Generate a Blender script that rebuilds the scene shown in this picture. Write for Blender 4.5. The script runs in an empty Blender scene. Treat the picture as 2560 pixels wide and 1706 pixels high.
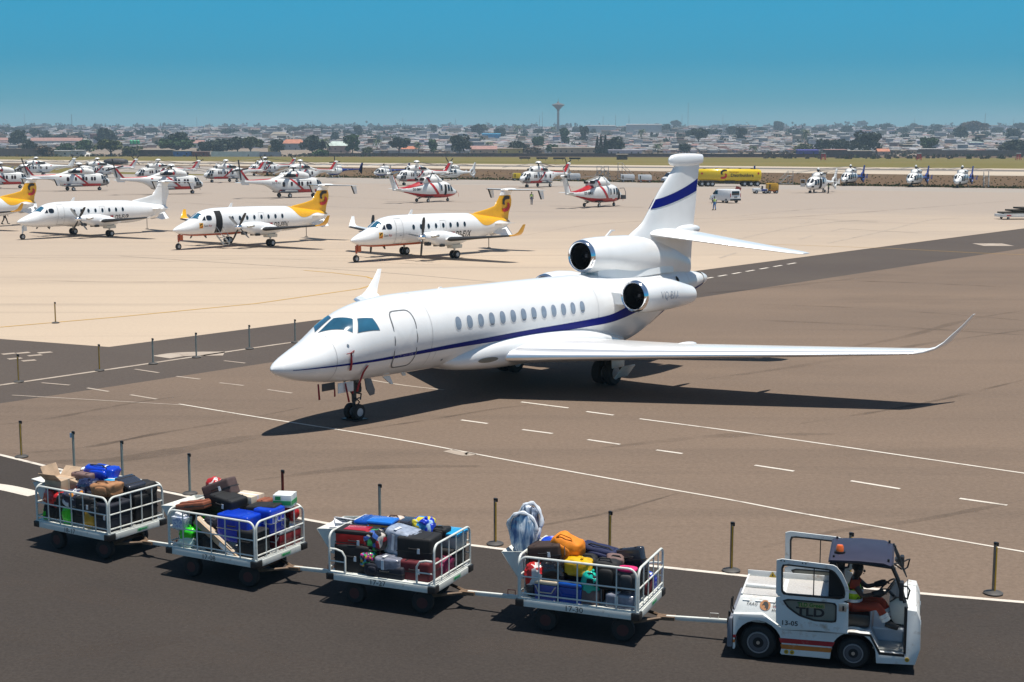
import bpy, bmesh, math, random
from math import sin, cos, pi, radians, sqrt, atan2, hypot
from mathutils import Vector as V, Matrix, Euler, noise as mnoise

scene = bpy.context.scene
COL = scene.collection
random.seed(7)

# ------------------------------------------------------------------ camera numbers (metres)
F_PX, CAM_H = 3555.6, 8.1
PITCH = math.atan((853 - 364.2) / F_PX)

def at(u, v, z=0.0):
    """ground point (height z) that the surveyed photo pixel looks at"""
    a = (u - 1280) / F_PX; b = (853 - v) / F_PX
    c, s = cos(PITCH), sin(PITCH)
    r = V((a, c + b * s, -s + b * c))
    k = (z - CAM_H) / r.z
    return V((r.x * k, r.y * k, z))

# ------------------------------------------------------------------ materials
def lin(c):
    return tuple(((x / 255 + 0.055) / 1.055) ** 2.4 if x > 10 else x / 255 / 12.92 for x in c)

MATS = {}
def mat(name, rgb, rough=0.5, metal=0.0, coat=0.0, var=0.12, scale=3.0, bump=0.0, spec=0.5, trans=0.0, alpha=1.0, dirt=None, dscale=1.2):
    if name in MATS: return MATS[name]
    m = bpy.data.materials.new(name); m.use_nodes = True
    nt = m.node_tree; N = nt.nodes; L = nt.links
    b = N['Principled BSDF']
    b.inputs['Roughness'].default_value = rough
    b.inputs['Metallic'].default_value = metal
    b.inputs['Coat Weight'].default_value = coat
    b.inputs['Coat Roughness'].default_value = 0.08
    b.inputs['Specular IOR Level'].default_value = spec
    b.inputs['Transmission Weight'].default_value = trans
    b.inputs['Alpha'].default_value = alpha
    col = (*rgb, 1)
    tc = N.new('ShaderNodeTexCoord')
    nz = N.new('ShaderNodeTexNoise'); nz.inputs['Scale'].default_value = scale; nz.inputs['Detail'].default_value = 5
    L.new(tc.outputs['Object'], nz.inputs['Vector'])
    mp = N.new('ShaderNodeMapRange'); mp.inputs['From Min'].default_value = 0.3; mp.inputs['From Max'].default_value = 0.7
    mp.inputs['To Min'].default_value = 1 - var; mp.inputs['To Max'].default_value = 1 + var * 0.6
    L.new(nz.outputs['Fac'], mp.inputs['Value'])
    mx = N.new('ShaderNodeVectorMath'); mx.operation = 'SCALE'
    mx.inputs[0].default_value = rgb
    L.new(mp.outputs['Result'], mx.inputs['Scale'])
    src = mx.outputs['Vector']
    if dirt:
        n2 = N.new('ShaderNodeTexNoise'); n2.inputs['Scale'].default_value = dscale; n2.inputs['Detail'].default_value = 8; n2.inputs['Roughness'].default_value = .65
        L.new(tc.outputs['Object'], n2.inputs['Vector'])
        r2 = N.new('ShaderNodeMapRange'); r2.inputs['From Min'].default_value = .56; r2.inputs['From Max'].default_value = .74
        r2.inputs['To Max'].default_value = dirt[3] if len(dirt) > 3 else .6
        L.new(n2.outputs['Fac'], r2.inputs['Value'])
        mm = N.new('ShaderNodeMix'); mm.data_type = 'RGBA'
        mm.inputs['B'].default_value = (*dirt[:3], 1)
        L.new(r2.outputs['Result'], mm.inputs['Factor']); L.new(src, mm.inputs['A'])
        src = mm.outputs['Result']
    L.new(src, b.inputs['Base Color'])
    if bump:
        bp = N.new('ShaderNodeBump'); bp.inputs['Strength'].default_value = bump; bp.inputs['Distance'].default_value = .02
        L.new(nz.outputs['Fac'], bp.inputs['Height']); L.new(bp.outputs['Normal'], b.inputs['Normal'])
    MATS[name] = m
    return m

WHITE = mat('white_paint', (.80, .80, .79), .28, coat=.5, var=.04, scale=1.5)
OFFWHITE = mat('worn_white_paint', (.74, .75, .73), .4, coat=.1, var=.08, dirt=(.35, .29, .2, .5), dscale=2.5)
CREAM = mat('aged_white_paint', (.72, .71, .64), .4, var=.1, dirt=(.35, .29, .2, .45), dscale=1.2)
BLUE = mat('blue_livery_paint', (.001, .0075, .165), .5, spec=.12, var=.05)
YELLOW = mat('yellow_livery_paint', (.78, .40, .008), .3, coat=.4, var=.06)
REDP = mat('red_livery_paint', (.50, .012, .018), .35, coat=.3, var=.1)
ORANGEP = mat('orange_belly_paint', (.50, .085, .012), .35, coat=.3, var=.1)
NAVY = mat('navy_tail_paint', (.006, .03, .22), .3, coat=.4, var=.06)
GREY = mat('grey_metal', (.18, .19, .2), .5, metal=.3, var=.15)
DGREY = mat('dark_grey_metal', (.045, .047, .05), .5, metal=.2, var=.2)
BLACK = mat('black_plastic', (.012, .012, .013), .45, var=.2)
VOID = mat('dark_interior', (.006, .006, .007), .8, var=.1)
RUBBER = mat('tyre_rubber', (.014, .014, .014), .75, var=.3, scale=8)
CHROME = mat('polished_metal', (.86, .87, .88), .12, metal=1, var=.02)
STEEL = mat('brushed_steel', (.52, .52, .5), .35, metal=.9, var=.1)
HUB = mat('wheel_hub_paint', (.42, .45, .48), .4, metal=.2, var=.2)
GLASS = mat('dark_window_glass', (.012, .016, .022), .06, var=.1, spec=.8)
BLUEGLASS = mat('tinted_cockpit_glass', (.02, .10, .17), .05, var=.5, scale=1.1, spec=.9, coat=1)
CABGLASS = mat('cabin_window_glass', (.24, .29, .36), .12, var=.15, scale=6)
BOOT = mat('black_deice_boot', (.02, .02, .021), .6, var=.2)
TEXT = mat('black_lettering', (.018, .018, .02), .5, var=.1)
REDTAG = mat('red_streamer_cloth', (.26, .006, .016), .7, var=.2)

# ------------------------------------------------------------------ mesh builder
class MB:
    def __init__(s): s.v = []; s.f = []; s.m = []; s.sm = []
    def add(s, vs, fs, m=0, smooth=True):
        o = len(s.v); s.v += [tuple(p) for p in vs]
        for f in fs: s.f.append([i + o for i in f]); s.m.append(m); s.sm.append(smooth)
    def box(s, c, d, m=0, R=None, taper=(1, 1)):
        x, y, z = d[0] / 2, d[1] / 2, d[2] / 2; tx, ty = taper
        p = [(-x, -y, -z), (x, -y, -z), (x, y, -z), (-x, y, -z), (-x * tx, -y * ty, z), (x * tx, -y * ty, z), (x * tx, y * ty, z), (-x * tx, y * ty, z)]
        if R is not None: p = [R @ V(q) for q in p]
        s.add([(q[0] + c[0], q[1] + c[1], q[2] + c[2]) for q in p], [(0, 3, 2, 1), (4, 5, 6, 7), (0, 1, 5, 4), (1, 2, 6, 5), (2, 3, 7, 6), (3, 0, 4, 7)], m, False)
        return s
    def loft(s, rings, m=0, cap=(True, True), closed=True, smooth=True):
        n = len(rings[0]); vs = [p for r in rings for p in r]; fs = []
        for i in range(len(rings) - 1):
            for j in range(n if closed else n - 1):
                k = (j + 1) % n
                fs.append((i * n + j, i * n + k, (i + 1) * n + k, (i + 1) * n + j))
        s.add(vs, fs, m, smooth)
        if cap[0]: s.add(rings[0], [tuple(range(n))[::-1]], m, False)
        if cap[1]: s.add(rings[-1], [tuple(range(n))], m, False)
        return s
    def cyl(s, p0, p1, r0, r1=None, n=14, m=0, caps=(True, True)):
        p0, p1 = V(p0), V(p1); r1 = r0 if r1 is None else r1
        d = (p1 - p0).normalized(); a = d.orthogonal().normalized(); b = d.cross(a)
        R = lambda p, r: [p + a * (r * cos(2 * pi * i / n)) + b * (r * sin(2 * pi * i / n)) for i in range(n)]
        return s.loft([R(p0, r0), R(p1, r1)], m, caps)
    def tube(s, pts, r, n=8, m=0):
        pts = [V(p) for p in pts]; rings = []; a = None
        for i, p in enumerate(pts):
            d = (pts[min(i + 1, len(pts) - 1)] - pts[max(i - 1, 0)])
            if d.length < 1e-9: d = V((0, 0, 1))
            d.normalize()
            a = d.orthogonal().normalized() if a is None else (a - d * a.dot(d)).normalized()
            b = d.cross(a); rr = r[i] if isinstance(r, (list, tuple)) else r
            rings.append([p + a * (rr * cos(2 * pi * k / n)) + b * (rr * sin(2 * pi * k / n)) for k in range(n)])
        return s.loft(rings, m)
    def ell(s, c, r, nu=16, nv=10, m=0, R=None, pw=1.0):
        f = lambda t: math.copysign(abs(t) ** pw, t)
        rings = []
        for i in range(nv + 1):
            t = -pi / 2 + pi * i / nv; t = max(-pi / 2 + .02, min(pi / 2 - .02, t)); ring = []
            for j in range(nu):
                u = 2 * pi * j / nu
                p = V((r[0] * f(cos(t)) * f(cos(u)), r[1] * f(cos(t)) * f(sin(u)), r[2] * f(sin(t))))
                if R is not None: p = R @ p
                ring.append(p + V(c))
            rings.append(ring)
        return s.loft(rings, m)
    def lathe(s, c, ax, prof, n=20, m=0, caps=(False, False)):
        c, d = V(c), V(ax).normalized(); a = d.orthogonal().normalized(); b = d.cross(a)
        return s.loft([[c + d * t + a * (r * cos(2 * pi * i / n)) + b * (r * sin(2 * pi * i / n)) for i in range(n)] for t, r in prof], m, caps)
    def prism(s, poly, axis, t0, t1, m=0, smooth=False):
        """poly of 2D points extruded along axis ('x': (y,z), 'y': (x,z), 'z': (x,y))"""
        def P(q, t): return (t, q[0], q[1]) if axis == 'x' else (q[0], t, q[1]) if axis == 'y' else (q[0], q[1], t)
        n = len(poly)
        s.add([P(q, t0) for q in poly] + [P(q, t1) for q in poly], [tuple(range(n)), tuple(range(2 * n - 1, n - 1, -1))] + [(i, i + n, (i + 1) % n + n, (i + 1) % n) for i in range(n)], m, smooth)
        return s
    def mirror(s):
        r = MB(); r.v = [(x, -y, z) for x, y, z in s.v]; r.f = [f[::-1] for f in s.f]; r.m = list(s.m); r.sm = list(s.sm); return r
    def xf(s, M, o=0):
        s.v[o:] = [tuple(M @ V(p)) for p in s.v[o:]]; return s
    def mesh(s, name, mats, bevel=0, seg=2, sharp=38, recalc=True):
        me = bpy.data.meshes.new(name)
        me.from_pydata(s.v, [], s.f)
        for m in (mats if isinstance(mats, (list, tuple)) else [mats]): me.materials.append(m)
        me.polygons.foreach_set('material_index', s.m)
        if recalc or bevel:
            bm = bmesh.new(); bm.from_mesh(me)
            if bevel:
                bmesh.ops.remove_doubles(bm, verts=bm.verts, dist=1e-5)
                bm.normal_update()
                es = [e for e in bm.edges if len(e.link_faces) == 2 and e.calc_face_angle(0) > .6]
                bmesh.ops.bevel(bm, geom=es, offset=bevel, segments=seg, profile=.6, affect='EDGES', clamp_overlap=True)
            if recalc: bmesh.ops.recalc_face_normals(bm, faces=bm.faces)
            bm.to_mesh(me); bm.free()
        if bevel: me.polygons.foreach_set('use_smooth', [True] * len(me.polygons))
        else: me.polygons.foreach_set('use_smooth', s.sm)
        me.set_sharp_from_angle(angle=radians(sharp))
        me.update()
        return me
    def build(s, name, mats, parent=None, bevel=0, **k):
        return put(name, s.mesh(name, mats, bevel, **k), parent)

def put(name, me, parent=None):
    o = bpy.data.objects.new(name, me); COL.objects.link(o)
    if parent is not None: o.parent = parent
    return o

def thing(name, label, cat, loc=(0, 0, 0), rz=0.0, group=None):
    o = bpy.data.objects.new(name, None); COL.objects.link(o); o.empty_display_size = .2
    o.location = loc; o.rotation_euler = (0, 0, rz)
    o['label'] = label; o['category'] = cat
    if group: o['group'] = group
    return o
def tag(o, label, cat, group=None):
    o['label'] = label; o['category'] = cat
    if group: o['group'] = group
    return o
def struct(o, kind='structure'):
    o['kind'] = kind; return o
def copy_tree(o, parent=None):
    c = o.copy(); COL.objects.link(c); c.parent = parent
    for ch in list(o.children): copy_tree(ch, c)
    return c

def text_mesh(txt, size, shear=0.0, ext=0.0, sx=1.0, bold=0.0):
    """flat lettering mesh in the xy plane, centred"""
    cu = bpy.data.curves.new('txt', 'FONT'); cu.body = txt; cu.size = size; cu.shear = shear
    cu.align_x = 'CENTER'; cu.align_y = 'CENTER'; cu.resolution_u = 3; cu.offset = bold
    o = bpy.data.objects.new('txt', cu); COL.objects.link(o)
    dg = bpy.context.evaluated_depsgraph_get(); dg.update()
    me = bpy.data.meshes.new_from_object(o.evaluated_get(dg))
    bpy.data.objects.remove(o); bpy.data.curves.remove(cu)
    vs = [(v.co.x * sx, v.co.y) for v in me.vertices]; fs = [tuple(p.vertices) for p in me.polygons]
    bpy.data.meshes.remove(me)
    return vs, fs
def lettering(txt, size, fn, m, parent, name='lettering', **k):
    """fn maps flat (x, y) to a 3D point on the carrying surface"""
    vs, fs = text_mesh(txt, size, **k)
    b = MB(); b.add([fn(x, y) for x, y in vs], fs, 0, False)
    return b.build(name, m, parent, recalc=False)

def cr(pts, n):
    """Catmull-Rom resample of a list of tuples by its first entry (monotone knots)"""
    out = []
    for i in range(n):
        x = pts[0][0] + (pts[-1][0] - pts[0][0]) * (i / (n - 1)) ** 1.0
        k = 0
        while k < len(pts) - 2 and pts[k + 1][0] < x: k += 1
        p0, p1, p2, p3 = pts[max(k - 1, 0)], pts[k], pts[k + 1], pts[min(k + 2, len(pts) - 1)]
        h = p2[0] - p1[0]; t = (x - p1[0]) / h if h else 0
        row = [x]
        for c in range(1, len(p1)):
            d1 = (p2[c] - p0[c]) / max(p2[0] - p0[0], 1e-6); d2 = (p3[c] - p1[c]) / max(p3[0] - p1[0], 1e-6)
            row.append((2 * t**3 - 3 * t**2 + 1) * p1[c] + (t**3 - 2 * t**2 + t) * h * d1 + (-2 * t**3 + 3 * t**2) * p2[c] + (t**3 - t**2) * h * d2)
        out.append(tuple(row))
    return out

class Body:
    """fuselage from stations (x aft, top z, bottom z, half width, exponent)"""
    def __init__(s, st, n=70, e=1.0):
        s.e = e; s.raw = st; q = sorted(set([round(p[0], 3) for p in st] + [round(st[0][0] + (st[-1][0] - st[0][0]) * i / n, 3) for i in range(n + 1)]))
        s.cr = cr(st, 400); s.x = [r for r in q]
    def sec(s, a):
        c = s.cr; t = (a - c[0][0]) / (c[-1][0] - c[0][0]) * (len(c) - 1); i = max(0, min(len(c) - 2, int(t))); t = max(0, min(1, t - i))
        return [c[i][k] * (1 - t) + c[i + 1][k] * t for k in (1, 2, 3)]
    def pt(s, a, ph, off=0.0):
        """ph: 0 = port side (-y), 90 = top, 180 = starboard"""
        t, b, w = s.sec(a); zc, h = (t + b) / 2, (t - b) / 2; f = lambda q: math.copysign(abs(q) ** s.e, q)
        y, z = -w * f(cos(ph)), h * f(sin(ph)); n = V((0, -cos(ph) * h, sin(ph) * w)); n.normalize()
        return V((a, y, zc + z)) + n * off
    def side(s, a, z, sg=-1, off=.006):
        t, b, w = s.sec(a); zc, h = (t + b) / 2, max((t - b) / 2, 1e-4); q = max(-.985, min(.985, (z - zc) / h)); q = math.copysign(abs(q) ** (1 / s.e), q)
        ph = math.asin(q); p = s.pt(a, ph, off)
        return V((p.x, p.y if sg < 0 else -p.y, p.z))
    def mesh(s, b, m=0, n=40, x0=None, x1=None):
        xs = [x for x in s.x if (x0 is None or x >= x0) and (x1 is None or x <= x1)]
        b.loft([[s.pt(a, 2 * pi * j / n) for j in range(n)] for a in xs], m)
    def quad(s, b, c4, sg=-1, off=.008, m=0, n=5):
        """bilinear patch over four (x, z) corners"""
        g = []
        for i in range(n + 1):
            for j in range(n + 1):
                u, w = i / n, j / n
                x = (c4[0][0] * (1 - u) + c4[1][0] * u) * (1 - w) + (c4[3][0] * (1 - u) + c4[2][0] * u) * w
                z = (c4[0][1] * (1 - u) + c4[1][1] * u) * (1 - w) + (c4[3][1] * (1 - u) + c4[2][1] * u) * w
                g.append(s.side(x, z, sg, off))
        b.add(g, [(i * (n + 1) + j, (i + 1) * (n + 1) + j, (i + 1) * (n + 1) + j + 1, i * (n + 1) + j + 1) for i in range(n) for j in range(n)], m)
    def pquad(s, b, c4, off=.008, m=0, n=6):
        """bilinear patch over four (x, angle in degrees) corners"""
        g = []
        for i in range(n + 1):
            for j in range(n + 1):
                u, w = i / n, j / n
                x = (c4[0][0] * (1 - u) + c4[1][0] * u) * (1 - w) + (c4[3][0] * (1 - u) + c4[2][0] * u) * w
                p = (c4[0][1] * (1 - u) + c4[1][1] * u) * (1 - w) + (c4[3][1] * (1 - u) + c4[2][1] * u) * w
                g.append(s.pt(x, radians(p), off))
        b.add(g, [(i * (n + 1) + j, (i + 1) * (n + 1) + j, (i + 1) * (n + 1) + j + 1, i * (n + 1) + j + 1) for i in range(n) for j in range(n)], m)
    def oval(s, b, x, z, rx, rz, sg=-1, off=.008, m=0, p=2.0, r0=0.0, n=20, K=3):
        g = []
        for k in range(K + 1):
            q = r0 + (1 - r0) * k / K
            for j in range(n):
                t = 2 * pi * j / n; c, d = cos(t), sin(t)
                g.append(s.side(x + q * rx * math.copysign(abs(c) ** (2 / p), c), z + q * rz * math.copysign(abs(d) ** (2 / p), d), sg, off))
        b.add(g, [(k * n + j, k * n + (j + 1) % n, (k + 1) * n + (j + 1) % n, (k + 1) * n + j) for k in range(K) for j in range(n)], m)
    def strip(s, b, pts, sg=-1, off=.007, m=0):
        """pts: (x, z low, z high)"""
        K = 4; g = []; n = max(len(pts), int((pts[-1][0] - pts[0][0]) / .12) + 2); pts = cr(pts, n)
        for x, z0, z1 in pts:
            for k in range(K + 1): g.append(s.side(x, z0 + (z1 - z0) * k / K, sg, off))
        b.add(g, [(i * (K + 1) + k, (i + 1) * (K + 1) + k, (i + 1) * (K + 1) + k + 1, i * (K + 1) + k + 1) for i in range(len(pts) - 1) for k in range(K)], m)

def airfoil(n=9, t=.12):
    """closed section, (chordwise 0..1, thickness) from TE over top to LE and back"""
    yt = lambda x: 5 * t * (.2969 * sqrt(x) - .126 * x - .3516 * x * x + .2843 * x**3 - .1015 * x**4)
    xs = [(1 - cos(pi * i / n)) / 2 for i in range(n + 1)]
    return [(x, yt(x) * 1.15 + (.004 if x > .98 else 0)) for x in xs[::-1]] + [(x, -yt(x) * .85) for x in xs[1:]]
def wing(b, secs, m=0, n=9, le=0, lem=1):
    """secs: (LE point, chord, thickness ratio, up vector) chord along +x"""
    rings = []
    for p, c, t, up in secs:
        rings.append([V(p) + V((x * c, 0, 0)) + V(up) * (y * c) for x, y in airfoil(n, t)])
    b.loft(rings, m)

def wheel(parent, c, r, w, name='wheel', hubm=None, ax=(0, 1, 0), n=20):
    o = MB().lathe(c, ax, [(-w / 2, r * .55), (-w / 2, r * .86), (-w * .36, r * .97), (0, r), (w * .36, r * .97), (w / 2, r * .86), (w / 2, r * .55)], n, caps=(True, True)).build(name, RUBBER, parent)
    MB().lathe(c, ax, [(-w * .52, 0.01), (-w * .52, r * .2), (-w * .51, r * .5), (w * .51, r * .5), (w * .52, r * .2), (w * .52, .01)], n, caps=(True, True)).build('rim', hubm or HUB, o)
    return o
# ================================================================== camera, light, sky
cam = bpy.data.cameras.new('camera'); cam.sensor_width = 36; cam.lens = 36 * F_PX / 2560; cam.clip_end = 30000; cam.clip_start = .5
co = bpy.data.objects.new('camera', cam); COL.objects.link(co)
co.location = (0, 0, CAM_H); co.rotation_euler = (pi / 2 - PITCH, 0, 0)
scene.camera = co

SUN_DIR = V((.16, -.055, 1.0)).normalized()          # towards the sun
sun = bpy.data.lights.new('sun', 'SUN'); sun.energy = 5.0; sun.angle = radians(.5); sun.color = (1, .955, .88)
so = bpy.data.objects.new('sun', sun); COL.objects.link(so); so.location = (20, -20, 60)
so.rotation_euler = SUN_DIR.to_track_quat('Z', 'Y').to_euler()
w = bpy.data.worlds.new('World'); scene.world = w; w.use_nodes = True
nt = w.node_tree; bg = nt.nodes['Background']
sky = nt.nodes.new('ShaderNodeTexSky'); sky.sky_type = 'NISHITA'; sky.sun_disc = False
sky.sun_elevation = math.asin(SUN_DIR.z); sky.sun_rotation = atan2(SUN_DIR.x, SUN_DIR.y)
sky.dust_density = .3; sky.ozone_density = 2.5; sky.air_density = 1.3; sky.altitude = 50
tint = nt.nodes.new('ShaderNodeVectorMath'); tint.operation = 'MULTIPLY'
tcw = nt.nodes.new('ShaderNodeTexCoord'); sep = nt.nodes.new('ShaderNodeSeparateXYZ'); nt.links.new(tcw.outputs['Generated'], sep.inputs[0])
rmp = nt.nodes.new('ShaderNodeValToRGB'); nt.links.new(sep.outputs['Z'], rmp.inputs[0])
els = rmp.color_ramp.elements
els[0].position = 0.0; els[0].color = (.28, .56, .93, 1)
els[1].position = 1.0; els[1].color = (.44, .46, .46, 1)
for p_, c_ in ((.014, (.20, .52, .91, 1)), (.03, (.075, .39, .72, 1)), (.058, (.018, .345, .66, 1)), (.10, (.03, .405, .67, 1)), (.22, (.12, .43, .62, 1)), (.5, (.40, .46, .50, 1))):
    q_ = els.new(p_); q_.color = c_
dbl = nt.nodes.new('ShaderNodeVectorMath'); dbl.operation = 'SCALE'; dbl.inputs['Scale'].default_value = 2.0
nt.links.new(rmp.outputs[0], dbl.inputs[0])
nt.links.new(sky.outputs[0], tint.inputs[0]); nt.links.new(dbl.outputs[0], tint.inputs[1]); nt.links.new(tint.outputs[0], bg.inputs[0])
bg.inputs[1].default_value = .06
scene.view_settings.view_transform = 'Standard'; scene.view_settings.look = 'None'
scene.view_settings.exposure = .25; scene.view_settings.gamma = 1

# ================================================================== ground surfaces
def ground_mat(name, c1, c2, c3, s1, s2, stretch=(1, 1, 1), rot=0.0, grain=.12, gs=60, stain=.35, rough=.9, streak=0.0, bump=.25, fleck=0.0, worn=None):
    m = bpy.data.materials.new(name); m.use_nodes = True; nt = m.node_tree; N = nt.nodes; L = nt.links; b = N['Principled BSDF']
    b.inputs['Roughness'].default_value = rough; b.inputs['Specular IOR Level'].default_value = .08
    tc = N.new('ShaderNodeTexCoord'); mp = N.new('ShaderNodeMapping'); mp.inputs['Scale'].default_value = stretch; mp.inputs['Rotation'].default_value = (0, 0, rot)
    L.new(tc.outputs['Object'], mp.inputs['Vector'])
    def nz(sc, det=6, ro=.6, vec=mp):
        n = N.new('ShaderNodeTexNoise'); n.inputs['Scale'].default_value = sc; n.inputs['Detail'].default_value = det; n.inputs['Roughness'].default_value = ro
        L.new(vec.outputs['Vector'] if vec is mp else tc.outputs['Object'], n.inputs['Vector']); return n
    def rng(n, a, bb, c=0, d=1):
        r = N.new('ShaderNodeMapRange'); r.inputs['From Min'].default_value = a; r.inputs['From Max'].default_value = bb
        r.inputs['To Min'].default_value = c; r.inputs['To Max'].default_value = d; L.new(n.outputs['Fac'], r.inputs['Value']); return r
    def mix(f, A, B):
        x = N.new('ShaderNodeMix'); x.data_type = 'RGBA'; L.new(f.outputs['Result'], x.inputs['Factor'])
        for k, q in (('A', A), ('B', B)):
            if isinstance(q, tuple): x.inputs[k].default_value = (*q, 1)
            else: L.new(q.outputs['Result'], x.inputs[k])
        return x
    x = mix(rng(nz(s1), .35, .65), c1, c2)
    x = mix(rng(nz(s2, 8, .7), .52, .75, 0, stain), x, c3)
    if streak:
        ms = N.new('ShaderNodeMapping'); ms.inputs['Scale'].default_value = (.012, .55, 1); ms.inputs['Rotation'].default_value = (0, 0, .18)
        L.new(tc.outputs['Object'], ms.inputs['Vector'])
        n = N.new('ShaderNodeTexNoise'); n.inputs['Scale'].default_value = 1.0; n.inputs['Detail'].default_value = 4; n.inputs['Distortion'].default_value = .6
        L.new(ms.outputs['Vector'], n.inputs['Vector'])
        x = mix(rng(n, .56, .70, 0, streak), x, c3)
    if fleck:
        mf = N.new('ShaderNodeMapping'); mf.inputs['Scale'].default_value = (1.1, 4.5, 1); mf.inputs['Rotation'].default_value = (0, 0, .25); L.new(tc.outputs['Object'], mf.inputs['Vector'])
        n = N.new('ShaderNodeTexNoise'); n.inputs['Scale'].default_value = .9; n.inputs['Detail'].default_value = 5; n.inputs['Roughness'].default_value = .7; L.new(mf.outputs['Vector'], n.inputs['Vector'])
        x = mix(rng(n, .66, .76, 0, fleck), x, tuple(q * .45 for q in c3))
    if worn:
        sx = N.new('ShaderNodeSeparateXYZ'); L.new(tc.outputs['Object'], sx.inputs[0]); nn = nz(.035, 4, .6); ad = N.new('ShaderNodeMath'); ad.operation = 'MULTIPLY_ADD'; ad.inputs[1].default_value = 130; L.new(nn.outputs['Fac'], ad.inputs[0]); L.new(sx.outputs['Y'], ad.inputs[2])
        r = N.new('ShaderNodeMapRange'); r.inputs['From Min'].default_value = 155; r.inputs['From Max'].default_value = 250; r.inputs['To Max'].default_value = .9; L.new(ad.outputs[0], r.inputs['Value'])
        x = mix(r, x, worn)
    g = nz(gs, 8, .85, None); gr = rng(g, .25, .75, 1 - grain, 1 + grain)
    sc = N.new('ShaderNodeVectorMath'); sc.operation = 'SCALE'; L.new(x.outputs['Result'], sc.inputs[0]); L.new(gr.outputs['Result'], sc.inputs['Scale'])
    L.new(sc.outputs['Vector'], b.inputs['Base Color'])
    bp = N.new('ShaderNodeBump'); bp.inputs['Strength'].default_value = bump; bp.inputs['Distance'].default_value = .01
    L.new(g.outputs['Fac'], bp.inputs['Height']); L.new(bp.outputs['Normal'], b.inputs['Normal'])
    return m

def terrain(x, y):
    if y < 1130: return -.06
    z = .018 * (y - 1130)
    if y > 4700: z = .018 * 3570 - (y - 4700) * .05
    return z - .06 + 2.2 * mnoise.noise((x * .0015, y * .0015, 0)) * min(1, (y - 1130) / 600)

SOIL = ground_mat('dry_soil', (.135, .085, .047), (.105, .068, .040), (.10, .09, .04), .02, .05, stretch=(.4, 1, 1), grain=.2, gs=1.2, stain=.6)
GRASSM = ground_mat('short_grass', (.125, .112, .026), (.175, .135, .042), (.15, .095, .045), .012, .05, stretch=(.35, 1, 1), grain=.3, gs=.8, stain=.6)
TOWNM = ground_mat('town_earth', (.26, .2, .15), (.2, .16, .13), (.10, .11, .05), .02, .05, grain=.3, gs=.4, stain=.6)
CONC = ground_mat('apron_concrete', (.475, .378, .282), (.405, .323, .247), (.21, .174, .145), .03, .018, stretch=(.5, 1, 1), rot=.2, grain=.12, gs=7, stain=.42, streak=.28, fleck=.25, worn=(.305, .255, .215))
FARCONC = ground_mat('far_tarmac', (.30, .265, .235), (.34, .295, .25), (.17, .16, .15), .02, .02, stretch=(.3, 1, 1), grain=.08, gs=6, stain=.5, streak=.6)
TAN = ground_mat('worn_asphalt', (.185, .135, .100), (.15, .112, .086), (.085, .066, .054), .06, .11, stretch=(.45, 1, 1), rot=.3, grain=.34, gs=9, stain=.45, streak=.22, fleck=.5)
BAND = ground_mat('dark_asphalt', (.080, .065, .057), (.095, .078, .066), (.062, .053, .05), .05, .09, grain=.3, gs=9, stain=.3, streak=.15, fleck=.3)
ROADM = ground_mat('road_asphalt', (.046, .039, .035), (.056, .047, .041), (.034, .030, .028), .12, .3, grain=.42, gs=14, stain=.35, fleck=.3)
RUNM = ground_mat('runway_concrete', (.48, .40, .31), (.40, .34, .27), (.2, .17, .14), .01, .01, stretch=(.1, 1, 1), grain=.06, gs=2, stain=.35)
RUBM = ground_mat('runway_rubber', (.13, .115, .105), (.18, .155, .135), (.09, .08, .08), .01, .02, stretch=(.05, 1, 1), grain=.06, gs=2, stain=.35)
PAINTW = ground_mat('white_road_paint', (.62, .57, .50), (.55, .49, .42), (.22, .175, .14), .6, 2.2, grain=.2, gs=20, stain=.8)
PAINTF = ground_mat('faded_road_paint', (.40, .34, .28), (.33, .27, .22), (.2, .16, .125), .8, 1.6, grain=.1, gs=20, stain=.9)
PAINTY = ground_mat('yellow_road_paint', (.50, .30, .07), (.44, .27, .09), (.38, .29, .19), .3, 1.2, grain=.1, gs=20, stain=.8)

b = MB(); xs = [-5200, -3800] + list(range(-2600, 2601, 130)) + [3800, 5200]; ys = [-120, 0, 200, 500, 900, 1100, 1130] + list(range(1200, 4641, 120)) + [4720]
g = [(x, y, terrain(x, y)) for y in ys for x in xs]; n = len(xs)
b.add(g, [(j * n + i, j * n + i + 1, (j + 1) * n + i + 1, (j + 1) * n + i) for j in range(len(ys) - 1) for i in range(n - 1)], 0)
b.m = [1 if b.v[f[0]][1] >= 1100 else 0 for f in b.f]
struct(b.build('ground', [SOIL, TOWNM], recalc=False))

def sheet(name, pts, z, m):
    b = MB(); b.add([(p[0], p[1], z) for p in pts], [tuple(range(len(pts)))], 0, False)
    o = b.build(name, m, recalc=False)
    if o.data.polygons[0].normal.z < 0: o.data.flip_normals()
    return struct(o)
def line_at(p, q, x):            # point on the ground line through pixels p, q at world x
    a, c = at(*p), at(*q); t = (x - a.x) / (c.x - a.x); return a + (c - a) * t
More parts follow.
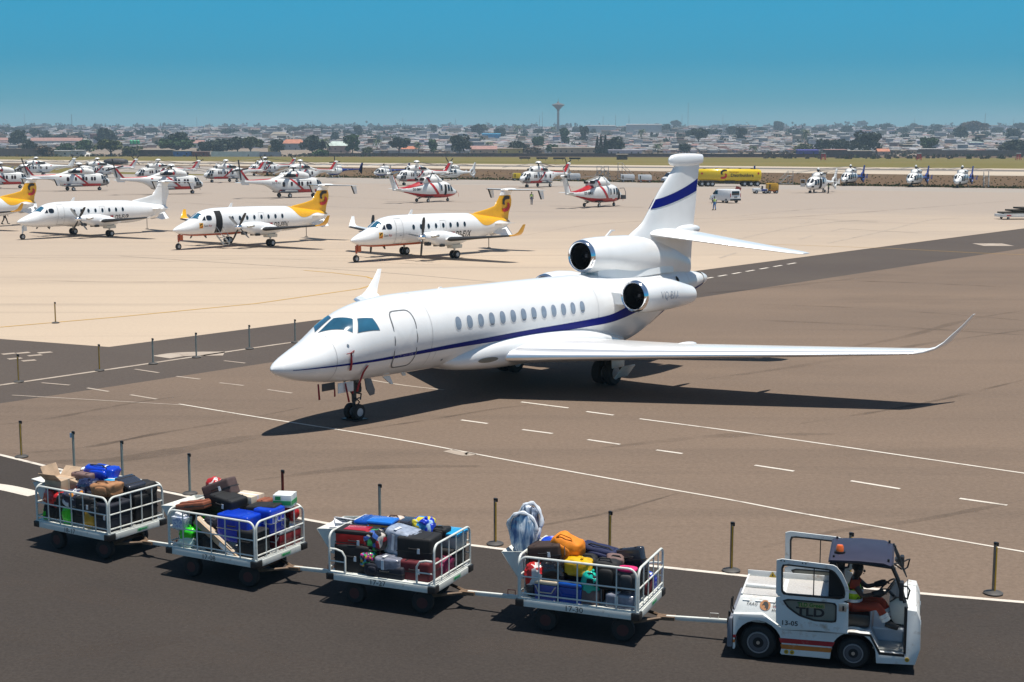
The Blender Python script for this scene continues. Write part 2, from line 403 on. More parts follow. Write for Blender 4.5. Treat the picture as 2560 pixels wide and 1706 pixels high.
# borders of the surfaces
APF = ((830, 444), (2560, 472))       # far edge of the apron
SOF = ((640, 415.5), (2560, 440))     # near edge of the runway
RUF = ((640, 404.8), (2560, 422))     # far edge of the runway
WAL = ((0, 391), (2560, 395.5))       # town wall
def edge(E, x): return line_at(E[0], E[1], x)
XL, XR = -420, 420
e = lambda E, x: edge(E, x)
sheet('grass_field', [e(RUF, -700), e(RUF, 700), e(WAL, 700), e(WAL, -700)], -.045, GRASSM)
sheet('runway', [e(SOF, -600), e(SOF, 600), e(RUF, 600), e(RUF, -600)], -.035, RUNM)
R1 = ((640, 408.3), (2560, 425.3)); R2 = ((640, 411.2), (2560, 429.3))
sheet('runway_rubber_band', [e(R2, -600), e(R2, 600), e(R1, 600), e(R1, -600)], -.03, RUBM)
p = lambda u, v, z=0: at(u, v)
sheet('taxiway', [p(230, 428), p(660, 440), p(560, 417), p(300, 413)], -.03, FARCONC)
sheet('verge', [p(-60, 428.5), p(600, 440.2), p(520, 433), p(-60, 412)], -.05, GRASSM)
# apron: concrete near, greyer tarmac toward its far edge
FARN = ((0, 446), (2560, 482))
sheet('far_apron', [e(FARN, -330), e(FARN, 115), e(APF, 330), e(APF, -330)], -.02, FARCONC)
UPB = ((1800, 676), (2560, 574.5)); LOB = ((1800, 736), (2560, 621))
cor = at(272, 867); lft = at(-500, 810)
sheet('concrete_apron', [line_at(*UPB, 115.0), cor, lft, V((-160, 140, 0)), e(FARN, -330), e(FARN, 115)], -.012, CONC)
RD = ((170, 1178), (1840, 1437))
sheet('asphalt_band', [cor, lft, V((-60, 40, 0)), line_at(*LOB, -25.0), line_at(*LOB, 160.0), line_at(*UPB, 160.0)], -.012, BAND)
sheet('worn_asphalt', [line_at(*LOB, 160.0), line_at(*LOB, -25.0), V((-60, 40, 0)), V((-60, -30, 0)), V((160, -30, 0))], -.009, TAN)
sheet('service_road', [at(-900, 950), at(0, 1137), at(761, 1298), at(1180, 1363), at(1840, 1437), at(2300, 1483), at(2750, 1521), V((14, 10, 0)), V((-14, 10, 0)), V((-40, 20, 0))], -.006, ROADM)
# painted markings
def stripe(name, pix, w, m=None, z=-.002, taper=False):
    if len(pix) > 2 and pix[-1][0] > pix[0][0] and name != 'yellow_guide_line': pix = cr(pix, 60)
    P = [at(*q) for q in pix]; L_, R_ = [], []
    for i, q in enumerate(P):
        d = (P[min(i + 1, len(P) - 1)] - P[max(i - 1, 0)]).normalized(); nrm = V((-d.y, d.x, 0)) * w / 2 * ((max(.02, sin(pi * i / (len(P) - 1))) ** .5 * (.75 + .5 * mnoise.noise((i * .21, w * 7, q.x * .1)))) if taper else 1)
        L_.append(q + nrm); R_.append(q - nrm)
    b = MB(); vs = [V((q.x, q.y, z)) for q in L_ + R_]; k = len(P)
    b.add(vs, [(i, i + 1, k + i + 1, k + i) for i in range(k - 1)], 0, False)
    o = b.build(name, m or PAINTW, recalc=False)
    if o.data.polygons[0].normal.z < 0: o.data.flip_normals()
    return struct(o)
stripe('road_edge_line', [(-300, 1068), (0, 1137), (170, 1178), (761, 1298), (1180, 1363), (1840, 1437), (2300, 1483), (2700, 1517)], .13)
stripe('taxi_line', [(447, 1010), (640, 1042), (986, 1097), (1280, 1152), (1657, 1220), (1840, 1252), (1986, 1280), (2400, 1352), (2700, 1403)], .085)
stripe('stand_line', [(880, 942), (1000, 962), (1109, 975)], .12, PAINTF)
stripe('stand_line', [(1599, 1047), (1900, 1087), (2560, 1183), (2750, 1210)], .10)
for a_, b_ in (((1303, 1005), (1421, 1020)), ((1466, 1029), (1534, 1038)), ((1153, 1050), (1219, 1059)), ((1306, 1074), (1382, 1084)), ((1469, 1099), (1550, 1111)), ((1641, 1125), (1706, 1134)), ((1887, 1163), (1985, 1178)), ((2127, 1202), (2250, 1222)), ((2399, 1246), (2518, 1263)),
               ((218, 970), (272, 979)), ((337, 923), (397, 932)), ((441, 941), (500, 948)), ((549, 957), (609, 964)), ((560, 902), (613, 908)), ((669, 974), (730, 983)), ((326, 987), (392, 998)), ((104, 957), (174, 963))):
    stripe('dash_line', [a_, b_], .12, PAINTF if a_[0] < 1000 else PAINTW)
stripe('band_edge_line', [(-300, 1006), (0, 963), (345, 913), (640, 869), (737, 855), (850, 838)], .22, PAINTF)
stripe('faint_stand_line', [(30, 988), (447, 1012)], .08, PAINTF)
stripe('yellow_guide_line', [(-200, 838), (0, 818), (300, 792), (640, 759), (787, 738), (900, 722), (933, 712), (942, 701), (916, 692), (831, 682), (760, 676)], .16, PAINTY)
stripe('apron_line', [(300, 640), (640, 662), (939, 680), (1280, 709)], .14, PAINTF)
for i in range(7):
    t0 = i / 7; a_ = (1762 + 30 * i * 1.15, 697 - 6.0 * i)
    stripe('dash_line', [a_, (a_[0] + 20, a_[1] - 3.6)], .22, PAINTW)
stripe('apron_line', [(1830, 601), (1975, 570), (2090, 555), (2140, 552)], .22, PAINTF)
stripe('apron_line', [(2070, 608), (2200, 580), (2320, 551), (2400, 545)], .22, PAINTF)
stripe('apron_line', [(2085, 553), (2195, 557)], .3, PAINTF); stripe('apron_line', [(2130, 551), (2195, 553)], .3, PAINTF)
for a_, b_ in (((2000, 598), (2030, 589)), ((2080, 578), (2107, 571)), ((2140, 499), (2170, 496)), ((1800, 645), (1840, 632)), ((2000, 560), (2025, 554)), ((1770, 508), (1800, 505))):
    stripe('dash_line', [a_, b_], .22, PAINTF)
stripe('yellow_guide_line', [(1900, 610), (2220, 621), (2450, 633), (2700, 642)], .12, PAINTY)
stripe('painted_block', [(2445, 612), (2520, 612)], 3.0, PAINTF)
stripe('painted_block', [(402, 893), (452, 886), (560, 884)], 1.1, PAINTF)
for k, (u, v) in enumerate(((5, 886), (40, 884), (70, 890), (20, 898), (55, 903), (95, 883))):
    stripe('faded_stand_letter', [(u, v), (u + 34, v - 3)], .35, PAINTF)
stripe('splash_mark', [(1120, 1126), (1165, 1136), (1180, 1133)], .35, PAINTF)
stripe('faded_stop_line', [(-200, 1196), (0, 1217), (90, 1236)], .45, PAINTW)
stripe('drain_joint', [(2100, 572), (2300, 583)], .1, RUBM)

# rubber left by tyres: thin dark films with broken cover
def film_mat(name, rgb, amt):
    m = bpy.data.materials.new(name); m.use_nodes = True; nt = m.node_tree; N = nt.nodes; b = N['Principled BSDF']; b.inputs['Base Color'].default_value = (*rgb, 1); b.inputs['Roughness'].default_value = .9; b.inputs['Specular IOR Level'].default_value = .05
    tc = N.new('ShaderNodeTexCoord'); n = N.new('ShaderNodeTexNoise'); n.inputs['Scale'].default_value = .35; n.inputs['Detail'].default_value = 7; n.inputs['Roughness'].default_value = .7; r = N.new('ShaderNodeMapRange'); r.inputs['From Min'].default_value = .36; r.inputs['From Max'].default_value = .68; r.inputs['To Max'].default_value = amt
    nt.links.new(tc.outputs['Object'], n.inputs['Vector']); nt.links.new(n.outputs['Fac'], r.inputs['Value']); nt.links.new(r.outputs[0], b.inputs['Alpha']); return m
RUBF = film_mat('tyre_rubber_film', (.05, .042, .038), .42); RUBS = film_mat('broad_stain_film', (.08, .066, .056), .26)
for pix, wd, mm in (((( 0, 1062), (120, 1047), (330, 1008), (460, 990)), .28, RUBF), (((-50, 1140), (200, 1120), (400, 1083), (600, 1050), (760, 1018)), .3, RUBF), (((60, 1155), (300, 1148), (620, 1095), (900, 1060)), .9, RUBS), (((1250, 1330), (1400, 1305), (1520, 1282), (1700, 1232)), .2, RUBF), (((900, 1075), (1100, 1045), (1240, 1022), (1330, 1012)), .25, RUBF), (((1900, 1370), (2050, 1335), (2300, 1300), (2560, 1250)), .35, RUBS),
        (((1850, 760), (2100, 768), (2350, 784), (2600, 805)), .35, RUBF), (((1880, 800), (2150, 812), (2560, 838)), .8, RUBS), (((2000, 700), (2250, 706), (2600, 722)), .4, RUBF), (((2060, 880), (2250, 845), (2420, 800), (2600, 770)), .5, RUBS), (((1750, 950), (2000, 915), (2300, 862), (2600, 820)), .5, RUBS), (((2000, 1060), (2300, 1010), (2560, 950)), .35, RUBF), (((1500, 1120), (1800, 1090), (2100, 1085)), .6, RUBS), (((640, 1200), (900, 1170), (1200, 1165)), .5, RUBS), (((1650, 742), (1900, 722), (2200, 690)), .6, RUBS),
        (((-50, 640), (300, 655), (700, 648), (1300, 672)), .5, RUBS), (((0, 700), (400, 705), (850, 690)), .6, RUBS), (((500, 500), (900, 520), (1400, 530), (1700, 525)), 1.2, RUBS), (((600, 475), (1000, 500), (1500, 505)), 1.2, RUBS), (((1800, 545), (2100, 520), (2300, 538), (2200, 548)), .5, RUBF), (((1700, 560), (2100, 535), (2560, 500)), 1.0, RUBS), (((0, 520), (400, 505), (800, 540)), 1.0, RUBS), (((1300, 590), (1500, 560), (1900, 545), (2300, 560)), .9, RUBS)):
    stripe('tyre_mark', list(pix), wd, mm, -.0005, True)
DUST = film_mat('pale_dust_film', (.12, .095, .08), .16)
for pix, wd in ((((-200, 1560), (200, 1600), (500, 1640), (900, 1690)), 1.6), (((-100, 1440), (200, 1480), (500, 1560), (700, 1640)), .9), (((60, 1650), (350, 1610), (620, 1560)), .7), (((900, 1640), (1300, 1610), (1700, 1650)), 1.0), (((2300, 1560), (2450, 1610), (2600, 1680)), 1.2), (((2200, 1690), (2400, 1560), (2560, 1530)), .6)):
    stripe('dust_streak', list(pix), wd, DUST, -.003, True)
# ------------------------------------------------------------------ air
hz = MB().box((0, 2300, 45), (10800, 4900, 100))
hz.v = [(x, y, -1.5 if z < 0 else 96) for x, y, z in hz.v]
m = bpy.data.materials.new('haze_air'); m.use_nodes = True; N = m.node_tree.nodes; N.remove(N['Principled BSDF'])
pv = N.new('ShaderNodeVolumePrincipled'); pv.inputs['Color'].default_value = (.62, .80, .92, 1); pv.inputs['Density'].default_value = HAZE_D = .00018; pv.inputs['Anisotropy'].default_value = .2
m.node_tree.links.new(pv.outputs[0], N['Material Output'].inputs['Volume'])
HAZE = struct(hz.build('haze', m), 'stuff')
# ================================================================== the white three-engined jet
JET = thing('business_jet', 'large white three-engined jet with a thin blue stripe in the middle of the apron', 'jet', (-6.728, 39.261, 0), radians(50.66))
JB = Body([(0,1.90,1.87,.02),(.05,1.985,1.79,.12),(.2,2.08,1.70,.25),(.5,2.22,1.58,.42),(.9,2.38,1.465,.59),(1.4,2.58,1.37,.76),(1.8,2.80,1.31,.88),(2.3,3.09,1.25,1.01),(2.9,3.34,1.21,1.11),(3.5,3.49,1.20,1.17),(4.2,3.58,1.19,1.2),(5.2,3.625,1.18,1.22),(8,3.62,1.16,1.22),(13.5,3.58,1.14,1.22),(15,3.53,1.02,1.2),(16.5,3.48,.90,1.11),(17.2,3.45,1.0,1.02),(18.0,3.42,1.24,.9),(19,3.38,1.62,.74),(20,3.33,1.95,.6),(21,3.27,2.22,.47),(22.,3.15,2.48,.34),(22.5,3.05,2.62,.23)], 110)
b = MB(); JB.mesh(b, 0, 56); b.build('fuselage', WHITE, JET, sharp=60)
for sg in (-1, 1):
    b = MB(); JB.strip(b, [(.45,1.845,1.86),(1.2,1.85,1.885),(2,1.855,1.91),(3,1.86,1.935),(4.5,1.88,1.985),(6,1.90,2.03),(7.5,1.90,2.06),(9,1.89,2.09),(10.5,1.88,2.11),(12,1.875,2.12),(13.5,1.88,2.14),(14.6,1.90,2.19),(15.4,1.98,2.32),(16.2,2.10,2.48),(17,2.2,2.6)], sg, .008); b.build('stripe', BLUE, JET, recalc=False)
    b = MB(); JB.strip(b, [(18.2,1.34,1.5),(19,1.72,1.92),(20,2.02,2.24),(21,2.28,2.48),(22.0,2.5,2.66),(22.4,2.6,2.72)], sg, .01); b.build('stripe', BLUE, JET, recalc=False)
    # cockpit glazing: windscreen half, front side pane, rear side pane
    for nm, c4 in (('cockpit_window', [(1.75, 85), (2.38, 38), (2.65, 60), (2.36, 86.5)]), ('cockpit_window', [(2.53, 33), (3.24, 24), (3.19, 45), (2.77, 56)])):
        c = c4 if sg < 0 else [(x, 180 - p) for x, p in c4]
        b = MB(); JB.pquad(b, c, .010); o = b.build(nm, BLUEGLASS, JET, recalc=False)
        cx = sum(q[0] for q in c) / 4; cp = sum(q[1] for q in c) / 4
        b = MB(); JB.pquad(b, [(cx + (x - cx) * 1.06, cp + (p - cp) * 1.06) for x, p in c], .006); b.build('frame', GREY, o, recalc=False)
    for i in range(13):
        x = 6.55 + i * .534
        b = MB(); JB.oval(b, x, 2.665 - .005 * i, .165, .235, sg, .004, 0, 2.4, .80); f = b.build('cabin_window', WHITE, JET, recalc=False)
        b = MB(); JB.oval(b, x, 2.665 - .005 * i, .135, .2, sg, .009, 0, 2.4); b.build('pane', CABGLASS, f, recalc=False)
        if i in (3, 6, 7, 12): 
            b = MB(); JB.quad(b, [(x - .10, 2.50), (x + .10, 2.50), (x + .085, 2.475), (x - .085, 2.475)], sg, .012, 0, 2); b.build('blind', GREY, f, recalc=False)
# passenger door with its seal
b = MB(); P = []
for k in range(40):
    t = 2 * pi * k / 40; c, s_ = cos(t), sin(t); P.append((4.22 + .48 * math.copysign(abs(c) ** .38, c), 2.40 + .85 * math.copysign(abs(s_) ** .38, s_)))
g = []
for x, z in P:
    g.append(JB.side(x, z, -1, .016)); g.append(JB.side(4.22 + (x - 4.22) * .93, 2.40 + (z - 2.40) * .965, -1, .016))
b.add(g, [(2 * i, (2 * i + 2) % 80, (2 * i + 3) % 80, 2 * i + 1) for i in range(40)], 0)
d_ = MB(); JB.oval(d_, 4.22, 2.40, .45, .82, -1, .008, 0, 5.2, n=40, K=12); D = d_.build('passenger_door', WHITE, JET, recalc=False)
b.build('door_seal', GREY, D, recalc=False)
# wing to body fairing
WB = Body([(6.3,1.50,1.30,.55),(6.9,1.78,1.08,.98),(7.8,2.02,.96,1.20),(9,2.14,.88,1.33),(11,2.14,.84,1.38),(13,2.0,.84,1.34),(14.3,1.75,.88,1.22),(15.4,1.4,.95,1.05),(16.2,1.2,1.0,.7)], 40, .8)
b = MB(); WB.mesh(b, 0, 40); b.build('wing_fairing', WHITE, JET, sharp=60)
b = MB(); WB.oval(b, 7.95, 1.36, .42, .085, -1, .012); b.build('air_inlet', mat('inlet_shade', (.22, .2, .16), .6), JET, recalc=False)
b = MB(); JB.oval(b, 6.1, 1.55, .035, .035, -1, .012); b.build('drain_port', GREY, JET, recalc=False)
# wings
def jw(sg):
    S = []
    for s_, le, ch, z, t in ((.9, 8.38, 6.1, 1.30, .125), (1.3, 8.72, 5.6, 1.33, .12), (3.0, 9.72, 4.6, 1.40, .115), (4.6, 10.66, 3.75, 1.46, .11), (8.0, 12.66, 2.72, 1.59, .105), (11.4, 14.66, 1.75, 1.72, .10), (12.2, 15.13, 1.52, 1.76, .10)):
        S.append(((le, sg * s_, z), ch, t, (0, 0, 1)))
    return S
def jwl(sg):
    S = []
    for s_, le, ch, z, up in ((12.2, 15.13, 1.52, 1.76, 0), (12.4, 15.40, 1.45, 1.79, 15), (12.56, 15.92, .95, 1.87, 38), (12.68, 16.32, .70, 2.02, 56), (12.76, 16.58, .56, 2.18, 66), (12.95, 17.08, .38, 2.50, 66), (13.12, 17.5, .22, 2.83, 66)):
        u = radians(up); S.append(((le, sg * s_, z), ch, .085, (0, -sg * sin(u), cos(u))))
    return S
for sg in (-1, 1):
    b = MB(); wing(b, jw(sg), 0, 12); W_ = b.build('wing', WHITE, JET, sharp=60)
    b = MB(); rings = []
    for p_, c, t, up in jw(sg):
        if abs(p_[1]) < 1.2: continue
        r = [(x, y) for x, y in airfoil(16, t * 1.02) if x < .12]
        rings.append([V(p_) + V((x * c - .008, 0, y * c)) for x, y in r])
    b.loft(rings, 0, (True, True), True); b.build('leading_edge', mat('bright_slat_metal', (.9, .9, .9), .32, metal=.85, var=.02), W_, sharp=60)
    b = MB(); wing(b, jwl(sg), 0, 9); wl = b.build('winglet', WHITE, JET, sharp=60)
    if sg < 0: b = MB(); wing(b, [((le + .35 * ch, p_, z), ch * .66, .1, up) for (le, p_, z), ch, t, up in [((16.58, sg * 12.82, 2.28), .62, .1, (0, -sg * .9, .43)), ((16.80, sg * 12.89, 2.40), .54, .1, (0, -sg * .9, .43))]], 0, 6); b.build('winglet_stripe', BLUE, wl, sharp=60)
    for s_, a0, a1 in ((4.4, 13.7, 15.0), (7.2, 14.4, 15.5)):
        b = MB(); b.ell(((a0 + a1) / 2, sg * s_, 1.36), (.9, .12, .16), 12, 8); b.build('flap_track_fairing', WHITE, W_)
# fin with the centre engine's intake
fin = [(3.2, 18.3, 21.75, .30), (4.0, 17.6, 21.78, .30), (4.55, 17.2, 21.84, .27), (4.85, 17.55, 21.88, .21), (5.15, 18.18, 21.92, .165), (5.63, 18.69, 22.0, .15), (6.36, 19.38, 22.1, .14), (7.17, 20.33, 22.22, .13), (7.55, 20.7, 22.3, .125)]
b = MB(); rings = []
for z, x0, x1, hw in cr(fin, 36):
    rings.append([V((x0 + (x1 - x0) * x, y / .05 * hw * .82, z)) for x, y in airfoil(12, .1)])
b.loft(rings, 0); FIN = b.build('tail_fin', WHITE, JET, sharp=60)
b = MB()
for sg in (-1, 1):
    g = []; n = 14
    for i in range(n + 1):
        u = i / n
        for k in range(2):
            z = (5.72 + .62 * u ** 1.25) + (.36 + .12 * u) * k
            x0 = 18.69 + (z - 5.63) * .945 - .02; x1 = 22.0 + (z - 5.63) * .137
            hw = .15 - (z - 5.63) * .014; ff = airfoil(12, .1)
            xx = .012 + .976 * u; yt = lambda x: 5 * .1 * (.2969 * sqrt(x) - .126 * x - .3516 * x * x + .2843 * x**3 - .1015 * x**4) * (1.15 if sg > 0 else .85)
            g.append((x0 + (x1 - x0) * xx, sg * (yt(xx) / .05 * hw * .82 + .012), z))
    b.add(g, [(2 * i, 2 * i + 2, 2 * i + 3, 2 * i + 1) for i in range(n)], 0)
b.build('fin_stripe', BLUE, FIN, recalc=False)
b = MB(); rings = []
for x, r, z in ((20.08, .03, 7.52), (20.13, .12, 7.52), (20.28, .20, 7.53), (20.6, .245, 7.535), (21.2, .26, 7.54), (21.9, .23, 7.56), (22.38, .18, 7.58)):
    rings.append([V((x, .62 * r * math.copysign(abs(cos(2 * pi * i / 20)) ** .8, cos(2 * pi * i / 20)), z + r * math.copysign(abs(sin(2 * pi * i / 20)) ** .8, sin(2 * pi * i / 20)))) for i in range(20)])
b.loft(rings, 0); b.build('fin_tip_fairing', WHITE, FIN, sharp=60)
def nacelle(parent, name, secs, lip, reg=False):
    """secs: (x, y, z, ry, rz)"""
    b = MB(); n = 32
    R = lambda x, y, z, ry, rz, e=1: [V((x, y + ry * math.copysign(abs(cos(2 * pi * i / n)) ** e, cos(2 * pi * i / n)), z + rz * math.copysign(abs(sin(2 * pi * i / n)) ** e, sin(2 * pi * i / n)))) for i in range(n)]
    b.loft([R(*q) for q in secs], 0, (False, True)); o = b.build(name, WHITE, parent, sharp=60)
    x, y, z, ry, rz = lip
    b = MB(); pr = [(.17, 1.012), (.08, .985), (.02, .93), (0, .885), (.02, .84), (.1, .80), (.22, .78)]
    b.loft([R(x + t, y, z, ry * k, rz * k) for t, k in pr], 0, (False, False)); b.build('intake_lip', CHROME, o, sharp=70)
    b = MB(); b.loft([R(x + .2, y, z, ry * .785, rz * .785), R(x + .8, y, z, ry * .78, rz * .78)], 0, (False, True)); b.build('intake_duct', mat('intake_duct_metal', (.03, .032, .035), .35, metal=.6), o)
    b = MB(); b.ell((x + .62, y, z), (.3, ry * .25, rz * .25), 12, 8)
    for k in range(20):
        t = 2 * pi * k / 20; q = Matrix.Rotation(t, 4, 'X')
        b.add([q @ V(v_) + V((x + .66, y, z)) for v_ in ((0, .02, ry * .2), (.06, -.04, ry * .2), (.1, -.07, ry * .76), (.0, .05, ry * .76))], [(0, 1, 2, 3)], 0, False)
    b.build('fan', mat('fan_blade_metal', (.05, .05, .055), .4, metal=.7), o)
    return o
nacelle(JET, 'centre_engine', [(14.55, 0, 4.20, .575, .575), (14.8, 0, 4.20, .62, .62), (15.4, 0, 4.18, .67, .665), (16.2, 0, 4.12, .68, .72), (17.2, 0, 4.02, .62, .80), (18.2, 0, 3.92, .5, .82), (19.2, 0, 3.8, .40, .75), (20.4, 0, 3.62, .32, .55), (21.4, 0, 3.4, .24, .35)], (14.4, 0, 4.20, .575, .575))
b = MB(); b.loft([[V((x, sx * w_, z)) for sx, z in ((-1, 3.3), (-.92, 3.55), (-.85, zt), (.85, zt), (.92, 3.55), (1, 3.3))] for x, w_, zt in ((15.0, .42, 3.62), (15.3, .50, 3.8), (16, .56, 3.9), (18, .5, 3.9), (20, .35, 3.7))], 0); b.build('engine_pylon', WHITE, JET, sharp=60)
for sg in (-1, 1):
    y = sg * 2.0
    E_ = nacelle(JET, 'side_engine', [(14.98, y, 2.87, .555, .555), (15.2, y, 2.87, .60, .60), (15.8, y, 2.86, .63, .63), (16.5, y, 2.83, .61, .61), (17.2, y, 2.77, .54, .54), (17.9, y, 2.70, .44, .44), (18.5, y, 2.66, .33, .33)], (14.83, y, 2.87, .555, .555))
    b = MB(); b.lathe((18.45, y, 2.66), (1, 0, 0), [(0, .33), (.06, .31), (.06, .27), (-.3, .25)], 20, 0, (False, True)); b.build('exhaust_nozzle', STEEL, E_)
    b = MB(); b.loft([[V((x, sg * .95, z0)), V((x, sg * .95, z1)), V((x, sg * 1.55, z1 - .02)), V((x, sg * 1.55, z0 + .04))] for x, z0, z1 in ((14.9, 2.52, 2.96), (15.1, 2.45, 3.05), (17.0, 2.5, 3.0), (18.4, 2.62, 2.85))], 0); b.build('engine_pylon', WHITE, JET, bevel=.03)
    if sg < 0:
        def nt_(x, z, y=y):
            X = 16.28 + x; k = [(15.2, .60, 2.87), (15.8, .63, 2.86), (16.5, .61, 2.83), (17.2, .54, 2.77)]; i_ = 0 if X < 15.8 else 1 if X < 16.5 else 2; q = (X - k[i_][0]) / (k[i_ + 1][0] - k[i_][0]); r = k[i_][1] * (1 - q) + k[i_ + 1][1] * q; zc = k[i_][2] * (1 - q) + k[i_ + 1][2] * q; zz = 2.83 + z - x * .05
            return (X, y - sqrt(max(.01, r * r - (zz - zc) ** 2)) - .035, zz)
        lettering('VQ-BAA', .40, nt_, mat('grey_lettering', (.33, .36, .42), .4), E_, sx=.86)
b = MB(); b.lathe((22.3, 0, 2.84), (1, 0, 0), [(0, .30), (.25, .24), (.46, .16), (.46, .1), (.2, .1)], 20, 0, (False, True)); b.build('tail_cone', WHITE, JET)
b = MB(); JB.oval(b, 20.0, 3.0, .1, .12, -1, .02); b.build('vent', VOID, JET, recalc=False)
# tailplane
for sg in (-1, 1):
    b = MB(); wing(b, [((18.55, sg * .08, 4.80), 3.0, .10, (0, 0, 1)), ((18.95, sg * .5, 4.72), 2.75, .09, (0, 0, 1)), ((20.3, sg * 2.6, 4.40), 1.85, .09, (0, 0, 1)), ((21.5, sg * 4.5, 4.12), 1.05, .085, (0, 0, 1)), ((21.95, sg * 4.78, 4.07), .62, .07, (0, 0, 1))], 0, 10); b.build('tailplane', WHITE, JET, sharp=60)
    b = MB(); b.ell((21.2, sg * .55, 4.56), (.55, .2, .1), 14, 8); b.build('hinge_fairing', WHITE, JET)
b = MB(); b.ell((21.35, 0, 4.83), (.95, .2, .2), 18, 10, pw=.8); b.build('tail_fairing', WHITE, FIN)
# undercarriage
ng = MB(); ng.cyl((3.2, 0, .2), (3.14, 0, 1.35), .05, n=12); ng.cyl((3.2, 0, .55), (3.16, 0, 1.3), .075, n=12); ng.cyl((3.2, -.2, .24), (3.2, .2, .24), .035); ng.tube([(3.15, 0, .75), (2.72, 0, 1.3)], .03); ng.tube([(3.24, 0, .35), (3.42, 0, .5), (3.24, 0, .66)], .022); ng.tube([(3.28, .08, .8), (3.55, .06, .72), (3.5, .05, .55)], .025); ng.box((3.32, 0, .95), (.2, .16, .28)); ng.tube([(3.1, -.12, .62), (3.3, -.12, .66)], .02)
NG = ng.build('nose_gear', DGREY, JET)
for y in (-.16, .16): wheel(NG, (3.2, y, .245), .245, .17)
b = MB(); b.prism([(3.36, 1.25), (3.62, 1.22), (3.78, .86), (3.76, .72), (3.58, .70), (3.42, .92)], 'y', -.3, -.26); b.prism([(3.36, 1.25), (3.62, 1.22), (3.78, .86), (3.76, .72), (3.58, .70), (3.42, .92)], 'y', .26, .3); b.build('gear_door', GREY, JET, bevel=.01)
b = MB(); b.box((2.45, -.42, 1.12), (.62, .03, .30)); b.build('gear_door', OFFWHITE, JET, bevel=.01)
b = MB(); b.box((1.85, -.33, 1.2), (.5, .03, .22)); b.build('gear_door', DGREY, JET, bevel=.01)
b = MB(); b.box((3.2, 0, .02), (.5, .62, .03)); tag(b.build('wheel_chock', BLACK), 'flat black chock mat under the nose wheels of the big jet', 'chock')
bpy.context.view_layer.update()
def on_jet(o): o.matrix_world = JET.matrix_world @ o.matrix_world
on_jet(bpy.data.objects['wheel_chock'])
for sg in (-1, 1):
    y = sg * 2.15
    g_ = MB(); g_.cyl((13.1, y, .42), (13.05, y, 1.35), .09, n=12); g_.cyl((13.1, y - .3, .42), (13.1, y + .3, .42), .05); g_.tube([(13.06, y, 1.0), (13.0, sg * 1.2, 1.2)], .04); g_.tube([(13.15, y, .5), (13.4, y, .7), (13.12, y, .95)], .03); g_.tube([(13.1, y, .8), (12.5, y, 1.25)], .035)
    MG = g_.build('main_gear', DGREY, JET)
    for d in (-.24, .24): wheel(MG, (13.1, y + d, .43), .43, .3)
    b = MB(); b.prism([(12.7, 1.3), (13.55, 1.3), (13.5, .62), (12.8, .62)], 'y', y + sg * .42, y + sg * .45); b.build('gear_door', OFFWHITE, JET, bevel=.01)
    b = MB(); R_ = Matrix.Rotation(sg * radians(-38), 3, 'X'); b.box((13.15, y + sg * .72, .52), (.72, .05, .52), 0, R_); b.build('gear_door', OFFWHITE, JET, bevel=.01)
# aerials
b = MB(); b.prism([(4.05, 1.22), (4.35, 1.22), (4.5, .95), (4.4, .95)], 'y', -.36, -.32); b.build('antenna', OFFWHITE, JET)
b = MB(); b.prism([(5.0, 1.2), (5.2, 1.2), (5.24, 1.1), (5.1, 1.1)], 'y', -.2, -.17); b.build('antenna', OFFWHITE, JET)
b = MB(); b.prism([(15.9, 4.8), (16.05, 4.82), (16.35, 5.0), (16.5, 5.02), (16.5, 5.05), (16.3, 5.06)], 'y', -.03, .03); b.build('antenna', WHITE, JET)
b = MB(); b.prism([(6.9, 3.6), (7.1, 3.6), (7.1, 3.68), (7.0, 3.68)], 'y', -.02, .02); b.build('antenna', WHITE, JET)
b = MB(); JB.oval(b, 2.10, 2.42, .035, .045, -1, .01); b.build('angle_probe', STEEL, JET, recalc=False)
# hanging red streamers and probe covers
def streamer(pts, w, label):
    b = MB(); L_ = [V(p) for p in pts]; vs = []
    for i, p in enumerate(L_):
        ww = w * (1 + .35 * i / len(L_)); vs += [p + V((-ww / 2, 0, 0)), p + V((ww / 2, 0, 0))]
    b.add(vs, [(2 * i, 2 * i + 1, 2 * i + 3, 2 * i + 2) for i in range(len(L_) - 1)], 0)
    o = b.build('warning_streamer', REDTAG, recalc=False); sm = o.modifiers.new('thick', 'SOLIDIFY'); sm.thickness = .006
    tag(o, label, 'streamer', 'red streamers hanging from the jet'); on_jet(o)
def sp(a, z, off): p = JB.side(a, z, -1, off); return (p.x, p.y, p.z)
streamer([sp(2.12, 2.20, .05), sp(2.14, 2.05, .03), sp(2.16, 1.9, .04), sp(2.18, 1.72, .05)], .07, 'red streamer hanging from the upper probe cover beside the nose of the big jet')
streamer([sp(2.78, 1.80, .04), sp(2.72, 1.6, .05), (2.66, -.75, 1.2), (2.62, -.72, 1.0)], .075, 'red streamer hanging across the blue stripe just above the nose gear of the big jet')
streamer([(1.48, -.30, 1.32), (1.49, -.31, 1.1), (1.5, -.32, .86)], .06, 'foremost short red streamer under the tip of the jet nose')
streamer([(2.2, -.20, 1.2), (2.2, -.22, 1.0), (2.2, -.22, .85)], .05, 'short red streamer behind the white panel under the jet nose')
streamer([(2.38, -.48, 1.25), (2.42, -.50, 1.0), (2.5, -.5, .68)], .06, 'widening red streamer hanging in front of the white panel under the jet nose')
streamer([(2.78, -.36, 1.25), (2.78, -.37, 1.05), (2.78, -.37, .88)], .05, 'short red streamer between the white panel and the jet nose gear leg')
b = MB(); p_ = V(sp(2.1, 2.22, .06)); b.tube([p_ + V((-.16, 0, -.02)), p_ + V((.0, -.02, 0)), p_ + V((.14, 0, .05)), p_ + V((.12, 0, -.01)), p_ + V((.0, 0, -.03))], .014, 6)
